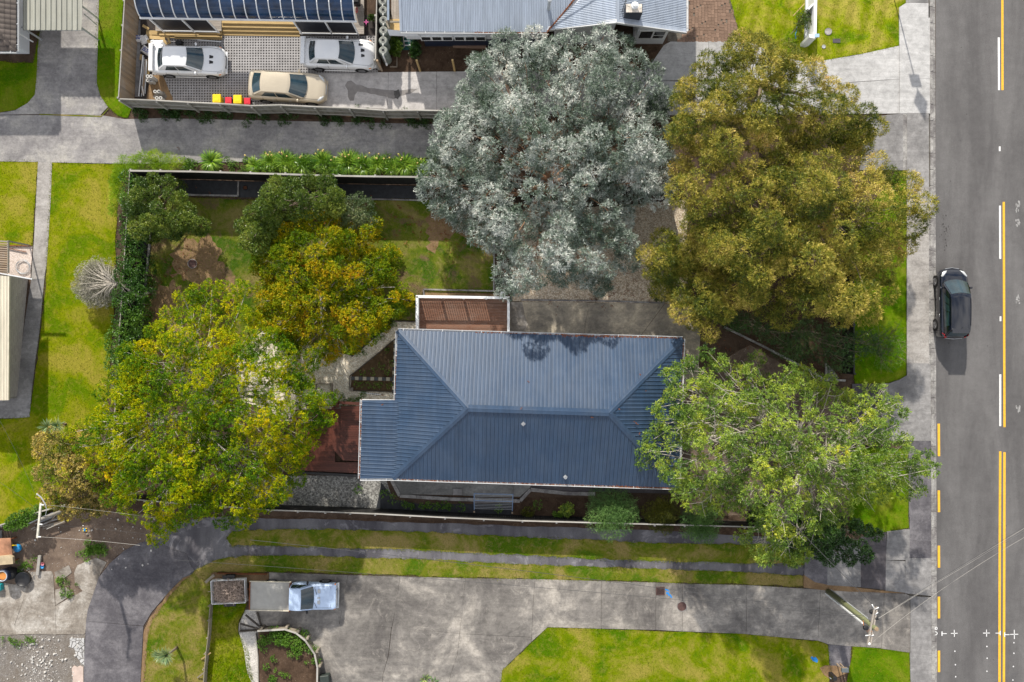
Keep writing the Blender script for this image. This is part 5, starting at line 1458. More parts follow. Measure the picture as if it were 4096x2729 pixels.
def limbs_mesh(name, base, C, R, mat, seed, trunk_r=.22, fork=.35, n_limbs=7, twigs=1.0, tip_up=.4, twig_r=.022, sub=2, drift=.25):
    r = random.Random(seed); m = MB()
    ztop = max(c[2] for c in C); base = Vector(base); fork_p = Vector((base.x, base.y, 0)) + Vector((r.uniform(-.2, .2), r.uniform(-.2, .2), ztop * fork))
    m.tube([Vector((base.x, base.y, 0)), Vector((base.x, base.y, 0)).lerp(fork_p, .5) + Vector((r.uniform(-.1, .1), r.uniform(-.1, .1), 0)), fork_p], [trunk_r * 1.25, trunk_r, trunk_r * .85], 9)
    rs = np.random.RandomState(seed); idx = rs.choice(len(C), min(n_limbs, len(C)), replace=False); K = C[idx].copy()
    for _ in range(6):
        a = np.argmin(((C[:, None, :2] - K[None, :, :2]) ** 2).sum(-1), axis=1)
        for k in range(len(K)):
            if (a == k).any(): K[k] = C[a == k].mean(axis=0)
    def curved(p, q, ra, rb, n, sag=.12, seg=5):
        p = Vector(p); q = Vector(q); L = (q - p).length; pts = []; rad = []
        o1 = Vector((r.uniform(-1, 1), r.uniform(-1, 1), 0)) * L * drift * .4
        for i in range(seg + 1):
            t = i / seg; pt = p.lerp(q, t) + Vector((0, 0, 1)) * math.sin(t * math.pi) * L * sag + o1 * math.sin(t * math.pi)
            pts.append(pt + Vector((r.uniform(-1, 1), r.uniform(-1, 1), r.uniform(-1, 1))) * L * .015); rad.append(ra + (rb - ra) * t)
        m.tube(pts, rad, n, False); return pts
    for k in range(len(K)):
        mem = C[a == k]
        if len(mem) == 0: continue
        end = Vector(K[k]) - Vector((0, 0, .9)); end = fork_p.lerp(end, .75)
        lp_ = curved(fork_p, end, trunk_r * .6, trunk_r * .28, 7, .06, 6)
        for c in mem:
            if r.random() > twigs: continue
            s = lp_[r.randint(2, 6)]; e = Vector(c) + Vector((0, 0, r.uniform(-.1, tip_up)))
            tp = curved(s, e, trunk_r * .15, twig_r, 5, .05, 5)
            for _ in range(sub):
                a2 = tp[r.randint(2, 4)]; v = (e - s).normalized() + Vector((r.uniform(-1, 1), r.uniform(-1, 1), r.uniform(0, .7)))
                curved(a2, a2 + v.normalized() * r.uniform(.5, 1.1), twig_r * 1.2, twig_r * .45, 4, .05, 3)
    return m.mesh(name, mat, True)

def tree(name, label, poly, base_px, z, mat, n, seed, leaf, spacing=.85, bark='grey', group=None, cat='tree', trunk_r=.22, n_limbs=7, lump=1.0, lump_scale=.4, under=.5, reach=3.0, edge_in=.3, crown_kw={}, limb_kw={}, extra=None):
    b = U(*base_px); root = thing(name, label, cat, (b.x, b.y, 0), 0, group)
    C, R = grow_crown(poly, z[0], z[1], spacing, seed, lump, lump_scale, edge_in, reach, under)
    off = np.array([b.x, b.y, 0])
    me = crown_mesh('crown', C - off, R, n, mat, seed + 1, leaf, **crown_kw)
    link('crown', me, root)
    tm = limbs_mesh('trunk', (0, 0, 0), C - off, R, M[BARK[bark]], seed + 2, trunk_r, n_limbs=n_limbs, **limb_kw)
    link('trunk', tm, root)
    return root

G = {}
G['silver'] = leaf_mat('silver_leaf', [(.12, (.035, .065, .03)), (.35, (.12, .17, .12)), (.53, (.29, .35, .30)), (.70, (.62, .65, .60)), (.85, (.82, .82, .75)), (1, (.74, .60, .50))], .45, .2, .35)
G['olive'] = leaf_mat('olive_leaf', [(.12, (.024, .05, .006)), (.34, (.09, .125, .012)), (.50, (.22, .225, .022)), (.68, (.50, .42, .07)), (.84, (.68, .53, .16)), (1, (.60, .30, .09))], .5, .25, .3)
G['fresh'] = leaf_mat('fresh_leaf', [(.12, (.035, .085, .014)), (.33, (.12, .22, .03)), (.52, (.22, .33, .045)), (.72, (.40, .49, .055)), (.9, (.62, .63, .06)), (1, (.62, .46, .03))], .45, .3, .35)
G['maple'] = leaf_mat('turning_leaf', [(.12, (.028, .08, .003)), (.34, (.12, .21, .004)), (.53, (.25, .29, .004)), (.73, (.52, .40, .006)), (.90, (.62, .27, .012)), (1, (.50, .07, .03))], .5, .35, .15, scale=.6)
G['robinia'] = leaf_mat('yellow_green_leaf', [(.12, (.022, .085, .004)), (.32, (.09, .21, .006)), (.50, (.20, .30, .002)), (.69, (.50, .50, .002)), (.89, (.78, .60, .004)), (1, (.75, .42, .01))], .5, .35, .15, scale=.35)
G['dark'] = leaf_mat('dark_leaf', [(.0, (.010, .035, .005)), (.5, (.030, .085, .012)), (.85, (.075, .15, .025)), (1, (.16, .22, .06))], .35, .15, .5)
G['mid'] = leaf_mat('mid_leaf', [(.1, (.018, .045, .005)), (.4, (.058, .115, .010)), (.65, (.14, .20, .02)), (.9, (.30, .34, .05))], .4, .25, .4)
G['greyg'] = leaf_mat('grey_green_leaf', [(.0, (.035, .06, .02)), (.5, (.09, .14, .05)), (1, (.24, .25, .10))], .45, .2, .4)
G['hedge'] = leaf_mat('hedge_leaf', [(.1, (.012, .045, .005)), (.5, (.045, .13, .010)), (.85, (.14, .27, .02))], .4, .15, .4)
G['russet'] = leaf_mat('russet_leaf', [(.12, (.035, .075, .008)), (.35, (.14, .17, .015)), (.52, (.36, .27, .09)), (.70, (.55, .42, .10)), (.85, (.80, .70, .04)), (1, (.60, .30, .16))], .5, .25, .3, scale=1.1)
G['feather'] = leaf_mat('feathery_leaf', [(.0, (.045, .11, .03)), (.5, (.12, .24, .06)), (1, (.28, .42, .12))], .5, .25, .3)
G['gold'] = leaf_mat('olive_shrub_leaf', [(.0, (.03, .04, .004)), (.5, (.09, .10, .008)), (1, (.22, .20, .02))], .5, .2, .3)
G['strap'] = leaf_mat('strap_leaf', [(.1, (.04, .13, .006)), (.4, (.13, .28, .012)), (.8, (.34, .48, .05))], .35, .25, .5)
G['yucca'] = leaf_mat('yucca_leaf', [(.0, (.10, .19, .09)), (.5, (.22, .32, .15)), (1, (.50, .50, .16))], .4, .15, .4)
G['weed'] = leaf_mat('weed_leaf', [(.0, (.04, .10, .008)), (.5, (.10, .22, .02)), (1, (.22, .34, .05))], .5, .25, .3)
G['grass'] = leaf_mat('grass_blade', [(.0, (.065, .13, .001)), (.45, (.15, .205, .001)), (.8, (.25, .26, .004)), (1, (.42, .34, .08))], .6, .3, .1, scale=.9)
G['long'] = leaf_mat('long_grass', [(.0, (.10, .22, .004)), (.5, (.26, .42, .01)), (.9, (.50, .55, .04))], .5, .3, .3)
G['twiggy'] = leaf_mat('dry_twig', [(.0, (.13, .14, .09)), (.4, (.30, .29, .22)), (1, (.52, .49, .42))], .8, .05, .2)
G['orange'] = leaf_mat('orange_leaf', [(.0, (.40, .20, .01)), (1, (.65, .38, .02))], .5, .25, .3)

silver_poly = DP([(1066, 172), (1062, 132), (1108, 96), (1180, 80), (1262, 66), (1335, 76), (1385, 62), (1440, 78), (1450, 108), (1502, 150), (1540, 192), (1530, 245), (1508, 266), (1545, 318), (1558, 368), (1552, 430),
                  (1528, 468), (1478, 484), (1468, 545), (1456, 605), (1412, 642), (1398, 672), (1345, 660), (1325, 640), (1255, 655), (1250, 676), (1195, 690), (1142, 672), (1128, 606), (1130, 575), (1082, 560), (1068, 520), (1002, 492), (976, 452), (960, 402), (988, 372), (984, 292), (1036, 240)])
tree('silver_gum_tree', 'big tree with silvery blue-grey narrow leaves between the two driveways and the plot', silver_poly, (2190, 760), (2.2, 6.0), G['silver'], 195000, 101, (.18, .038),
     .82, 'red', reach=5.2, trunk_r=.28, n_limbs=10, lump=1.7, lump_scale=.46, crown_kw=dict(sprig=9, spread=.85, jitter=.5, low=.25, squash=.85), limb_kw=dict(twigs=.7, tip_up=.0, sub=2, twig_r=.014))
ol1 = DP([(1532, 262), (1540, 215), (1548, 190), (1596, 178), (1602, 140), (1650, 108), (1710, 90), (1770, 84), (1822, 104), (1850, 135), (1842, 160), (1880, 142), (1925, 172), (1962, 200), (2000, 245), (2034, 262), (2030, 300), (1990, 320), (1900, 330), (1700, 335), (1560, 350)])
ol2 = DP([(1535, 440), (1540, 380), (1590, 345), (1600, 300), (1655, 290), (1705, 300), (1780, 288), (1840, 305), (1900, 300), (1960, 302), (2010, 340), (2050, 370), (2070, 400), (2110, 420), (2140, 440), (2154, 480), (2130, 520), (2128, 560), (2100, 580), (2060, 600), (2045, 650), (2050, 700),
          (1990, 740), (1950, 752), (1880, 735), (1830, 720), (1800, 745), (1760, 720), (1700, 700), (1690, 640), (1650, 620), (1600, 620), (1570, 590), (1560, 500)])
ol3 = DP([(1466, 590), (1480, 560), (1520, 540), (1575, 560), (1640, 590), (1690, 620), (1700, 690), (1690, 730), (1650, 780), (1610, 775), (1590, 770), (1560, 745), (1540, 700), (1500, 660), (1480, 630)])
okw = dict(sprig=7, spread=.8, jitter=.45, low=.25, squash=.9)
tree('olive_leaved_tree', 'olive-green tree reaching over the white driveway, the higher up of the two', ol1, (3000, 400), (3.8, 7.5), G['olive'], 95000, 111, (.16, .032), .85, 'grey', 'olive-leaved trees by the street', n_limbs=8, lump=2.0, lump_scale=.44, crown_kw=okw, limb_kw=dict(sub=2, tip_up=-.1, twig_r=.012))
tree('olive_leaved_tree', 'widest olive-brown tree filling the corner of the plot beside the street', ol2, (3120, 880), (3.4, 7.6), G['olive'], 190000, 112, (.16, .032), .95, 'grey', 'olive-leaved trees by the street', trunk_r=.32, n_limbs=10, lump=2.2, lump_scale=.42, crown_kw=okw, limb_kw=dict(sub=2, tip_up=-.1, twig_r=.012))
tree('olive_leaved_tree', 'smaller dark olive tree shading the gravel behind the blue-roofed house', ol3, (2870, 1120), (2.2, 4.8), G['olive'], 52000, 113, (.14, .03), .8, 'grey', 'olive-leaved trees by the street', trunk_r=.16, n_limbs=6, lump=1.0, crown_kw=okw, limb_kw=dict(sub=2, tip_up=-.1, twig_r=.012))
dk1 = DP([(1640, 740), (1700, 720), (1790, 740), (1880, 740), (1950, 755), (1990, 745), (2030, 770), (2040, 800), (1960, 830), (1940, 850), (1900, 838), (1840, 830), (1780, 800), (1720, 770)])
tree('dark_tree', 'low dark green tree under the widest olive tree near the front fence', dk1, (3180, 1330), (1.4, 2.9), G['dark'], 22000, 114, (.10, .03), .7, 'grey', n_limbs=6, trunk_r=.12, lump=.5, reach=1.5, crown_kw=dict(sprig=5), limb_kw=dict(sub=2))

fr_poly = DP([(1498, 845), (1515, 842), (1540, 850), (1575, 800), (1605, 792), (1640, 812), (1690, 850), (1712, 822), (1740, 818), (1770, 860), (1800, 838), (1880, 838), (1862, 872), (1925, 858), (1932, 880), (1900, 912), (1960, 905), (2000, 878), (2060, 905), (2095, 948), (2072, 985), (2100, 1020), (2150, 1050), (2158, 1090), (2118, 1110),
              (2128, 1148), (2060, 1140), (2015, 1150), (1960, 1180), (1920, 1215), (1868, 1250), (1842, 1292), (1770, 1300), (1735, 1290), (1712, 1250), (1690, 1190), (1640, 1180), (1580, 1168), (1545, 1140), (1520, 1112), (1505, 1078), (1470, 1068), (1468, 1028), (1492, 1000), (1512, 985), (1488, 930), (1520, 905)])
tree('sparse_green_tree', 'open light green tree with bare pale twigs over the front yard', fr_poly, (3140, 1820), (3.2, 7.6), G['fresh'], 104000, 121, (.15, .045), .66, 'pale', trunk_r=.24, n_limbs=12, lump=1.1, lump_scale=.7, under=.5, reach=4.5, edge_in=.15,
     crown_kw=dict(sprig=11, spread=.95, jitter=.5, shell=(.2, .85), low=.3, squash=.75), limb_kw=dict(twigs=.85, tip_up=.4, sub=4, twig_r=.013, drift=.5))
mp_poly = DP([(612, 545), (640, 510), (690, 502), (735, 480), (760, 492), (790, 512), (872, 505), (868, 545), (842, 575), (900, 548), (905, 570), (880, 600), (918, 590), (900, 640), (860, 652), (870, 672), (945, 648), (938, 690), (905, 735), (880, 755), (868, 785), (830, 800), (805, 828), (770, 800), (740, 850), (700, 870), (672, 820), (640, 780), (600, 742), (582, 690), (600, 650), (578, 600)])
tree('turning_tree', 'yellow-green tree tinged orange and red in the middle of the back lawn', mp_poly, (1310, 1190), (1.4, 3.9), G['maple'], 105000, 131, (.11, .058), .60, 'pale', trunk_r=.18, n_limbs=8, lump=.85, lump_scale=.8, under=.6, edge_in=.08,
     crown_kw=dict(sprig=6, spread=.9, jitter=.4, low=.3), limb_kw=dict(sub=2, tip_up=.15, twig_r=.012, twigs=.5))
rb_poly = DP([(332, 745), (350, 730), (372, 738), (395, 690), (425, 672), (470, 648), (500, 648), (498, 665), (440, 690), (470, 705), (520, 672), (550, 645), (566, 655), (560, 700), (600, 735), (640, 770), (690, 800), (672, 850), (700, 880), (770, 912), (735, 942), (768, 965), (730, 985), (700, 1010), (705, 1060), (668, 1075), (690, 1100), (650, 1150), (600, 1180), (520, 1210), (470, 1190), (430, 1205), (362, 1240), (350, 1215), (310, 1195),
              (255, 1165), (215, 1130), (200, 1080), (130, 1040), (160, 980), (225, 940), (200, 905), (238, 870), (275, 850), (270, 810), (320, 795), (352, 790)])
tree('yellow_green_tree', 'large yellow-green tree covering the bottom left corner of the plot', rb_poly, (830, 1640), (2.6, 6.4), G['robinia'], 250000, 141, (.10, .045), .62, 'pale', trunk_r=.26, n_limbs=12, lump=1.15, lump_scale=.75, under=.5, reach=3.0, edge_in=.08,
     crown_kw=dict(sprig=9, spread=.8, jitter=.5, low=.3), limb_kw=dict(sub=2, tip_up=.05, twig_r=.012, twigs=.6))
rs_poly = DP([(85, 1085), (80, 1040), (88, 1005), (112, 990), (135, 970), (160, 985), (200, 990), (262, 1030), (290, 1090), (300, 1150), (262, 1172), (250, 1190), (215, 1180), (190, 1208), (150, 1192), (120, 1160), (98, 1150)])
tree('russet_tree', 'russet and yellow leaved small tree by the crossarm pole', rs_poly, (330, 1900), (2.2, 4.2), G['russet'], 42000, 151, (.10, .05), .62, 'grey', trunk_r=.13, n_limbs=6, lump=.8, crown_kw=dict(sprig=6, spread=.9), limb_kw=dict(sub=2))
tl_poly = DP([(292, 425), (318, 402), (352, 398), (375, 408), (392, 400), (400, 420), (430, 432), (432, 462), (445, 500), (450, 515), (428, 540), (400, 545), (382, 560), (372, 562), (350, 545), (320, 548), (296, 510), (290, 470)])
tree('bushy_tree', 'compact dark green tree in the top left corner of the plot', tl_poly, (640, 850), (2.0, 4.4), G['mid'], 34000, 161, (.11, .045), .62, 'grey', 'bushy evergreens along the back lawn', trunk_r=.13, n_limbs=6, lump=.8, lump_scale=.8, crown_kw=dict(sprig=6, spread=.9), limb_kw=dict(sub=1, tip_up=-.2))
tm_poly = DP([(545, 500), (560, 465), (590, 445), (605, 425), (650, 405), (700, 398), (750, 402), (785, 430), (790, 470), (760, 500), (700, 512), (650, 520), (620, 560), (590, 610), (560, 560), (548, 530)])
tree('bushy_tree', 'wide dark green bushy tree touching the black fence', tm_poly, (1130, 870), (2.0, 4.6), G['mid'], 46000, 171, (.11, .045), .68, 'grey', 'bushy evergreens along the back lawn', trunk_r=.15, n_limbs=7, lump=.9, crown_kw=dict(sprig=6, spread=.9), limb_kw=dict(sub=1))
ts_poly = DP([(768, 500), (790, 462), (800, 440), (822, 438), (850, 455), (868, 480), (872, 510), (840, 520), (800, 530), (770, 525)])
tree('spindly_tree', 'thin grey-green sapling beside the wide bushy tree', ts_poly, (1420, 880), (1.8, 3.4), G['greyg'], 4200, 181, (.10, .045), .5, 'grey', trunk_r=.05, n_limbs=5, lump=.5, under=.2, crown_kw=dict(sprig=4, spread=1.0), limb_kw=dict(sub=2, twig_r=.010, tip_up=.3))
db_poly = DP([(1742, 1195), (1790, 1180), (1850, 1195), (1900, 1180), (1960, 1190), (2020, 1215), (2032, 1240), (2008, 1262), (1998, 1290), (1968, 1292), (1948, 1300), (1925, 1305), (1900, 1292), (1860, 1275), (1835, 1285), (1780, 1250), (1745, 1225)])
tree('glossy_tree', 'deep green glossy tree overhanging the striped side crossing', db_poly, (3270, 2130), (1.8, 3.6), G['dark'], 26000, 191, (.12, .06), .62, 'grey', trunk_r=.13, n_limbs=6, lump=.7, reach=1.8, crown_kw=dict(sprig=6, spread=.9), limb_kw=dict(sub=1))
# a twiggy bare shrub over the grass by the footpath
vg_poly = DP([(2010, 750), (2050, 740), (2078, 760), (2085, 800), (2070, 840), (2050, 860), (2020, 850), (2000, 800)])
tree('thin_tree', 'nearly bare thin tree over the grass verge beside the footpath', vg_poly, (3500, 1380), (1.6, 3.0), G['weed'], 2200, 196, (.09, .03), .45, 'grey', trunk_r=.05, n_limbs=6, lump=.6, under=.2, crown_kw=dict(sprig=3), limb_kw=dict(sub=5, twig_r=.010, tip_up=.3))
# the leaning grey shrub on the hedge line: a fan of dead twigs
gs = thing('bare_shrub', 'bare silvery shrub leaning from the hedge over the left lawn', 'shrub', U(560, 1170)); L = gs.location
r = random.Random(77); m = MB(); hub = U(478, 1132, 1.6) - L
tk = [U(610, 1160, .3) - L, U(560, 1190, .8) - L, U(520, 1165, 1.2) - L, hub]; m.tube(tk, [.11, .10, .08, .06], 7)
for k in range(46):
    a = r.uniform(-2.9, 2.9) + math.pi; ex_ = r.uniform(.75, 1.0)
    e = Vector(U(392 + 90 * math.cos(a) * ex_, 1135 + 95 * math.sin(a) * ex_, r.uniform(.5, 1.9))) - L
    s = hub.lerp(Vector(U(440, 1135, 1.7)) - L, r.random())
    pts = [s]; 
    for i in range(1, 6):
        t = i / 5; pts.append(s.lerp(e, t) + Vector((r.uniform(-.06, .06), r.uniform(-.06, .06), .35 * math.sin(t * 3.1))))
    m.tube(pts, [.024, .02, .016, .012, .009, .005], 4, False)
for k in range(10):
    e = U(r.uniform(470, 545), r.uniform(1090, 1245), r.uniform(.8, 1.8)) - L
    pts = [hub + (e - hub) * (i / 5) + Vector((r.uniform(-.06, .06), r.uniform(-.06, .06), 0)) for i in range(6)]; m.tube(pts, [.03, .025, .02, .015, .01, .006], 4, False)
link('branches', m.mesh('branches', M['bark_pale'], True), gs)
C = np.array([list(U(388 + 72 * q * math.cos(a_), 1134 + 78 * q * math.sin(a_), r.uniform(.9, 1.7 - .6 * q)) - L) for q, a_ in [(math.sqrt(r.random()), r.uniform(0, 6.28)) for _ in range(90)]])
link('twigs', crown_mesh('twigs', C, np.full(len(C), .46), 36000, G['twiggy'], 78, (.12, .016), sprig=5, spread=.6), gs)

def shrub(name, label, px, rpx, h, mat, n, seed, leaf, cat='shrub', group=None, clumps=9, low=.1, **kw):
    b = U(px[0], px[1]); root = thing(name, label, cat, (b.x, b.y, 0), 0, group); r = random.Random(seed)
    rx, ry = rpx[0] / 65, rpx[1] / 65; C = []; R = []
    for k in range(clumps):
        a = k * 2.4; q = math.sqrt((k + .3) / clumps) * .72
        C.append((rx * q * math.cos(a), ry * q * math.sin(a), h * (.72 - .35 * q * q) + r.uniform(-.05, .05) * h)); R.append(min(rx, ry) * r.uniform(.42, .58))
    link('foliage', crown_mesh('foliage', np.array(C), np.array(R), n, mat, seed, leaf, low=low, **kw), root)
    m = MB()
    for c in C[:7]: m.tube([(0, 0, 0), (c[0] * .5, c[1] * .5, c[2] * .45), c], [.03 + .02 * h, .025, .01], 5, False)
    link('stem', m.mesh('stem', M['bark'], True), root)
    return root
shrub('feathery_shrub', 'feathery mid-green shrub leaning over the grey-capped fence beside the bark bed', (2440, 2030), (105, 90), 1.9, G['feather'], 16000, 301, (.15, .018), clumps=16, sprig=6, spread=.6, out=1.3)
shrub('olive_shrub', 'dense dark olive shrub between the two feathery shrubs', (2630, 2045), (68, 70), 1.7, G['gold'], 12000, 302, (.09, .025), clumps=12, sprig=5)
shrub('feathery_shrub', 'bluish feathery shrub under the edge of the open light green tree', (2790, 2080), (80, 72), 1.7, G['feather'], 12000, 303, (.15, .018), clumps=13, sprig=6, spread=.6, out=1.3)
shrub('leafy_shrub', 'small yellow-tinged citrus bush on the bark bed', (2265, 2028), (26, 34), 1.0, G['fresh'], 900, 304, (.10, .05), clumps=6)
shrub('leafy_shrub', 'small sprawling plant at the foot of the citrus bush', (2235, 2052), (26, 14), .5, G['weed'], 500, 305, (.10, .05), clumps=5)
shrub('leafy_shrub', 'yellowing rose bush at the patio end of the bark bed', (2115, 2045), (26, 26), .6, G['gold'], 500, 306, (.10, .05), clumps=5)
shrub('green_bush', 'green bush spilling round the last water tank', (1585, 195), (24, 50), .7, G['mid'], 3000, 307, (.11, .06), clumps=14)
shrub('green_bush', 'bright green bush beside the ladder', (1662, 205), (20, 48), .45, G['dark'], 1600, 308, (.11, .06), clumps=14)
shrub('green_bush', 'small green bush on the soil between fence and canopy', (1492, 82), (12, 14), .6, G['mid'], 600, 309, (.09, .04), clumps=5)
shrub('flowering_shrub', 'thin pink-flowered shrub beside the white street wall', (3192, 100), (36, 48), 1.2, G['mid'], 1500, 310, (.09, .035), clumps=9)
shrub('fan_palm', 'green fan-leaved palm peeking out above the russet tree', (265, 1695), (42, 30), 1.4, G['yucca'], 1, 311, (.1, .02), clumps=3)
# hedge on the left boundary
hp = [(495, 690), (560, 700), (590, 760), (590, 900), (572, 1000), (572, 1150), (560, 1300), (545, 1420), (520, 1540), (450, 1560), (432, 1440), (450, 1250), (470, 1060), (485, 880)]
b = U(510, 1100); hg = thing('hedge', 'dark green hedge along the left fence of the plot', 'hedge', (b.x, b.y, 0))
C, R = grow_crown(hp, 1.0, 1.8, .5, 321, .35, .6, .15, .8, .6)
link('foliage', crown_mesh('foliage', C - np.array([b.x, b.y, 0]), R, 34000, G['hedge'], 322, (.10, .045), sprig=5, low=.3), hg)
m = MB(); rr = random.Random(3)
for c in C[::6]: m.tube([(c[0] - b.x, c[1] - b.y, 0), (c[0] - b.x + rr.uniform(-.1, .1), c[1] - b.y, c[2] * .9)], [.04, .02], 5, False)
link('stem', m.mesh('stem', M['bark'], True), hg)
# climber on the low board fence, bottom left
b = U(70, 2090); iv = thing('creeper', 'bright green creeper growing over the low board fence', 'creeper', (b.x, b.y, 0))
C, R = grow_crown([(20, 2092), (60, 2060), (110, 2044), (150, 2060), (120, 2092), (60, 2120), (28, 2118)], .7, 1.0, .32, 331, .15, .8, .05, .5, .3)
link('foliage', crown_mesh('foliage', C - np.array([b.x, b.y, 0]), R, 3600, G['weed'], 332, (.10, .06), sprig=4), iv)
# bright long grass in front of the hedge corner
b = U(620, 640); lg = thing('long_grass', 'bright tussocky long grass at the top left corner of the plot fence', 'grass', (b.x, b.y, 0))
C, R = grow_crown([(478, 640), (530, 620), (600, 612), (700, 625), (735, 640), (730, 668), (640, 680), (520, 690), (500, 760), (470, 860), (440, 880), (445, 800), (455, 700)], .25, .55, .36, 341, .15, .8, .1, .5, .2)
link('foliage', crown_mesh('foliage', C - np.array([b.x, b.y, 0]), R, 18000, G['long'], 342, (.22, .014), sprig=5, up=.9, out=.5, spread=.5), lg); lg['kind'] = 'stuff'

def strap_clump(m_, c, n, ln, w, seed, droop=.55, up=.9):
    r = random.Random(seed); vs_ = []; fs_ = []; tn = []
    for k in range(n):
        a = r.uniform(0, 6.283); el = r.uniform(.25, 1.35); L = ln * r.uniform(.65, 1.1); d = Vector((math.cos(a), math.sin(a), 0)); s = Vector((-d.y, d.x, 0)) * w * r.uniform(.7, 1.2)
        p = Vector(c) + d * .04; t = r.random()
        q = [p]; ang = el
        for i in range(4):
            p = p + (d * math.cos(ang) + Vector((0, 0, 1)) * math.sin(ang)) * L / 4; ang -= droop * r.uniform(.6, 1.2); q.append(p)
        k0 = len(vs_)
        for i, pp in enumerate(q):
            ww = s * (1, 1, .9, .65, .05)[i]; vs_ += [pp - ww, pp + ww]; tn += [t, t]
        for i in range(4): fs_.append((k0 + 2 * i, k0 + 2 * i + 1, k0 + 2 * i + 3, k0 + 2 * i + 2))
    m_[0].add(vs_, fs_); m_[1].extend(tn)
def strap_plant(name, label, px, n, ln, w, seed, mat, cat='plant', group=None, h=0.0, flowers=0, **kw):
    b = U(px[0], px[1], h); root = thing(name, label, cat, (b.x, b.y, 0), 0, group)
    mt = (MB(), []); strap_clump(mt, (0, 0, h), n, ln, w, seed, **kw); me = mt[0].mesh('leaves', mat, True)
    at = me.attributes.new('tint', 'FLOAT', 'POINT'); at.data.foreach_set('value', mt[1]); link('leaves', me, root)
    r = random.Random(seed)
    if flowers:
        m = MB(); f = MB()
        for k in range(flowers):
            e = Vector((r.uniform(-.35, .35), r.uniform(.15, .5), r.uniform(.8, 1.05))); m.tube([(0, 0, .2), e * .6 + Vector((0, 0, .1)), e], .010, 4)
            f.lathe([(0, -.05), (.05, -.02), (.055, .02), (0, .05)], e, 6)
        link('flower_stalk', m.mesh('flower_stalk', G['strap']), root); link('seed_head', f.mesh('seed_head', plain('seed_head', (.45, .35, .12), .8, .2, var=.4, scale=20)), root)
    return root
agl = ['single big strap-leaved clump left of the row by the shared driveway', 'first clump of the strap-leaved row, nearest the single big clump', 'strap-leaved clump of the row above the wide bushy tree', 'strap-leaved clump with most seed heads, mid row',
       'strap-leaved clump of the row above the black weed mat', 'strap-leaved clump of the row beside the silver tree', 'last strap-leaved clump, half hidden by the silver tree']
for k, (px, py, n) in enumerate([(850, 648, 230), (1085, 650, 200), (1150, 652, 260), (1290, 648, 300), (1400, 655, 300), (1510, 660, 300), (1620, 664, 300)]):
    strap_plant('agapanthus', agl[k], (px, py), n + 60, (.95, .85, 1.05, .95, 1.1, .8, 1.0)[k], .022, 400 + k, G['strap'], 'plant', 'strap-leaved clumps along the driveway', flowers=0 if k < 1 else 4)
fill = [(1020, 652), (1215, 655), (1345, 656), (1455, 660), (1565, 664), (1680, 668)]
for k, (px, py) in enumerate(fill):
    strap_plant('agapanthus', ['low strap-leaved clump at the left start of the row', 'low strap-leaved clump between the second and third big ones of the row', 'low strap-leaved clump behind the seed heads of the mid row', 'low strap-leaved clump over the black weed mat, left one', 'low strap-leaved clump over the black weed mat, right one', 'low strap-leaved clump under the silver leaves'][k],
                (px, py + 10), 240, (.7, .95, .8, 1.0, .75, .9)[k], .021, 420 + k, G['strap'], 'plant', 'strap-leaved clumps along the driveway', flowers=2)
yu = strap_plant('yucca', 'spiky yellow-green yucca on the bottom left grass', (668, 2620), 170, .62, .022, 450, G['yucca'], 'plant', h=1.5, droop=.12)
m = MB(); L = yu.location; m.tube([U(708, 2590) - L, U(700, 2596, .7) - L, Vector((0, 0, 1.5))], [.09, .075, .07], 7); link('trunk', m.mesh('trunk', M['bark'], True), yu)
mt = (MB(), []); strap_clump(mt, U(640, 2618, 1.3) - L, 110, .5, .02, 455, droop=.12); me = mt[0].mesh('leaves', G['yucca'], True); at = me.attributes.new('tint', 'FLOAT', 'POINT'); at.data.foreach_set('value', mt[1]); link('leaves', me, yu)
for nm in ('fan_palm',):
    fpo = bpy.data.objects[nm]; mt = (MB(), [])
    for k, c in enumerate(((-.25, 0, 1.5), (.3, .05, 1.45))): strap_clump(mt, c, 90, .55, .022, 460 + k, droop=.12)
    old = [c for c in fpo.children if c.name.startswith('foliage')][0]; me = mt[0].mesh('foliage', G['yucca'], True); at = me.attributes.new('tint', 'FLOAT', 'POINT'); at.data.foreach_set('value', mt[1]); old.data = me
strap_plant('agave', 'pale green agave at the bottom edge of the parking area, left one', (1700, 2716), 34, .42, .05, 470, G['yucca'], 'plant', 'agaves at the bottom edge', droop=.1)
strap_plant('agave', 'pale green agave at the bottom edge of the parking area, right one', (1735, 2728), 30, .36, .05, 471, G['yucca'], 'plant', 'agaves at the bottom edge', droop=.1)

def leaf_tufts(name, spots, mat, seed, leaf, per, h, root_label=None, cat=None, rad=.16):
    """small low plants"""
    for k, (px, py, s, lab) in enumerate(spots):
        b = U(px, py); t = thing(name, lab, cat, (b.x, b.y, 0), 0, None)
        C = np.array([[0, 0, h * s * .5]]); link('leaves', crown_mesh('leaves', C, np.array([rad * s]), per, mat, seed + k, leaf, sprig=4, low=.2), t)
seed_lab = {0: 'seedling beside the left end of the checkered pavers', 1: 'second seedling of the narrow strip below the checkered pavers', 2: 'third seedling of the narrow strip below the checkered pavers', 3: 'fourth seedling of the narrow strip below the checkered pavers',
            4: 'fifth seedling of the narrow strip below the checkered pavers', 5: 'last seedling of the narrow strip, nearest the house', 6: 'bushiest seedling in the middle of the triangular soil bed', 7: 'seedling near the right side of the triangular soil bed', 8: 'seedling at the lower right of the triangular soil bed',
            9: 'tiny seedling at the top of the triangular soil bed', 10: 'green sprig on the paver column beside the house', 11: 'small seedling at the lower left of the triangular soil bed'}
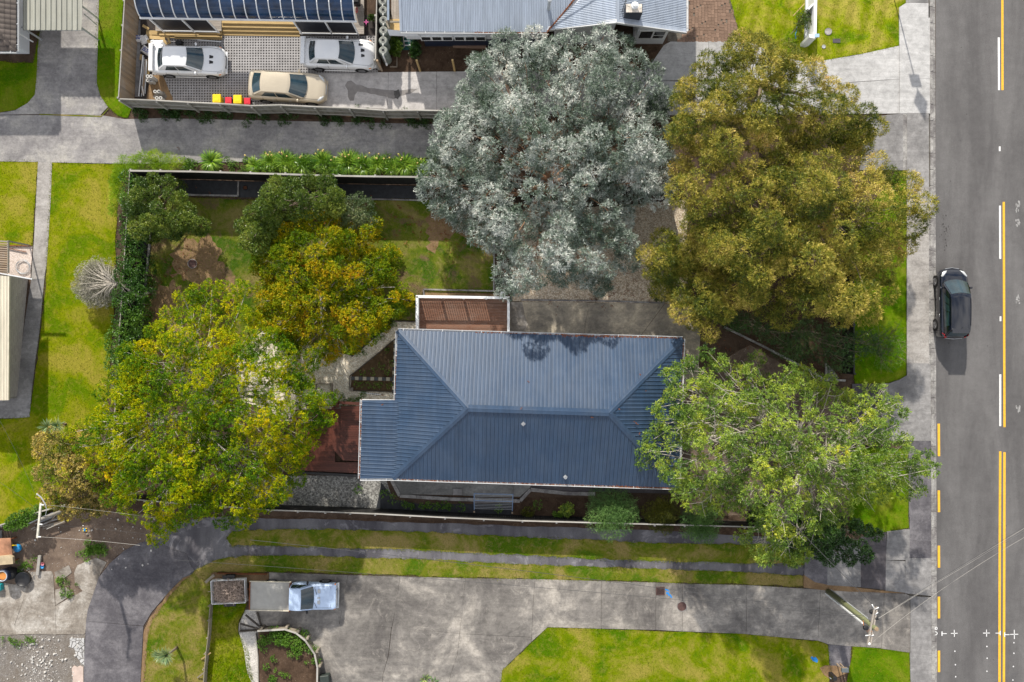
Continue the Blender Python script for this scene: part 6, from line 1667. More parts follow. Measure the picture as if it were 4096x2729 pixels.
for k, (px, py, s) in enumerate([(1429, 1536, 1), (1447, 1539, 1), (1475, 1540, 1), (1503, 1541, 1), (1521, 1540, 1), (1558, 1540, 1.1), (1496, 1487, 1.4), (1527, 1464, 1.2), (1549, 1490, .9), (1549, 1402, .8), (1571, 1455, 1.0), (1452, 1491, .9)]):
    leaf_tufts('seedling', [(px, py, s, seed_lab[k])], G['weed'], 500 + k, (.08, .045), 60, .3, cat='seedling')
lab2 = ['leafy plant at the left end of the weed mat strip by the grey gravel', 'round leafy plant in the weed mat strip, first of the even row', 'small leafy plant in the weed mat strip, second of the even row', 'leafy plant in the weed mat strip beside the kerb bend', 'tallest leafy plant in the weed mat strip, before the airer',
        'leafy plant right of the tallest one in the weed mat strip', 'leafy plant left of the airer in the weed mat strip', 'yellowish leafy plant touching the airer frame', 'leafy plant seen through the airer rails', 'second leafy plant seen through the airer rails', 'weed tuft on the grey gravel bed', 'leafy plant on the bark bed above the posts', 'low plant under the blue gutter corner']
for k, (px, py, s) in enumerate([(1540, 1972, 1.2), (1620, 2013, 1.0), (1650, 2022, .8), (1690, 2020, .9), (1718, 2016, 1.0), (1748, 2022, 1.0), (1778, 2016, 1.3), (1800, 2023, 1.0), (1845, 2024, 1.4), (1995, 2030, 1.2), (1435, 1955, 1.2), (2150, 2015, 1.3), (1575, 1990, 1.6)]):
    leaf_tufts('leafy_plant', [(px, py, s, lab2[k])], G['weed'], 520 + k, (.09, .05), 110, .4, cat='plant', rad=.2)
# garden weeds that nobody could count
def weeds(name, label, spots, mat, seed, leaf, per, spread_px, cat='weeds', z=0.0, R_=.18):
    rs = np.random.RandomState(seed); b = U(*spots[0][:2]); t = thing(name, label, cat, (b.x, b.y, 0)); C = []; R = []
    for px, py, k in spots:
        for _ in range(k):
            q = U(px + rs.normal() * spread_px, py + rs.normal() * spread_px * .8, z + .05); C.append([q.x - b.x, q.y - b.y, q.z]); R.append(R_ * rs.uniform(.5, 1.3))
    o = link('foliage', crown_mesh('foliage', np.array(C), np.array(R), per, mat, seed, leaf, sprig=4, low=.1), t); t['kind'] = 'stuff'; o['kind'] = 'stuff'
weeds('weeds', 'green weeds on the curved retaining-wall bed', [(1110, 2538, 14), (1150, 2545, 12), (1070, 2560, 8), (1130, 2570, 8), (1195, 2565, 6), (1180, 2600, 6), (1225, 2590, 4), (1078, 2645, 3), (1215, 2645, 2), (1250, 2640, 3), (1145, 2700, 4), (1090, 2720, 4), (1048, 2590, 4), (1205, 2540, 5)], G['weed'], 601, (.10, .05), 5200, 14, z=.28)
weeds('weeds', 'green weeds among the soil near the curved driveway', [(370, 2195, 16), (340, 2205, 10), (400, 2205, 10), (410, 2190, 8), (100, 2260, 8), (120, 2250, 8), (250, 2340, 4), (255, 2365, 6), (240, 2325, 3), (280, 2385, 3), (300, 2350, 3), (120, 2565, 8), (70, 2560, 5), (45, 2560, 6)], G['weed'], 602, (.09, .04), 4200, 14, R_=.14)
weeds('weeds', 'dark weeds below the weathered fence beside the shared driveway', [(640, 448, 10), (700, 452, 10), (760, 456, 8), (830, 462, 10), (900, 462, 6), (1010, 468, 8), (1060, 470, 6), (1150, 468, 8), (1300, 474, 8), (1340, 478, 10), (1430, 478, 8), (1470, 480, 8), (1540, 482, 4), (1640, 484, 8), (570, 455, 6), (1700, 484, 6)], G['dark'], 603, (.11, .04), 9000, 16, R_=.2)
weeds('ground_cover', 'loose strappy greenery filling the row between the bigger clumps', [(1040 + 42 * k, 664, 6) for k in range(17)] + [(1060 + 80 * k, 645, 2) for k in range(8)], G['strap'], 607, (.34, .03), 5200, 15, 'plants', z=.15, R_=.22)
weeds('weeds', 'sparse weeds between the clumps and the driveway', [(760, 652, 10), (930, 652, 8), (990, 640, 6), (740, 670, 5), (960, 680, 5)], G['weed'], 604, (.08, .04), 2400, 16, R_=.15)
weeds('weeds', 'grassy weeds around the end of the stepped deck', [(1370, 1600, 8), (1410, 1598, 8), (1440, 1596, 6), (1480, 1240, 4), (1560, 1300, 6), (1500, 1345, 8), (1440, 1400, 8)], G['weed'], 605, (.09, .03), 2400, 14, R_=.13)
weeds('fallen_leaves', 'brown fallen leaves scattered over the back lawn and mulch', [(700, 700 + 90 * k, 22) for k in range(6)] + [(1500 + 70 * k, 880 + 20 * k, 16) for k in range(6)] + [(2300 + 60 * k, 1150, 14) for k in range(6)] + [(2900, 1350, 20)], M['litter'], 606, (.06, .04), 2600, 60, 'leaves', R_=.1)

# mown grass: short blades over every lawn, taller along its edges -------------------------------
def blades(o, px, z, dens, h, seed):
    rs = np.random.RandomState(900 + seed)
    P = [(p.x, p.y) for p in pxpoly([(min(max(x, -30), 4130), min(max(y, -30), 2760)) for x, y in px])]
    x0_, x1_ = min(p[0] for p in P), max(p[0] for p in P); y0_, y1_ = min(p[1] for p in P), max(p[1] for p in P)
    n = int((x1_ - x0_) * (y1_ - y0_) * dens); Q = np.stack([rs.uniform(x0_, x1_, n), rs.uniform(y0_, y1_, n)], axis=1); Q = Q[in_poly(Q, P)]
    per = sum(math.dist(P[i], P[(i + 1) % len(P)]) for i in range(len(P))); ne = int(per * 55); E = []
    for i in range(len(P)):
        a = np.array(P[i]); b = np.array(P[(i + 1) % len(P)]); k = int(np.linalg.norm(b - a) * 55)
        if k: E.append(a + (b - a) * rs.rand(k)[:, None] + rs.normal(size=(k, 2)) * .045)
    Q = np.vstack([Q] + E); n = len(Q); base = np.column_stack([Q, np.full(n, z - .005)])
    dirs = norm(rs.normal(size=(n, 3)) * np.array([1, 1, .3]) + np.array([0, 0, .8]))
    me = leaf_mesh('grass', base, dirs, rs.uniform(.6, 1.4, n) * h * 1.5, np.full(n, .022), G['grass'], rs.rand(n), rs, .1, .1)
    g_ = link('grass', me, o); g_['kind'] = 'stuff'
for o, px, z, dens, h, tint, seed in LAWNS: blades(o, px, z, dens, h, seed)
# ------------------------------------------------------------------ vehicles
def paint(name, c, rough=.22, coat=.6, metal=0.0, var=.03, dust=None):
    t = NT(name); v = t.pos(False); f = t.noise(v, 2.5, 5, .6)
    k = t.ramp(f, [(.3, tuple(x * (1 - var) for x in c)), (.7, tuple(min(1, x * (1 + var)) for x in c))])
    if dust: k = t.mix(t.ramp(t.noise(v, 5, 6, .7), [(.45, 0.0), (.8, .4)]), k, dust)
    t.col(k).rough(rough, .5, metal, coat); t.b.inputs['Coat Roughness'].default_value = .06
    return t.m
P_white = paint('white_car_paint', (.74, .75, .76)); P_gold = paint('gold_car_paint', (.52, .45, .34), .28, .6, .25)
P_navy = paint('navy_car_paint', (.003, .005, .012), .12, .9); P_pale = paint('pale_blue_car_paint', (.46, .58, .78), .4, .3, 0, .06)
M['glass'] = plain('car_glass', (.016, .038, .050), .04, .7, var=.5, scale=1.0, coat=.5)
M['tyre'] = plain('tyre', (.02, .02, .021), .8, .2); M['rim'] = plain('wheel_rim', (.22, .22, .23), .35, .5, .6)
M['headl'] = plain('headlamp', (.55, .57, .58), .12, .6, .2); M['taill'] = plain('tail_lamp', (.45, .01, .015), .2, .5)
M['amber'] = plain('indicator', (.75, .22, .02), .3, .4)

def catmull(xs, ys, q):
    xs = np.array(xs, float); ys = np.array(ys, float); out = []
    m = np.gradient(ys, xs)
    for x in q:
        i = int(np.clip(np.searchsorted(xs, x) - 1, 0, len(xs) - 2)); h = xs[i + 1] - xs[i]; t = (x - xs[i]) / h
        out.append((2 * t**3 - 3 * t**2 + 1) * ys[i] + (t**3 - 2 * t**2 + t) * h * m[i] + (-2 * t**3 + 3 * t**2) * ys[i + 1] + (t**3 - t**2) * h * m[i + 1])
    return np.array(out)

def car(name, label, cat, loc, rz, S, group=None):
    """S: length, stations (x, half width, deck height), cabin corners, wheels, extras. +x is forwards."""
    root = thing(name, label, cat, loc, rz, group)
    pn = S['paint']; st = sorted(S['st']); xs_ = [s[0] for s in st]
    q = np.linspace(xs_[0], xs_[-1], 46); HW = catmull(xs_, [s[1] for s in st], q); ZD = catmull(xs_, [s[2] for s in st], q); ZL = np.interp(q, xs_, [s[3] if len(s) > 3 else .2 for s in st])
    vs_ = []; fs_ = []
    prof = [(0, 'l', 0), (.84, 'l', 0), (.955, 'l', .06), (1.0, 'm', .35), (1.0, 'm', .62), (.985, 'd', -.11), (.935, 'd', -.035), (.80, 'd', .0), (.45, 'd', .02), (0, 'd', .028)]
    n = len(prof) * 2 - 2
    for x, hw, zd, zl in zip(q, HW, ZD, ZL):
        half = []
        for k, t, o in prof:
            z = zl + o if t == 'l' else (zl + (zd - zl) * o if t == 'm' else zd + o)
            half.append((hw * k, z))
        for y, z in half: vs_.append((x, y, z))
        for y, z in half[-2:0:-1]: vs_.append((x, -y, z))
    for i in range(len(q) - 1):
        for k in range(n):
            j = (k + 1) % n; fs_.append((i * n + k, i * n + j, (i + 1) * n + j, (i + 1) * n + k))
    fs_.append(tuple(range(n))); fs_.append(tuple(range((len(q) - 1) * n + n - 1, (len(q) - 1) * n - 1, -1)))
    m = MB(); m.add(vs_, fs_); body = m.build('body', pn, root); 
    bm = bmesh.new(); bm.from_mesh(body.data); bmesh.ops.recalc_face_normals(bm, faces=bm.faces[:]); bm.to_mesh(body.data); bm.free(); smooth_angle(body, 50)
    c = S['cab']      # xf (cowl), xrf (roof front), xrr (roof rear), xr (rear glass base), hb, hr, zb, zr, zbr
    xf, xrf, xrr, xr, hb, hr, zb, zr, zbr = c
    bf, br_ = S.get('bulge', (.16, .10))
    def Wb(s): return Vector((xf + bf * (1 - s * s), s * hb, zb + .0))
    def Wt(s): return Vector((xrf + bf * .5 * (1 - s * s), s * hr, zr + .035 * (1 - s * s) - .01))
    def Rb(s): return Vector((xr - br_ * (1 - s * s), s * hb * S.get('rearw', .96), zbr))
    def Rt(s): return Vector((xrr - br_ * .4 * (1 - s * s), s * hr * .97, zr + .03 * (1 - s * s) - .015))
    def patch(f, nu, nv, u0=0, u1=1, v0=0, v1=1, off=Vector((0, 0, 0))):
        V = [f(u0 + (u1 - u0) * i / nu, v0 + (v1 - v0) * j / nv) + off for i in range(nu + 1) for j in range(nv + 1)]
        Fc = [(i * (nv + 1) + j, (i + 1) * (nv + 1) + j, (i + 1) * (nv + 1) + j + 1, i * (nv + 1) + j + 1) for i in range(nu) for j in range(nv)]
        return V, Fc
    wf = lambda u, v: Wb(u * 2 - 1).lerp(Wt(u * 2 - 1), v)
    rf_ = lambda u, v: Rb(u * 2 - 1).lerp(Rt(u * 2 - 1), v)
    def roof_f(u, v):
        s = u * 2 - 1; a = Wt(s); b = Rt(s); p = a.lerp(b, v); p.z += .045 * math.sin(v * math.pi) * (1 - .3 * s * s); return p
    def side_f(sg):
        def f(u, v):
            bl = Wb(sg).lerp(Rb(sg), u); tp = roof_f((sg + 1) / 2, u); p = bl.lerp(tp, v); p.y += sg * .03 * math.sin(v * math.pi); return p
        return f
    m = MB()
    for V, Fc in (patch(wf, 10, 5), patch(rf_, 10, 5), patch(roof_f, 10, 10), patch(side_f(1), 10, 5), patch(side_f(-1), 10, 5)): m.add(V, Fc)
    cabm = m.build('roof', S.get('roofpaint', pn), root)
    bm = bmesh.new(); bm.from_mesh(cabm.data); bmesh.ops.remove_doubles(bm, verts=bm.verts[:], dist=.004); bmesh.ops.recalc_face_normals(bm, faces=bm.faces[:])
    bm.to_mesh(cabm.data); bm.free(); smooth_angle(cabm, 42)
    sm = MB(); yk = lambda x, k: float(np.interp(x, q, HW)) * k; zk = lambda x, o=.004: float(np.interp(x, q, ZD)) + o
    nose = xs_[-1] - .22; xs2 = [xf + .05 + (nose - xf - .05) * i / 8 for i in range(9)]
    for sg in (1, -1): sm.tube([(x, sg * yk(x, .80), zk(x, .003)) for x in xs2], .006, 4, False)
    sm.tube([(nose - .02 * abs(k), k * yk(nose, .2), zk(nose, .016)) for k in (-4, -2, 0, 2, 4)], .006, 4, False)
    for xd in S.get('doors', ((xf + xrf) / 2 + .1, (xrf + xrr) / 2 - .02, xrr - .05)):
        for sg in (1, -1): sm.tube([(xd, sg * (yk(xd, 1) + .001), z) for z in (.28, .5, .7)] + [(xd, sg * yk(xd, .987), zk(xd, -.10)), (xd, sg * yk(xd, .94), zk(xd, -.03))], .007, 4, False)
    if xr > xs_[0] + .35: sm.tube([(xs_[0] + .16, k * .2 * yk(xs_[0] + .16, .9), zk(xs_[0] + .16, .012)) for k in (-4, -2, 0, 2, 4)], .006, 4, False)
    sm.build('panel_seams', M['dark'], root)
    def glass(nm, f, r, off, nu=8, nv=4, mat='glass'):
        V, Fc = patch(f, nu, nv, *r, off=off); g_ = MB(); g_.add(V, Fc); o = g_.build(nm, M[mat], root, True)
        ref = off
        for p in o.data.polygons:
            if p.normal.dot(ref) < 0: p.flip()
    glass('windscreen', wf, (.05, .95, .03, .95), Vector((.012, 0, .016)))
    glass('rear_window', rf_, (.08, .92, .12, .90), Vector((-.012, 0, .014)))
    for sg in (1, -1):
        f = side_f(sg); lo, hi = S.get('dlo', (.14, .80)); mid = (lo + hi) / 2 + S.get('pillar', .0)
        glass('side_window', f, (lo, mid - .015, .12, .84), Vector((0, sg * .014, .004))); glass('side_window', f, (mid + .015, hi, .12, .84), Vector((0, sg * .014, .004)))
        if S.get('quarter'): glass('side_window', f, (hi + .02, S['quarter'], .2, .8), Vector((0, sg * .014, .004)))
        mx, mz = S.get('mirror', (xf - .32, zb + .10)); mm = MB(); mm.lathe([(0, -.11), (.06, -.08), (.075, 0), (.05, .08), (0, .10)], (mx, sg * (hb + .13), mz), 10, Matrix.Rotation(math.pi / 2, 3, 'X'))
        mm.bar((mx, sg * (hb - .02), mz - .03), (mx, sg * (hb + .1), mz - .01), .05, .03); mm.build('mirror', S.get('mirrorpaint', pn), root, True)
        for wx_ in S['wheels']:
            hw = float(np.interp(wx_, q, HW)); R_ = S.get('wr', .32)
            ar = MB().lathe([(0, hw - .3), (R_ + .055, hw - .3), (R_ + .055, hw + .004), (0, hw + .004)], (wx_, 0, R_ + .01), 24, Matrix.Rotation(-sg * math.pi / 2, 3, 'X'))
            ar.build('wheel_arch', M['dark'], root)
            RM = Matrix.Rotation(-sg * math.pi / 2, 3, 'X')
            w_ = MB().lathe([(R_ * .62, hw - .2), (R_ * .96, hw - .2), (R_, hw - .17), (R_, hw - .03), (R_ * .94, hw + .012), (R_ * .68, hw + .016)], (wx_, 0, R_), 24, RM, True).build('wheel', M['tyre'], root, True)
            rm_ = MB(); rm_.lathe([(0, hw - .03), (R_ * .60, hw - .03), (R_ * .62, hw + .02), (R_ * .70, hw + .018)], (wx_, 0, R_), 24, RM)
            for k in range(S.get('spokes', 5)):
                a = k * 2 * math.pi / S.get('spokes', 5); rm_.bar((wx_, sg * (hw + .008), R_), (wx_ + R_ * .62 * math.cos(a), sg * (hw + .014), R_ + R_ * .62 * math.sin(a)), .05, .02)
            rm_.build('rim', M['rim'], w_)
    return root, body, q, HW, ZD

def sedan(kind):
    if kind == 'sport':
        return dict(paint=P_white, st=[(-2.19, .66, .80, .34), (-2.12, .78, .93, .28), (-1.85, .86, .96, .24), (-1.45, .885, .955, .2), (-1.0, .865, .94, .2), (0, .865, .90, .2), (1.0, .87, .88, .2), (1.38, .89, .86, .2), (1.75, .87, .78, .2), (2.02, .78, .70, .2), (2.17, .58, .60, .24), (2.21, .35, .52, .28)],
                    cab=(.88, .06, -1.20, -1.68, .75, .575, .90, 1.40, .98), wheels=(1.35, -1.28), wr=.32, dlo=(.17, .84), spokes=5)
    if kind == 'saloon':
        return dict(paint=P_gold, st=[(-2.35, .60, .80, .34), (-2.28, .74, .92, .28), (-1.95, .85, .97, .24), (-1.4, .885, .955, .2), (0, .885, .92, .2), (1.1, .885, .88, .2), (1.7, .87, .80, .2), (2.08, .78, .72, .2), (2.26, .60, .62, .24), (2.33, .36, .54, .28)],
                    cab=(1.06, .20, -1.34, -1.98, .77, .60, .91, 1.43, 1.0), bulge=(.22, .14), wheels=(1.42, -1.35), wr=.33, dlo=(.16, .84), spokes=7)

def lamp(root, name, mat, pts, th=.03):
    """a lamp lens: an outline in 3d, given some thickness outwards"""
    c = sum((Vector(p) for p in pts), Vector()) / len(pts); nrm = (Vector(pts[1]) - Vector(pts[0])).cross(Vector(pts[2]) - Vector(pts[0])).normalized()
    if nrm.z < 0: nrm = -nrm
    m = MB(); n = len(pts); V = [Vector(p) - nrm * .01 for p in pts] + [Vector(p).lerp(c, .12) + nrm * th for p in pts] + [c + nrm * th * 1.3]
    Fc = [(i, (i + 1) % n, n + (i + 1) % n, n + i) for i in range(n)] + [(n + i, n + (i + 1) % n, 2 * n) for i in range(n)]
    m.add(V, Fc); o = m.build(name, mat, root, True)
    bm = bmesh.new(); bm.from_mesh(o.data); bmesh.ops.recalc_face_normals(bm, faces=bm.faces[:]); bm.to_mesh(o.data); bm.free()
    return o

def sport_extras(root, vents):
    z = lambda x: float(np.interp(x, [.8, 1.38, 1.75, 2.02, 2.17], [.91, .885, .805, .725, .63]))
    for x, y, w, l in vents:
        m = MB(); zz = z(x) + .018
        m.add([(x - l / 2, y - w / 2, z(x - l / 2) + .02), (x + l / 2, y - w * .28, z(x + l / 2) + .026), (x + l / 2, y + w * .28, z(x + l / 2) + .026), (x - l / 2, y + w / 2, z(x - l / 2) + .02)], [(0, 1, 2, 3)])
        m.build('bonnet_vent', M['black'], root)
    for s in (1, -1):
        lamp(root, 'headlight', M['headl'], [(2.10, s * .50, .655), (2.02, s * .72, .68), (1.78, s * .81, .775), (1.80, s * .70, .80)], .02)
        lamp(root, 'indicator', M['amber'], [(1.86, s * .862, .60), (1.98, s * .80, .58), (1.97, s * .80, .64), (1.84, s * .855, .68)], .02)
        lamp(root, 'tail_light', M['taill'], [(-2.17, s * .50, .80), (-2.12, s * .76, .84), (-1.92, s * .85, .86), (-1.95, s * .86, .74), (-2.15, s * .72, .70)], .03)
    m = MB(); m.box((-2.08, 0, 1.16), (.24, 1.62, .035), bev=.012); 
    for s in (1, -1): m.box((-2.06, s * .80, 1.08), (.30, .03, .20), bev=.01); m.box((-2.05, s * .45, 1.04), (.16, .03, .22))
    m.build('rear_wing', P_white, root)
    MB().box((2.12, 0, .30), (.26, 1.36, .10), bev=.03).build('bumper', P_white, root)
    for s in (1, -1): MB().box((0, s * .885, .24), (1.9, .05, .12), bev=.02).build('side_skirt', P_white, root)
    MB().box((2.19, 0, .46), (.06, .8, .16), bev=.02).build('grille', M['black'], root)
    MB().bar((.90, -.5, .925), (.72, -.05, .99), .02, .015).bar((.95, -.1, .925), (.80, .45, .965), .02, .015).build('wiper', M['black'], root)

ca_, *_ = car('parked_car', 'white car with a rear wing parked next to the stack of timber', 'car', (U(755, 240, .8).x - .05, 17.02, .05), math.radians(-1), sedan('sport'), 'cars on the turf-grid pad')
sport_extras(ca_, [(1.46, .16, .22, .22), (1.46, -.16, .22, .22)])
cb_, *_ = car('parked_car', 'white car with a rear wing nosing the narrow fence by the tanks', 'car', (-10.50, 17.42, .05), math.radians(-1.5), sedan('sport'), 'cars on the turf-grid pad')
sport_extras(cb_, [(1.36, .50, .15, .26), (1.48, .17, .22, .22), (1.50, -.15, .20, .20)])
cc_, *_ = car('parked_car', 'pale gold saloon parked along the weathered fence', 'car', (-13.60, 15.42, .05), math.radians(-3.5), sedan('saloon'), 'cars on the turf-grid pad')
for s in (1, -1):
    lamp(cc_, 'headlight', M['headl'], [(2.24, s * .40, .64), (2.14, s * .68, .68), (1.86, s * .83, .78), (1.90, s * .70, .80), (2.12, s * .48, .72)], .03)
    lamp(cc_, 'tail_light', M['taill'], [(-2.33, s * .45, .80), (-2.28, s * .72, .84), (-2.05, s * .83, .86), (-2.08, s * .85, .72), (-2.30, s * .68, .68)], .03)
    for x in (.25, -.75): MB().box((x, s * .893, .80), (.16, .03, .03), bev=.01).build('door_handle', M['steel'], cc_)
MB().box((2.31, 0, .52), (.05, .62, .16), bev=.02).build('grille', M['steel'], cc_)
MB().box((2.24, 0, .34), (.22, 1.2, .12), bev=.04).build('bumper', P_gold, cc_)
MB().bar((1.22, -.5, .935), (1.0, .0, 1.0), .02, .015).build('wiper', M['black'], cc_)

SP = dict(paint=P_navy, st=[(-2.12, .66, .92, .36), (-2.05, .79, 1.0, .28), (-1.7, .86, 1.03, .24), (-1.3, .875, 1.02, .2), (0, .865, .98, .2), (1.0, .87, .96, .2), (1.45, .865, .91, .2), (1.80, .79, .84, .2), (1.98, .66, .76, .22), (2.08, .46, .66, .26), (2.12, .25, .58, .3)],
         cab=(1.22, .42, -1.62, -1.95, .77, .60, .97, 1.60, 1.08), bulge=(.20, .10), wheels=(1.33, -1.33), wr=.32, dlo=(.16, .50), pillar=.0, quarter=.86, spokes=10, rearw=.93)
sv, *_ = car('parked_car', 'dark navy hatchback parked on the road beside the kerb', 'car', (26.72, 2.30, .02), math.radians(90), SP)
for s in (1, -1):
    lamp(sv, 'headlight', M['headl'], [(1.98, s * .38, .77), (1.92, s * .62, .80), (1.62, s * .80, .87), (1.58, s * .70, .91), (1.86, s * .46, .84)], .03)
    lamp(sv, 'tail_light', M['taill'], [(-2.06, s * .52, 1.02), (-1.98, s * .74, 1.10), (-1.86, s * .74, 1.12), (-1.80, s * .83, 1.0), (-2.06, s * .76, .82), (-2.13, s * .60, .86)], .05)
    for x in (.25, -.75): MB().box((x, s * .878, .84), (.16, .03, .03), bev=.01).build('door_handle', M['steel'], sv)
    MB().tube([(.25, s * .585, 1.63), (-.4, s * .60, 1.655), (-1.4, s * .58, 1.62)], .012, 5).build('roof_rail', M['black'], sv)
MB().box((-1.70, 0, 1.60), (.26, 1.04, .035), bev=.012).build('roof_spoiler', P_navy, sv)
MB().tube([(2.08, -.42, .62), (2.15, 0, .60), (2.08, .42, .62)], .025, 6).build('grille', M['steel'], sv)
MB().tube([(-2.13, -.5, .80), (-2.18, 0, .80), (-2.13, .5, .80)], .02, 6).build('chrome_strip', M['steel'], sv)
MB().tube([(-1.45, -.1, 1.62), (-1.60, -.1, 1.78)], .008, 4).build('aerial', M['black'], sv)
MB().bar((1.40, -.45, 1.0), (1.18, .1, 1.03), .02, .015).bar((1.40, .15, 1.0), (1.22, .62, 1.03), .02, .015).build('wiper', M['black'], sv)
MB().box((1.28, 0, .985), (.10, 1.36, .02), bev=.008).build('cowl', M['black'], sv)

# flat-deck truck: cab, bonnet, tray
SP = dict(paint=P_pale, st=[(.05, .76, .98, .35), (.3, .80, .98, .3), (1.0, .80, .97, .28), (1.5, .80, .96, .28), (2.3, .79, .90, .28), (2.62, .77, .86, .28), (2.70, .74, .82, .34)],
         cab=(1.36, .70, .06, .03, .75, .65, .97, 1.50, .97), bulge=(.08, .0), wheels=(1.95,), wr=.33, dlo=(.18, .92), spokes=6, mirrorpaint=M['black'], rearw=1.0)
tkx = U(1344, 0, .8).x - 2.70
tk, *_ = car('flat_deck_truck', 'pale blue flat-deck pickup truck parked on the stained concrete', 'truck', (tkx, -15.42, .044), math.radians(-1.2), SP)
tr_ = MB(); tr_.box((-1.24, 0, .86), (2.46, 1.72, .06)); 
tray = tr_.build('tray', plain('tray_deck', (.38, .37, .34), .8, .2, var=.16, scale=1.6), tk)
for s in (1, -1): MB().box((-1.24, s * .87, .90), (2.5, .05, .12), bev=.01).build('side_rail', M['roof_cream'], tk)
MB().box((-2.47, 0, .90), (.05, 1.7, .12), bev=.01).build('tail_board', M['rust'], tk); MB().box((0.0, 0, 1.02), (.05, 1.74, .34), bev=.01).build('head_board', M['rust'], tk)
m = MB(); 
for s in (1, -1): m.bar((-2.4, s * .35, .72), (1.2, s * .35, .60), .10, .14)
m.build('chassis', M['dark'], tk)
for s in (1, -1):
    RM = Matrix.Rotation(-s * math.pi / 2, 3, 'X'); w_ = MB().lathe([(.2, .55), (.31, .55), (.33, .58), (.33, .74), (.3, .77), (.2, .77)], (-1.35, 0, .33), 22, RM).build('wheel', M['tyre'], tk, True)
    MB().lathe([(0, .74), (.19, .74), (.21, .775)], (-1.35, 0, .33), 18, RM).build('rim', M['rim'], w_)
    lamp(tk, 'headlight', M['headl'], [(2.715, s * .45, .60), (2.715, s * .66, .60), (2.70, s * .66, .78), (2.70, s * .45, .78)], .02); lamp(tk, 'indicator', M['amber'], [(2.66, s * .70, .60), (2.62, s * .775, .60), (2.60, s * .775, .80), (2.66, s * .70, .80)], .03)
MB().box((2.73, 0, .70), (.05, .84, .22), bev=.01).build('grille', M['steel'], tk); MB().box((2.76, 0, .46), (.14, 1.56, .14), bev=.03).build('bumper', M['galv'], tk)
for y in (.38, -.02, -.28): MB().box((1.72, y, 1.005), (.16, .22 if abs(y) > .1 else .08, .008)).build('bonnet_vent', M['steel'], tk)
MB().bar((1.60, .18, 1.0), (1.45, .62, 1.03), .02, .015).bar((1.60, -.62, 1.0), (1.46, -.3, 1.03), .02, .015).build('wiper', M['black'], tk)

tl2 = thing('trailer', 'small white-sided trailer heaped with dead branches behind the truck', 'trailer', (U(917, 2364, .6).x, U(917, 2364, .6).y, 0), math.radians(2.5)); m = MB()
MB().box((0, 0, .42), (2.0, 1.36, .05)).build('trailer_floor', M['old_wood'], tl2)
for s in (1, -1): MB().box((0, s * .70, .62), (2.04, .03, .42), bev=.01).build('side_panel', M['white'], tl2)
for s in (1, -1): MB().box((s * 1.02, 0, .62), (.03, 1.4, .42), bev=.01).build('end_panel', M['white'], tl2)
MB().bar((1.0, 0, .40), (1.5, 0, .40), .07).build('drawbar', M['rust'], tl2)
for s in (1, -1):
    w_ = MB().lathe([(.18, .74), (.27, .74), (.29, .77), (.29, .90), (.26, .92), (.18, .92)], (0, 0, .29), 20, Matrix.Rotation(-s * math.pi / 2, 3, 'X')).build('wheel', M['tyre'], tl2, True)
    MB().lathe([(0, .86), (.18, .86), (.19, .92)], (0, 0, .29), 14, Matrix.Rotation(-s * math.pi / 2, 3, 'X')).build('rim', M['rim'], w_)
    MB().box((0, s * .84, .60), (.75, .22, .04), bev=.01).build('mudguard', M['black'], tl2)
br_p = thing('branches', 'heap of dead brown branches in the trailer', 'branches', (tl2.location.x, tl2.location.y, .45), math.radians(2.5)); m = MB(); r = random.Random(31)
for k in range(360):
    a = r.uniform(0, 6.28); c = Vector((r.uniform(-.8, .85), r.uniform(-.58, .58), r.uniform(.05, .55))); L_ = r.uniform(.2, .5); d = Vector((math.cos(a), math.sin(a), r.uniform(-.25, .25))) * L_; s = Vector((-d.y, d.x, 0)) * r.uniform(-.4, .4)
    if abs(c.x + d.x) > 1.02 or abs(c.y + d.y) > .85: d *= .4
    m.tube([c - d * .8, c - d * .2 + s * .5, c + d * .8], [.016, .013, .004], 4, False)
bb = m.build('branch_heap', plain('dead_wood', (.38, .30, .25), .9, .1, var=.4, scale=9), br_p); bb['kind'] = 'stuff'; br_p['kind'] = 'stuff'
# ------------------------------------------------------------------ smaller things
def one(m, name, mat, label, cat, loc=(0, 0, 0), rz=0, group=None, smooth=False):
    return tag(m.build(name, mat, None, smooth, loc, rz), label, cat, group)
def at(px, py, z=0.0): return U(px, py, z)

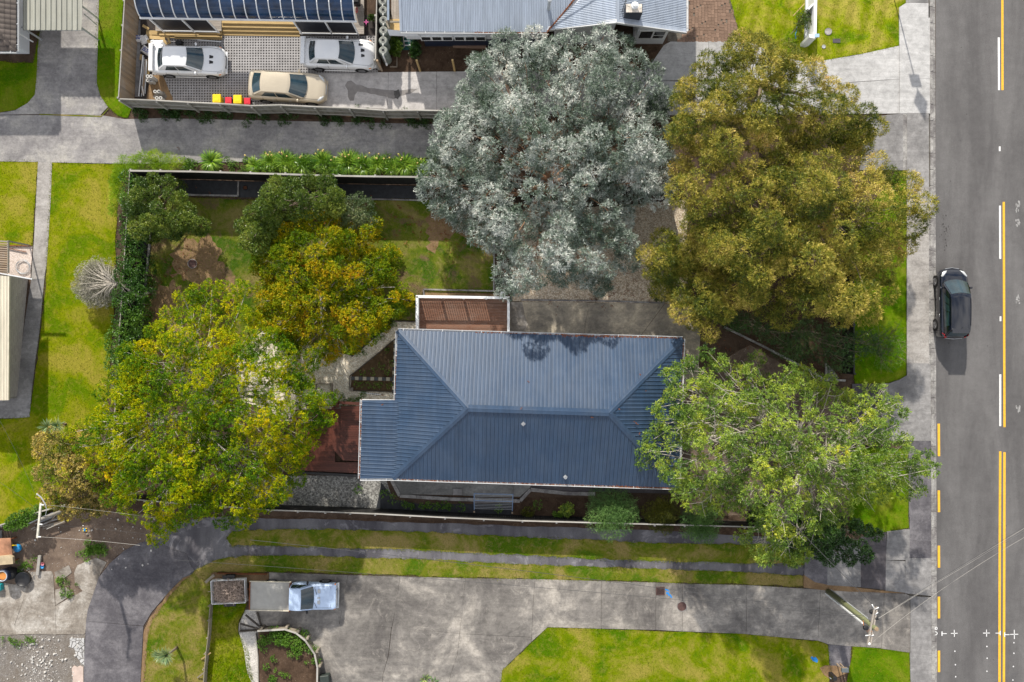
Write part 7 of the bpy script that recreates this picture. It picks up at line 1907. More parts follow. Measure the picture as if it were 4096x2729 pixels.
# water tanks
tk_l = ['slim green-grey water tank cut by the top edge of the photo', 'slim water tank, second from the top of the row', 'slim water tank beside the top of the awning frame', 'slim water tank beside the awning corner', 'slim water tank next to last of the row', 'last slim water tank of the row, with the white overflow pipe']
for k, (px, py) in enumerate([(1530, 3), (1531.6, 39.5), (1533, 80), (1533, 121), (1531.6, 161), (1532, 201)]):
    p = at(px, py, 1.75); t = thing('water_tank', tk_l[k], 'water tank', (p.x, p.y, 0), 0, 'slim water tanks by the narrow fence')
    MB().lathe([(.25, 0), (.275, .05), (.275, .5), (.262, .52), (.275, .54), (.275, 1.1), (.262, 1.12), (.275, 1.14), (.275, 1.62), (.24, 1.70)], (0, 0, 0), 28).build('tank_body', M['tank'], t, True)
    MB().lathe([(.24, 1.70), (.215, 1.735), (.17, 1.745), (.165, 1.72), (.13, 1.715), (.125, 1.77), (.10, 1.775), (.09, 1.72), (.0, 1.71)], (0, 0, 0), 28).build('tank_lid', plain('tank_lid', (.30, .31, .28), .5, .3), t, True)
    MB().lathe([(.085, 1.715), (.06, 1.725), (0, 1.73)], (0, 0, 0), 16).build('inlet_strainer', M['black'], t)
    MB().box((0, -.26, 1.72), (.09, .16, .05), bev=.015).build('joining_pipe', plain('pipe_grey', (.42, .42, .39), .5, .3), t)
    if k == 5:
        MB().tube([(0, -.26, 1.70), (.02, -.36, 1.62), (.03, -.38, 1.45), (.02, -.40, .75)], .045, 10).tube([(.02, -.40, .75), (.06, -.52, .62)], .06, 10).build('overflow_pipe', M['white'], t, True)
one(MB().bar(at(1560, 268, .06), at(1588, 268, .06), .05, .12).bar(at(1588, 268, .06), at(1588, 228, .06), .05, .12), 'timber_edging', M['fence_wood'], 'small timber edging round the foot of the last water tank', 'edging')
# ladder on its green mat
mt = at(1636, 170); one(MB().box((mt.x, mt.y, .015), (.95, .95, .03), bev=.01), 'green_mat', plain('green_tarp', (.005, .06, .055), .5, .3, var=.4), 'dark green tarpaulin under the short ladder', 'tarpaulin')
ld = thing('ladder', 'short metal ladder lying on the dark green tarpaulin', 'ladder', at(1628, 165)); L = ld.location
for a, b in ((at(1612, 142, .5), at(1618, 189, .06)), (at(1637, 142, .5), at(1644, 189, .06))): MB().bar(a - L, b - L, .05, .04).build('ladder_rail', M['deck_grey'], ld)
for k in range(3):
    t = .12 + k * .36; a = at(1612, 142, .5).lerp(at(1618, 189, .06), t); b = at(1637, 142, .5).lerp(at(1644, 189, .06), t); MB().bar(a - L, b - L, .05, .03).build('rung', M['galv'], ld)
p = at(1650, 150, .3); one(MB().lathe([(0, 0), (.14, .02), (.17, .14), (.12, .26), (0, .30)], (p.x, p.y, .03), 14), 'bucket', plain('grey_tub', (.10, .12, .17), .5, .3), 'round grey tub behind the ladder', 'tub', smooth=True)
for k, (px, py, qx, qy, lb) in enumerate(((1681, 285, 1666, 238, 'new timber post on the soil, left one of the pair above the white driveway'), (1819, 284, 1809, 238, 'new timber post on the soil, the one nearer the silver tree'))):
    b = at(px, py); one(MB().box((b.x, b.y, .95), (.11, .11, 1.9), bev=.006), 'timber_post', M['new_wood'], lb, 'post', group='pair of pine posts')
one(MB().bar(at(1812, 180, .08), at(1944, 184, .08), .35, .10), 'plank', M['brick_pave'], 'broad reddish plank at the foot of the navy wall', 'plank')
# last fence post and bracket
one(MB().box((at(1528, 283).x, at(1528, 283).y, .9), (.12, .12, 1.8), bev=.01), 'fence_post', M['fence_wood'], 'stout end post of the narrow fence by the tanks', 'post')
# bins
bn = [('bin', (867, 395), 'yellow_pl', .48, .66, 'yellow-lidded bin, left one by the weathered fence'), ('bin', (914, 403), 'red_pl', .38, .46, 'red-lidded bin between the two yellow ones'), ('bin', (950, 398), 'yellow_pl', .48, .66, 'yellow-lidded bin between the two red ones'), ('bin', (989, 406), 'red_pl', .38, .42, 'red-lidded bin nearest the gold saloon')]
for k, (nm, (px, py), mt_, s, h, lb) in enumerate(bn):
    p = at(px, py, h); t = thing(nm, lb, 'bin', (p.x, p.y, .05)); 
    MB().prism([(x * s * .43, y * s * .43) for x, y in ((-1, -1), (1, -1), (1, 1), (-1, 1))], 0, h - .07).build('bin_body', M['black'] if mt_ == 'red_pl' else M[mt_], t)
    MB().box((0, 0, h - .04), (s * 1.05, s * 1.1, .08), bev=.03).box((0, -s * .2, h + .005), (s * .55, s * .3, .02), bev=.008).build('lid', M[mt_], t)
# timber pile beside the canopy
r = random.Random(51)
pile = thing('timber_stack', 'stack of new pine boards along the left canopy deck', 'timber', at(735, 145)); L = pile.location
for k in range(16):
    x0_ = r.uniform(585, 700) if k > 3 else 585; x1_ = min(888, x0_ + r.uniform(140, 300)); y = 126 + (k % 6) * 5.6 + r.uniform(-1, 1); z = .08 + (k // 6) * .06
    MB().bar(at(x0_, y, z) - L, at(x1_, y + 3 + r.uniform(-2, 2), z) - L, .10, .045).build('plank', M['new_wood'], pile)
lo = thing('timber_offcuts', 'loose pine offcuts scattered behind the white car', 'timber', at(610, 200)); L = lo.location
for a, b, w in (((571, 102), (595, 117), .16), ((596, 150), (660, 152), .20), ((650, 157), (672, 178), .16), ((592, 160), (603, 190), .14), ((592, 190), (590, 205), .20), ((594, 212), (603, 230), .16), ((597, 232), (592, 297), .14), ((672, 150), (680, 175), .12), ((565, 218), (562, 240), .12)):
    MB().bar(at(*a, .10 + r.uniform(0, .1)) - L, at(*b, .10 + r.uniform(0, .06)) - L, w, .05).build('offcut', M['new_wood'], lo)
lg2 = thing('trim_lengths', 'long white and grey trims leaning on the strip by the pale fence', 'trim', at(570, 320)); L = lg2.location
for (a, b, w, mt_) in (((572, 222), (555, 385), .06, 'white'), ((576, 230), (566, 386), .05, 'galv'), ((584, 238), (573, 380), .13, 'deck_grey'), ((587, 245), (580, 375), .05, 'galv'), ((568, 345), (575, 384), .05, 'white'), ((578, 300), (568, 380), .10, 'fence_wood')):
    MB().bar(at(*a, .35) - L, at(*b, .09) - L, w, .03).build('trim_length', M[mt_], lg2)
wt = thing('trim_lengths', 'two white trims lying beside the white car roof', 'trim', at(800, 160)); L = wt.location
for a, b in (((715, 155), (790, 158)), ((790, 160), (885, 168))): MB().bar(at(*a, .10) - L, at(*b, .10) - L, .06, .03).build('trim_length', M['white'], wt)
dr = thing('ladder_rails', 'thin pale metal rails leaning on the pale timber fence', 'rails', at(500, 300)); L = dr.location
for o_ in (0, 5): MB().bar(at(501 + o_, 214, 1.2) - L, at(491 + o_, 368, 1.0) - L, .03, .03).build('rail', M['galv'], dr)
MB().bar(at(501, 214, 1.2) - L, at(506, 214, 1.2) - L, .03).build('rail_end', M['galv'], dr)
def crumple(name, label, px, py, w, h, z, mat, seed, rz=0, stripe=True):
    r = random.Random(seed); c = at(px, py, z); t = thing(name, label, 'sack', (c.x, c.y, z), rz); n = 10; V = []; Fc = []
    for i in range(n + 1):
        for j in range(n + 1):
            u, v = i / n - .5, j / n - .5; e = 1 - max(abs(u), abs(v)) * 2
            V.append((u * w * (1 + .1 * noise.noise(Vector((v * 5, seed, 0)))), v * h * (1 + .15 * noise.noise(Vector((u * 5, seed, 3)))), .16 * min(1, e * 3) * (1 + .6 * noise.noise(Vector((u * 9, v * 9, seed)))) + .01))
    for i in range(n):
        for j in range(n): k = i * (n + 1) + j; Fc.append((k, k + n + 1, k + n + 2, k + 1))
    V2 = V + [(x, y, 0) for x, y, z_ in V]; N = len(V)
    Fc += [tuple(N + k for k in reversed(f)) for f in Fc[:]]
    m = MB(); m.add(V2, Fc); m.build('sack_body', mat, t, True)
    if stripe:
        m = MB(); 
        for q in range(3):
            y0_ = -.10 + q * .09; V = []
            for i in range(9):
                u = -.30 + i * .075; zz = .16 * (1 + .6 * noise.noise(Vector((u / w * 9 if w else 0, y0_ / h * 9, seed)))) + .03; V += [(u * w, y0_, zz), (u * w, y0_ + .05, zz)]
            m.add(V, [(2 * i, 2 * i + 2, 2 * i + 3, 2 * i + 1) for i in range(8)])
        m.build('printed_band', M['sack_blue'], t)
    return t
crumple('building_sack', 'white sack with blue print against the pale fence', 556, 155, .52, .42, .08, M['tarp'], 61)
crumple('building_sack', 'white sack with blue print, crumpled by the car tail', 588, 205, .75, .45, .08, M['tarp'], 62, -.6)
crumple('tarpaulin', 'bright white sheet bunched at the rear corner of the white car', 632, 178, .95, .55, .08, M['white'], 63, 0, False)
crumple('dust_sheet', 'grey-white crumpled sheet beside the blue-printed sack', 578, 160, .55, .50, .06, M['tarp'], 64, .4, False)
# concrete pipes standing and lying
def pipe(px, py, z0, h, r_, lb, lean=None):
    p = at(px, py, z0 + h); t = MB().lathe([(r_, 0), (r_, h), (r_ * .52, h), (r_ * .52, .0)], (0, 0, 0), 18)
    return one(t, 'concrete_pipe', plain('pipe_concrete', (.50, .49, .47), .8, .2), lb, 'pipe', (p.x, p.y, z0), group='short concrete pipes by the sand')
for px, py, h, lb in ((590, 305, .75, 'upright pipe at the upper left of the block of four'), (603, 305, .75, 'upright pipe at the upper right of the block of four'), (590, 321, .5, 'lower left upright pipe of the block of four'), (603, 322, .5, 'lower right upright pipe of the block of four'),
                      (620, 366, .35, 'left pipe of the pair above the mortar spill'), (635, 366, .35, 'right pipe of the pair above the mortar spill'), (627, 392, .35, 'left pipe of the pair nearest the weathered fence'), (642, 392, .35, 'right pipe of the pair nearest the weathered fence')):
    pipe(px, py, .06, h, .105, lb)
tub = at(716, 171, .2); one(MB().box((0, 0, .1), (.42, .26, .2), bev=.03).box((0, 0, .205), (.32, .18, .01)), 'crate', M['black'], 'small dark crate beside the white car and the boards', 'crate', (tub.x, tub.y, .05))
# barbecue on the right canopy deck
bq = thing('barbecue', 'black barbecue at the right end of the canopy deck', 'barbecue', at(1436, 22)); 
MB().box((0, 0, .75), (.42, .62, .5), bev=.05).box((0, 0, 1.02), (.36, .5, .08), bev=.03).build('barbecue_body', M['black'], bq); MB().lathe([(0, 1.07), (.09, 1.07), (.07, 1.10), (0, 1.11)], (.03, .02, 0), 16).build('gauge', M['steel'], bq)
MB().tube([(.05 * math.cos(a) - .05, -.5 + .16 * math.sin(a), .5) for a in [k * .5 for k in range(14)]], .02, 6).build('gas_hose', M['red_pl'], bq)
pk = thing('windmill_toy', 'small pink toy windmill stuck in the soil beside the narrow fence', 'toy', at(1464, 108)); m = MB().tube([(0, 0, 0), (.1, .1, .5)], .012, 4)
for k in range(4): a = k * 1.57; m.bar((.1, .1, .5), (.1 + .14 * math.cos(a), .1 + .14 * math.sin(a), .5), .05, .01)
m.build('vanes', plain('pink_plastic', (.65, .12, .35), .5, .3), pk)

# white street wall with its letterbox face, upper right
sw = thing('street_wall', 'white plastered street wall with a projecting end, on the top right lawn', 'wall', at(3255, 90)); L = sw.location
a = at(3262, 160); b = at(3272, -60)
def sbox(name, pts, z0, z1, mat=None):
    m = MB(); m.prism([(at(x, y, z1) - L).xy for x, y in pts], z0, z1); return m.build(name, mat or M['white'], sw)
sbox('wall_panel', [(3255, 145), (3266, 145), (3270, -80), (3257, -80)], 0, 1.3)
sbox('end_pier', [(3236, 138), (3264, 136), (3270, 148), (3256, 154), (3237, 150)], 0, 1.5)
sbox('cross_wall', [(3232, 33), (3262, 3), (3264, 8), (3236, 40)], 0, 1.2)
sbox('render_band', [(3221, 150), (3228, -80), (3257, -80), (3255, 145)], 0, .25, M['white_wall'])
MB().box((at(3268, 142, 1.53) - L).to_tuple()[:2] + (1.515,), (.28, .20, .02)).build('blue_film', plain('blue_film', (.35, .5, .72), .4, .3), sw)
lb_ = at(3200, 24); one(MB().bar(at(3172, 64, .5), at(3218, 15, .6), .05, .05), 'stake', M['new_wood'], 'yellow timber stake leaning by the white street wall', 'stake')
for a_, b_ in (((3162, 138), (3190, 108)), ((3178, 156), (3192, 142))): one(MB().bar(at(*a_, .3), at(*b_, .5), .035), 'stake', M['old_wood'], 'thin stake tied with blue cord, %s' % ('longer one by the pink shrub' if a_[0] == 3162 else 'shorter one nearest the olive tree'), 'stake')
one(MB().tube([at(3186, 108, .5), at(3188, 120, .4), at(3181, 138, .4), at(3184, 155, .4)], .02, 5), 'cord', M['blue_pl'], 'blue cord tied between the thin stakes', 'cord')
def disc(name, label, cat, px, py, r_, mat, z=.03, ribs=None):
    p = at(px, py); t = thing(name, label, cat, (p.x, p.y, 0)); MB().lathe([(r_, 0), (r_, z), (r_ * .93, z + .008), (r_ * .90, z), (0, z)], (0, 0, 0), 30).build('cover', mat, t)
    MB().lathe([(r_ * 1.0, z - .01), (r_ * 1.12, z - .01), (r_ * 1.12, z + .006), (r_ * 1.0, z + .006)], (0, 0, 0), 30, ring=True).build('frame', M['kerb'], t)
    return t
disc('manhole_cover', 'round concrete manhole cover in the top right lawn', 'manhole', 3312, 128, .20, M['conc_path'], .05)
disc('manhole_cover', 'rusty round manhole cover in the long parking area', 'manhole', 2727, 2425, .28, M['iron'], .052)
disc('manhole_cover', 'small pale round cover near the white street wall', 'manhole', 3294, 188, .11, M['galv'], .05)
disc('drain_pot', 'brown round drain cover standing in the dirt of the back lawn', 'drain', 773, 1056, .26, M['iron'], .14)
p = at(3345, 165); one(MB().box((p.x, p.y, .045), (.46, .26, .03), bev=.008), 'meter_cover', M['conc_black'], 'dark rectangular meter cover in the top right lawn', 'cover')
gr_ = thing('drain_grate', 'square iron drain grate beside the blue spray mark', 'drain', at(2641, 2363)); 
MB().box((0, 0, .03), (.52, .48, .04)).build('pit', M['dark'], gr_)
m = MB(); 
for s in (-1, 1): m.box((s * .25, 0, .056), (.04, .50, .02)); m.box((0, s * .235, .056), (.46, .035, .02))
m.build('frame', M['iron'], gr_)
for k in range(10): MB().box((-.205 + k * .0455, 0, .054), (.018, .44, .02)).build('grate_bar', M['iron'], gr_)
dg = thing('drain_grate', 'round drain grate next to the kerb-framed weed mat bed', 'drain', at(982, 752)); MB().lathe([(.16, .0), (.16, .05), (.14, .055), (0, .045)], (0, 0, 0), 20).build('cover', M['dark'], dg)
for k in range(5): MB().box((-.09 + k * .045, 0, .058), (.018, .22 - abs(k - 2) * .03, .01)).build('grate_bar', M['rust'], dg)
st_ = thing('stump', 'low brown root stump at the end of the hedge bed', 'stump', at(602, 1165)); m = MB(); r = random.Random(9); m.lathe([(.18, 0), (.13, .12), (.10, .3), (0, .31)], (0, 0, 0), 10)
for k in range(7): a = r.uniform(0, 6.28); m.tube([(0, 0, .15), (.25 * math.cos(a), .25 * math.sin(a), .08), (.55 * math.cos(a + .2), .5 * math.sin(a + .2), .0)], [.07, .045, .01], 5)
link('roots', m.mesh('roots', M['bark'], True), st_)

# checkered pavers and the planting triangle behind the house
pv = S(MB().box((at(1480, 1515).x, at(0, 1515).y, .0), (2.5, .2, .03)).build('paver_path', M['joint']))
cream = plain('cream_paver', (.44, .40, .31), .85, .2, var=.14, scale=8, world=True); char = plain('charcoal_paver', (.085, .09, .095), .8, .2, var=.2, scale=8, world=True)
for k in range(11):
    x = 1412 + k * 15.6; p = at(x, 1513.5 + k * .35); s = .225; m = MB().box((0, 0, .035), (s, .215, .05), bev=.008)
    o = m.build('paver', cream if k % 2 else char, pv, loc=(p.x, p.y, .015))
for k in range(14):
    y = 1369 + k * 15.2; p = at(1582 - k * .55, y); o = MB().box((0, 0, .035), (.205, .222, .05), bev=.008).build('paver', char if k % 2 else cream, pv, loc=(p.x, p.y, .015))
S(sheet('planting_soil', [(1586, 1354), (1406, 1502), (1402, 1566), (1576, 1568), (1582, 1510)], .045, soil_mat('rich_soil', (.055, .035, .018), (.12, .08, .045), (.5, .42, .35), 1.6, .7), .01, 91))
def edging(label, pts, w=.05, h=.14, mat='fence_grey', cat='edging', zc=None):
    t = thing('timber_edging', label, cat, at(*pts[0])); L = t.location
    for a, b in zip(pts[:-1], pts[1:]): MB().bar(at(*a) - L + Vector((0, 0, h / 2)), at(*b) - L + Vector((0, 0, h / 2)), w, h).build('edging_board', M[mat], t)
    return t
M['edge_dark'] = wood_mat('dark_edging', (.045, .038, .032), (.10, .085, .07), 'x')
edging('dark timber edging of the triangular soil bed', [(1588, 1350), (1500, 1424), (1400, 1505), (1401, 1562), (1480, 1564), (1576, 1568)], mat='edge_dark')
edging('dark timber edging between the back lawn and the shell path', [(1408, 1427), (1490, 1357), (1573, 1284), (1662, 1288)], mat='edge_dark')
p = at(1407, 1557); one(MB().box((p.x, p.y, .14), (.22, .2, .28), bev=.02), 'stone_block', M['conc_yard'], 'small mossy block at the corner of the narrow planting strip', 'block')
wr = thing('spiral_stake', 'white pole wound with dark rings lying on the shell path', 'pole', at(1480, 1578)); L = wr.location
MB().tube([at(1441, 1570, .06) - L, at(1523, 1579, .06) - L], .024, 8).build('pole', M['white'], wr)
for k in range(11): a = at(1447 + k * 7 - (k > 6) * 4, 1570.5 + k * .8, .065) - L; MB().box((a.x, a.y, a.z), (.02, .15, .02)).build('ring', M['black'], wr)
MB().bar(at(1524, 1579, .06) - L, at(1535, 1582, .06) - L, .04).build('handle', M['rust'], wr); MB().bar(at(1535, 1583, .05) - L, at(1557, 1589, .05) - L, .015).build('wire_end', M['galv'], wr)
pb = thing('planter_box', 'open timber planter box on the shell path under the leaves', 'planter', at(1296, 1563)); L = pb.location
c4 = [(1264, 1536), (1326, 1536), (1326, 1590), (1264, 1590)]
for (a, b) in zip(c4, c4[1:] + c4[:1]): MB().bar(at(*a, .38) - L - Vector((0, 0, .19)), at(*b, .38) - L - Vector((0, 0, .19)), .05, .38).build('side_board', M['old_wood'], pb)
MB().box((0, 0, .15), (.9, .8, .1)).build('soil', M['chips'], pb)
uc = thing('hose_reel', 'round white hose reel at the corner of the white-railed deck', 'hose reel', at(2012, 1181)); MB().lathe([(.0, .9), (.10, .92), (.17, .98), (.17, 1.06), (.10, 1.10), (0, 1.11)], (0, 0, 0), 18).build('reel', M['white'], uc, True)
MB().box((.02, 0, 1.11), (.12, .12, .02), bev=.005).build('label_plate', M['black'], uc); MB().box((.03, .0, 1.125), (.05, .06, .01)).build('sticker', M['yellow_pl'], uc)
MB().bar((0, .02, 0), (0, .02, .95), .05).build('stand', M['galv'], uc)
hc = thing('hose_loop', 'thin loop of hose on the pale concrete by the deck', 'hose', at(2058, 1282)); MB().tube([(.22 * math.cos(a), .22 * math.sin(a), .05) for a in [k * 6.283 / 24 for k in range(25)]], .008, 4, False).build('loop', M['edge_dark'], hc)
for px, py, lb in ((2385, 1196, 'dark dead plant on the kerb above the driveway, left one'), (2622, 1190, 'dark dead plant with twigs at the olive tree edge')):
    t = thing('dead_plant', lb, 'plant', at(px, py)); r = random.Random(px); m = MB()
    for k in range(16): a = r.uniform(0, 6.28); q_ = r.uniform(.08, .3); m.tube([(0, 0, 0), (q_ * .6 * math.cos(a), q_ * .6 * math.sin(a), .2), (q_ * math.cos(a), q_ * math.sin(a), .16)], [.02, .015, .004], 4, False)
    link('twigs', m.mesh('twigs', M['bark']), t)
one(MB().box((at(1830, 1965, .1).x, at(0, 1967, .1).y, .14), (.56, .40, .10), bev=.02), 'doorstep', M['conc_grey'], 'pale concrete pad let into the patio kerb', 'step')

# clothes airer
ai = thing('clothes_airer', 'folding blue-framed clothes airer over the patio kerb', 'airer', at(1975, 2010)); L = ai.location
bl_m = plain('blue_tube', (.16, .24, .38), .4, .4)
A0, A1 = at(1896, 1975, 1.1) - L, at(2052, 1978, 1.1) - L; B0, B1 = at(1897, 2003, 1.1) - L, at(2052, 2006, 1.1) - L; C0, C1 = at(1897, 2040, .9) - L, at(2049, 2044, .9) - L
for a, b in ((A0, A1), (B0, B1)): MB().tube([a, b], .022, 6).build('frame_tube', bl_m, ai)
for a, b in ((A0, C0), (A1, C1)): MB().tube([a, (a + b) / 2 + Vector((0, 0, .02)), b], .022, 6).build('frame_tube', bl_m, ai)
for a, b in ((C0, Vector((C0.x, C0.y, 0))), (C1, Vector((C1.x, C1.y, 0))), (B0, Vector((B0.x, B0.y + .3, 0))), (B1, Vector((B1.x, B1.y + .3, 0)))): MB().tube([a, b], .018, 6).build('leg', bl_m, ai)
for k in range(10):
    t = (k + .7) / 10.6; a = A0.lerp(C0, t); b = A1.lerp(C1, t); MB().tube([a, b], .009, 4).build('rail', M['galv'], ai)
for c in (C0, C1): MB().box((c.x, c.y - .12, c.z), (.09, .10, .08), bev=.01).build('foot_cap', M['fence_wood'], ai)

# power pole at the street
pp = thing('power_pole', 'green-stained wooden power pole with crossarm over the driveway mouth', 'power pole', at(3310, 2362)); L = pp.location
top = at(3503, 2508, 6.6) - L; base = Vector((0, 0, 0)); top = Vector((at(3503, 2508, 6.6).x, at(3503, 2508, 6.6).y, 6.6)) - L
pole_top = Vector((top.x * .0, top.y * .0, 6.6))
MB().tube([(0, 0, 0), (0, 0, 3), (0, 0, 6.6)], [.15, .135, .12], 16).build('pole', M['pole_wood'], pp, True)
MB().lathe([(.12, 6.6), (.10, 6.64), (0, 6.65)], (0, 0, 0), 14).build('pole_top', M['fence_wood'], pp)
MB().box((-.13, -.17, 2.6), (.08, .08, 5.2)).build('cable_guard', M['white'], pp); MB().box((.10, .13, 2.8), (.05, .05, 5.0)).build('cable_guard', M['galv'], pp)
zc = 6.25
def Lz(px, py, z): return at(px, py, z) - L
ca0 = Lz(3503, 2428, zc); ca1 = Lz(3476, 2578, zc); cax = (ca0 + ca1) / 2
sh = Vector((-cax.x * .35, -cax.y * .0, 0))
for o_ in (-.07, .07): MB().bar(ca0 + Vector((o_, 0, 0)), ca1 + Vector((o_, 0, 0)), .07, .10).build('crossarm', M['deck_grey'], pp)
MB().bar(Vector((0, 0, zc)), Vector((cax.x, cax.y, zc)), .08, .08).build('bracket', M['galv'], pp)
def insulator(px, py, qx, qy): 
    m = MB(); a = Lz(px, py, zc + .05); b = Lz(qx, qy, zc + .12); m.tube([a, a.lerp(b, .5), b], [.015, .02, .03], 8); return m.build('insulator', M['white'], pp, True)
for q in ((3498, 2438, 3515, 2430), (3498, 2438, 3488, 2418), (3500, 2460, 3512, 2450), (3483, 2540, 3462, 2543), (3484, 2545, 3495, 2540)): insulator(*q)
MB().box(Lz(3487, 2448, zc - .1), (.22, .22, .2), bev=.04).build('fuse_box', M['black'], pp); MB().box(Lz(3463, 2512, zc - .1), (.26, .22, .2), bev=.04).build('fuse_box', M['black'], pp); MB().box(Lz(3506, 2474, zc), (.22, .16, .16), bev=.04).build('cable_clamp', M['black'], pp)
MB().lathe([(.07, -.08), (.08, 0), (.06, .06), (0, .08)], Lz(3476, 2575, zc), 12).build('crossarm_cap', M['white'], pp)
MB().tube([Lz(3452, 2480, 5.2), Lz(3455, 2505, 5.6), Lz(3470, 2530, 6.0), Lz(3478, 2518, 6.1)], .012, 5).tube([Lz(3480, 2524, 6.2), Lz(3490, 2527, 6.2), Lz(3494, 2520, 6.2)], .03, 5).build('loose_cable', M['orange_pl'], pp)
# overhead wires, each strung between its own ends
def wire(label, a, b, sag, r_=.012, mat='wire', grp='overhead wires'):
    a = at(*a); b = at(*b); n = 16; pts = [a.lerp(b, k / n) - Vector((0, 0, sag * 4 * (k / n) * (1 - k / n))) - a for k in range(n + 1)]
    return one(MB().tube(pts, r_, 5, False), 'overhead_wire', M[mat], label, 'wire', a, group=grp)
for k, (q, lb) in enumerate((((4200, 2045, 7.4), 'thin wire crossing the road, uppermost of the bundle'), ((4200, 2052, 7.3), 'thin wire crossing the road just under the uppermost one'), ((4200, 2062, 7.2), 'thin wire crossing the road, lowest of the close bundle'))):
    wire(lb, (3508, 2474 + k * 2, 6.3), q, .05, .006, 'wire_pale' if k else 'wire')
wire('lone pale wire crossing the road below the bundle', (3480, 2577, 6.3), (4200, 2092, 7.2), .5, .006, 'wire_pale')
wire('dark wire running from the crossarm into the open green tree', (3492, 2420, 6.3), (3060, 1980, 6.6), .2, .016)
wire('dark wire from the street pole across the parking area, upper one', (3455, 2465, 5.9), (1000, 2160, 5.6), .6, .012)
wire('dark wire from the street pole across the grass strips, lower one', (3450, 2470, 5.8), (700, 2240, 5.4), .5, .009)

# crossarm pole at the bottom left
cpz = 5.6; pb_ = at(388, 1990); xp = thing('crossarm_pole', 'pole with a long whitish crossarm over the bare yard at the bottom left', 'power pole', (at(157, 2080, cpz).x + .12, at(157, 2080, cpz).y + .05, 0)); L = xp.location
MB().tube([(0, 0, 0), (0, 0, cpz)], [.11, .09], 10).build('pole', M['fence_grey'], xp, True)
MB().bar(at(164, 2013, cpz) - L, at(150, 2152, cpz) - L, .10, .10).build('crossarm', plain('pale_crossarm', (.56, .54, .46), .8, .2, var=.2, scale=5), xp)
for px, py in ((164, 2019), (158, 2097), (152, 2147)): MB().bar(at(px, py, cpz + .05) - L, at(px + 12, py + 1, cpz + .05) - L, .05, .05).build('insulator', M['white'], xp)
MB().tube([at(147, 1976, cpz + .5) - L, at(165, 1990, cpz + .3) - L, at(181, 2016, cpz + .1) - L, at(187, 2040, cpz - .2) - L, at(180, 2068, cpz - .6) - L], [.035, .035, .03, .015, .01], 6).build('service_cable', M['white'], xp)
wire('pale wire from the lower end of the pale crossarm', (162, 2148, cpz), (560, 2182, 5.5), .15, .008, 'wire_pale')
wire('thin wire from the middle of the pale crossarm', (166, 2097, cpz), (700, 2150, 5.5), .15, .005, 'wire')
wire('thin wire from the upper end of the pale crossarm', (174, 2019, cpz), (620, 2072, 5.5), .15, .005, 'wire_pale')
wire('wire looping down over the left lawn', (150, 2000, cpz), (-60, 1580, 4.5), .2, .006, 'wire')
wire('second wire over the lower left lawn', (150, 2040, cpz), (-60, 1890, 4.5), .1, .005, 'wire')
tp_ = thing('timber_pile', 'pile of old grey planks and pipes beside the low board fence', 'timber', at(200, 2085)); L = tp_.location; r = random.Random(71)
for k in range(16):
    cx_, cy_ = r.uniform(150, 255), 2088 - r.uniform(-14, 14); sl_ = r.uniform(-.55, -.3); hl = r.uniform(25, 60)
    MB().bar(at(cx_ - hl, cy_ - sl_ * hl, .05 + k * .02) - L, at(cx_ + hl, cy_ + sl_ * hl, .06 + k * .022) - L, r.uniform(.03, .10), .04).build('plank', M[r.choice(['fence_grey', 'fence_grey', 'galv', 'edge_dark', 'deck_grey'])], tp_)
MB().bar(at(217, 2098, .3) - L, at(260, 2086, .3) - L, .2, .05).build('board', M['fence_wood'], tp_)
# yard junk
b_ = at(158, 2225, .1); one(MB().bar(at(160, 2222, .12), at(151, 2300, .12), .17, .14), 'timber_post', M['fence_cap'], 'short grey post lying on the bare soil of the yard', 'post')
for px, py, mt_, lb in ((175, 2254, 'red_pl', 'small pink pot by the lying post'), (174, 2265, 'blue_pl', 'small blue pot by the lying post')):
    p = at(px, py); one(MB().lathe([(.07, 0), (.11, .14), (.115, .14), (.07, .13), (.05, .05), (0, .05)], (0, 0, 0), 14), 'plant_pot', M[mt_] if mt_ == 'blue_pl' else plain('faded_pink', (.55, .20, .22), .6, .3), lb, 'pot', (p.x, p.y, .01), smooth=True)
p = at(89, 2318, .32); tb_ = thing('water_tub', 'round black tub of dark water ringed with pebbles', 'tub', (p.x, p.y, 0)); MB().lathe([(.40, 0), (.44, .27), (.46, .32), (.43, .32), (.41, .28), (0, .26)], (0, 0, 0), 30).build('tub_body', M['black'], tb_, True)
m = MB(); r = random.Random(5)
for k in range(60): a = r.uniform(0, 6.28); q_ = r.uniform(.47, .60); m.box((q_ * math.cos(a), q_ * math.sin(a), .03), (.05, .04, .04), rz=a)
m.build('pebble_ring', M['kerb'], tb_)
p = at(8, 2305, .85); dr_ = thing('drum', 'dark drum with a rusty orange centre at the left edge of the yard', 'drum', (p.x, p.y, 0)); MB().lathe([(.34, 0), (.36, .05), (.36, .80), (.37, .82), (.36, .86), (.27, .86), (.25, .80)], (0, 0, 0), 28, ring=True).build('drum_body', plain('drum_blue', (.03, .04, .08), .45, .4), dr_, True)
MB().lathe([(.31, .865), (.32, .875), (.28, .875), (.27, .865)], (0, 0, 0), 28, ring=True).build('rim', M['galv'], dr_); MB().lathe([(.24, .80), (.12, .74), (.06, .76), (0, .76)], (0, 0, 0), 20).build('rusty_lid', plain('orange_rust', (.55, .22, .06), .8, .2, var=.3), dr_)
p = at(34, 2300, .55); one(MB().lathe([(.30, 0), (.34, .1), (.34, .5), (.28, .56), (0, .56)], (0, 0, 0), 22), 'tyre_stack', M['tyre'], 'black tyres stacked right behind the drum', 'tyres', (p.x, p.y, 0), smooth=True)
tbx = thing('rusty_table', 'flat rusty sheet-topped bench at the left edge of the yard', 'bench', at(14, 2206)); L = tbx.location
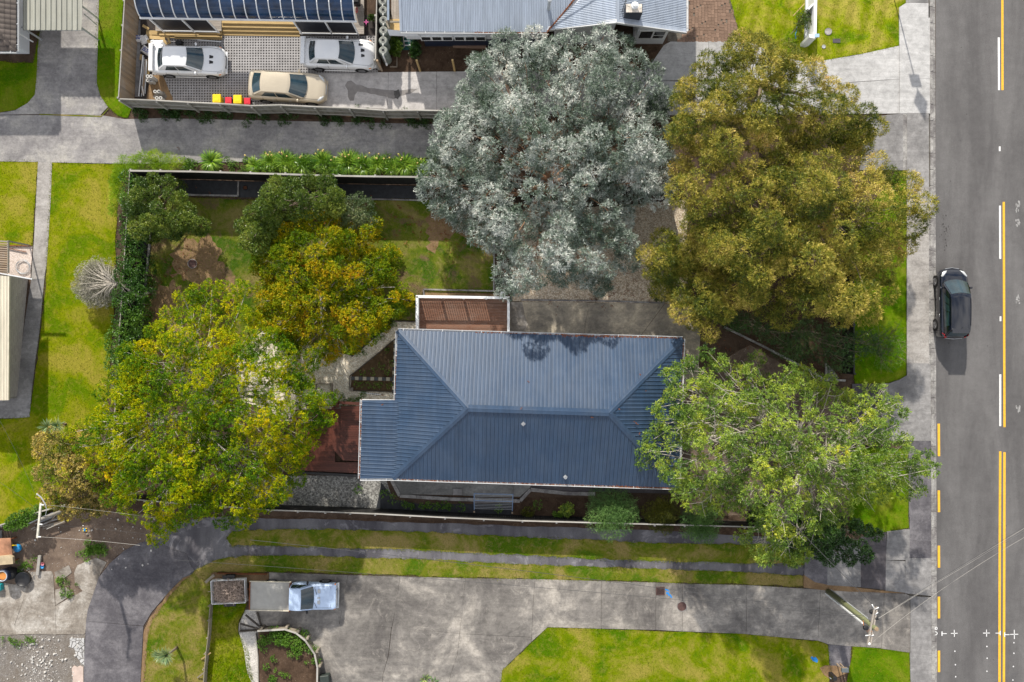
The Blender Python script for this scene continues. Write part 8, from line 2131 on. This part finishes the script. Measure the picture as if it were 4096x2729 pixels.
m = MB(); m.prism([(at(x, y, .75) - L).xy for x, y in ((-60, 2156), (42, 2153), (53, 2255), (-60, 2262))], .70, .75); m.build('bench_top', plain('rusty_sheet', (.34, .17, .10), .7, .3, var=.5, scale=1.2), tbx)
for px, py in ((38, 2160), (46, 2248), (-20, 2165), (-20, 2250)): q_ = at(px, py, .7) - L; MB().box((q_.x, q_.y, .35), (.06, .06, .7)).build('leg', M['rust'], tbx)
m = MB(); m.prism([(at(x, y, .95) - L).xy for x, y in ((-60, 2232), (36, 2222), (50, 2228), (52, 2256), (-60, 2266))], .76, .95); m.build('folded_seat', plain('beige_vinyl', (.42, .34, .22), .6, .3, var=.2), tbx)
gt = thing('cabinet', 'grey box behind the rusty bench at the left edge', 'cabinet', at(0, 2138)); MB().box((-.35, 0, .4), (1.0, .6, .8), bev=.03).build('box', M['galv'], gt)
bt = thing('toy_car', 'blue plastic ride-on toy beside the rusty bench', 'toy', at(76, 2190)); MB().lathe([(0, 0), (.22, .04), (.25, .2), (.18, .32), (0, .36)], (0, 0, 0), 16).build('body', M['blue_pl'], bt, True); MB().box((-.22, .08, .18), (.25, .24, .25), bev=.06).build('seat', M['black'], bt); MB().bar((-.3, .2, .3), (.05, .22, .32), .05).build('handle', M['yellow_pl'], bt)
tt = thing('crate', 'teal plastic crate at the left edge below the drum', 'crate', at(3, 2345)); MB().box((0, 0, .18), (.42, .42, .36), bev=.04).build('crate_body', M['teal_pl'], tt)
p = at(341, 2119); t = thing('toy', 'tiny blue and yellow toy on the bare soil under the wires', 'toy', (p.x, p.y, .0)); MB().box((0, 0, .06), (.12, .16, .10), bev=.02).build('body', M['blue_pl'], t); 
for sx in (-1, 1):
    for sy in (-1, 1): MB().lathe([(0, -.03), (.035, -.03), (.035, .03), (0, .03)], (sx * .09, sy * .07, .04), 8, Matrix.Rotation(math.pi / 2, 3, 'Y')).build('wheel', M['yellow_pl'], t)
one(MB().box((at(350, 2137).x, at(0, 2137).y, .05), (.15, .13, .08), bev=.03), 'stone', M['conc_yard'], 'pale stone next to the tiny blue and yellow toy', 'stone')

# retaining wall round the planting bed at the bottom
rw = thing('retaining_wall', 'curved low timber retaining wall round the weedy bed', 'wall', at(1150, 2520)); L = rw.location
wp = [(955, 2527), (1030, 2524), (1140, 2517), (1185, 2532), (1222, 2562), (1259, 2616), (1270, 2670), (1268, 2790)]
for k, (a, b) in enumerate(zip(wp[:-1], wp[1:])):
    if k == 0: MB().bar(at(*a, .3) - L - Vector((0, 0, .15)), at(*b, .3) - L - Vector((0, 0, .15)), .05, .3).build('wall_board', M['edge_dark'], rw); continue
    for z_ in (.12, .34, .52):
        A_ = at(*a, .6) - L; B_ = at(*b, .6) - L; MB().bar(Vector((A_.x, A_.y, z_)), Vector((B_.x, B_.y, z_)), .05, .19).build('wall_board', M['old_wood'], rw)
    A_ = at(*a, .6) - L; B_ = at(*b, .6) - L; MB().bar(Vector((A_.x, A_.y, .635)), Vector((B_.x, B_.y, .635)), .10, .03).build('capping', M['fence_cap'], rw)
for k, (px, py) in enumerate(((1043, 2519), (1143, 2514), (1190, 2529), (1227, 2557), (1265, 2610), (1276, 2668))):
    q_ = at(px, py, .66) - L; MB().box((q_.x + .03, q_.y + .03, .33), (.15, .15, .66), bev=.02).build('post', M['old_wood'], rw)
ff = thing('rail_fan', 'fan of old timber rails over the shell bed beside the truck tray', 'frame', at(1000, 2480)); L = ff.location
for a, b in (((982, 2460, .3), (1040, 2508, .3)), ((961, 2495, .3), (1034, 2516, .3)), ((1029, 2450, .12), (1045, 2505, .12)), ((960, 2490, .3), (958, 2526, .1))): MB().bar(at(*a) - L, at(*b) - L, .08, .10).build('rail', M['edge_dark'] if a[0] != 960 else M['fence_grey'], ff)
for k, px in enumerate((955, 961)): q_ = at(px, 2492) - L; 
edging('timber edging between the pale shell bed and the weedy soil', [(1028, 2530), (1038, 2620), (1040, 2728)], h=.3, mat='fence_grey')
edging('rusty low edging above the trailer', [(872, 2291), (960, 2293), (1070, 2294)], h=.2, mat='rust')
one(MB().bar(at(822, 2330, .3), at(857, 2300, .3), .16, .06), 'plank', M['old_wood'], 'old plank leaning at the corner of the trailer bay', 'plank')
p = at(1298, 2720, .5); one(MB().box((0, 0, .25), (.56, .5, .5), bev=.03), 'bin', plain('dark_green_box', (.035, .045, .04), .5, .3), 'dark green box at the bottom edge by the retaining wall', 'box', (p.x, p.y, .04), .12)
# letterbox, post stub and papers at the bottom right
lt = thing('letterbox', 'grey letterbox on a pale timber stand by the short dark path', 'letterbox', at(3385, 2697)); L = lt.location
q_ = at(3380, 2681, 1.0) - L; MB().box((q_.x, q_.y, .98), (.42, .26, .18), bev=.02).build('box', plain('letterbox_grey', (.11, .13, .14), .5, .3), lt)
MB().box((q_.x, q_.y - .14, .98), (.2, .01, .03)).build('slot', M['galv'], lt)
for dx in (-.1, .1): MB().box((q_.x + dx, q_.y, .45), (.06, .06, .9)).build('leg', M['fence_wood'], lt)
MB().bar(at(3350, 2660, 1.0) - L, at(3367, 2672, 1.0) - L, .06, .06).bar(at(3364, 2672, 1.0) - L, at(3387, 2671, 1.0) - L, .06, .06).build('stand_arm', M['fence_wood'], lt)
bx_ = thing('bollard', 'black stub post with a white foot on the worn soil by the lawn', 'post', at(3320, 2694)); MB().box((0, 0, .4), (.24, .24, .8), bev=.02).build('post_body', M['black'], bx_); MB().lathe([(.13, 0), (.10, .06), (0, .08)], (.06, -.22, 0), 12).build('foot', M['white'], bx_)
sheet('worn_ground', [(3278, 2672), (3300, 2662), (3345, 2664), (3400, 2690), (3345, 2712), (3318, 2715), (3295, 2700)], .046, M['dry_dirt'], .05, 95)
# street sign just outside the top of the picture, whose shadow falls on the new crossing
sg = thing('street_sign', 'green street sign pole at the top edge beside the new crossing', 'sign', at(3576, -2)); MB().tube([(0, 0, 0), (0, 0, 4.6)], .035, 10).build('pole', plain('green_pole', (.02, .10, .06), .4, .4), sg)
MB().box((.0, .02, 3.3), (.62, .03, .5), bev=.01).build('sign_board', M['white'], sg); MB().add([(0, -.02, 3.62), (.42, -.02, 4.12), (0, -.02, 4.85), (-.42, -.02, 4.12), (0, .02, 3.62), (.42, .02, 4.12), (0, .02, 4.85), (-.42, .02, 4.12)], [(0, 1, 2, 3), (7, 6, 5, 4), (0, 4, 5, 1), (1, 5, 6, 2), (2, 6, 7, 3), (3, 7, 4, 0)]).build('warning_plate', M['yellow_pl'], sg)
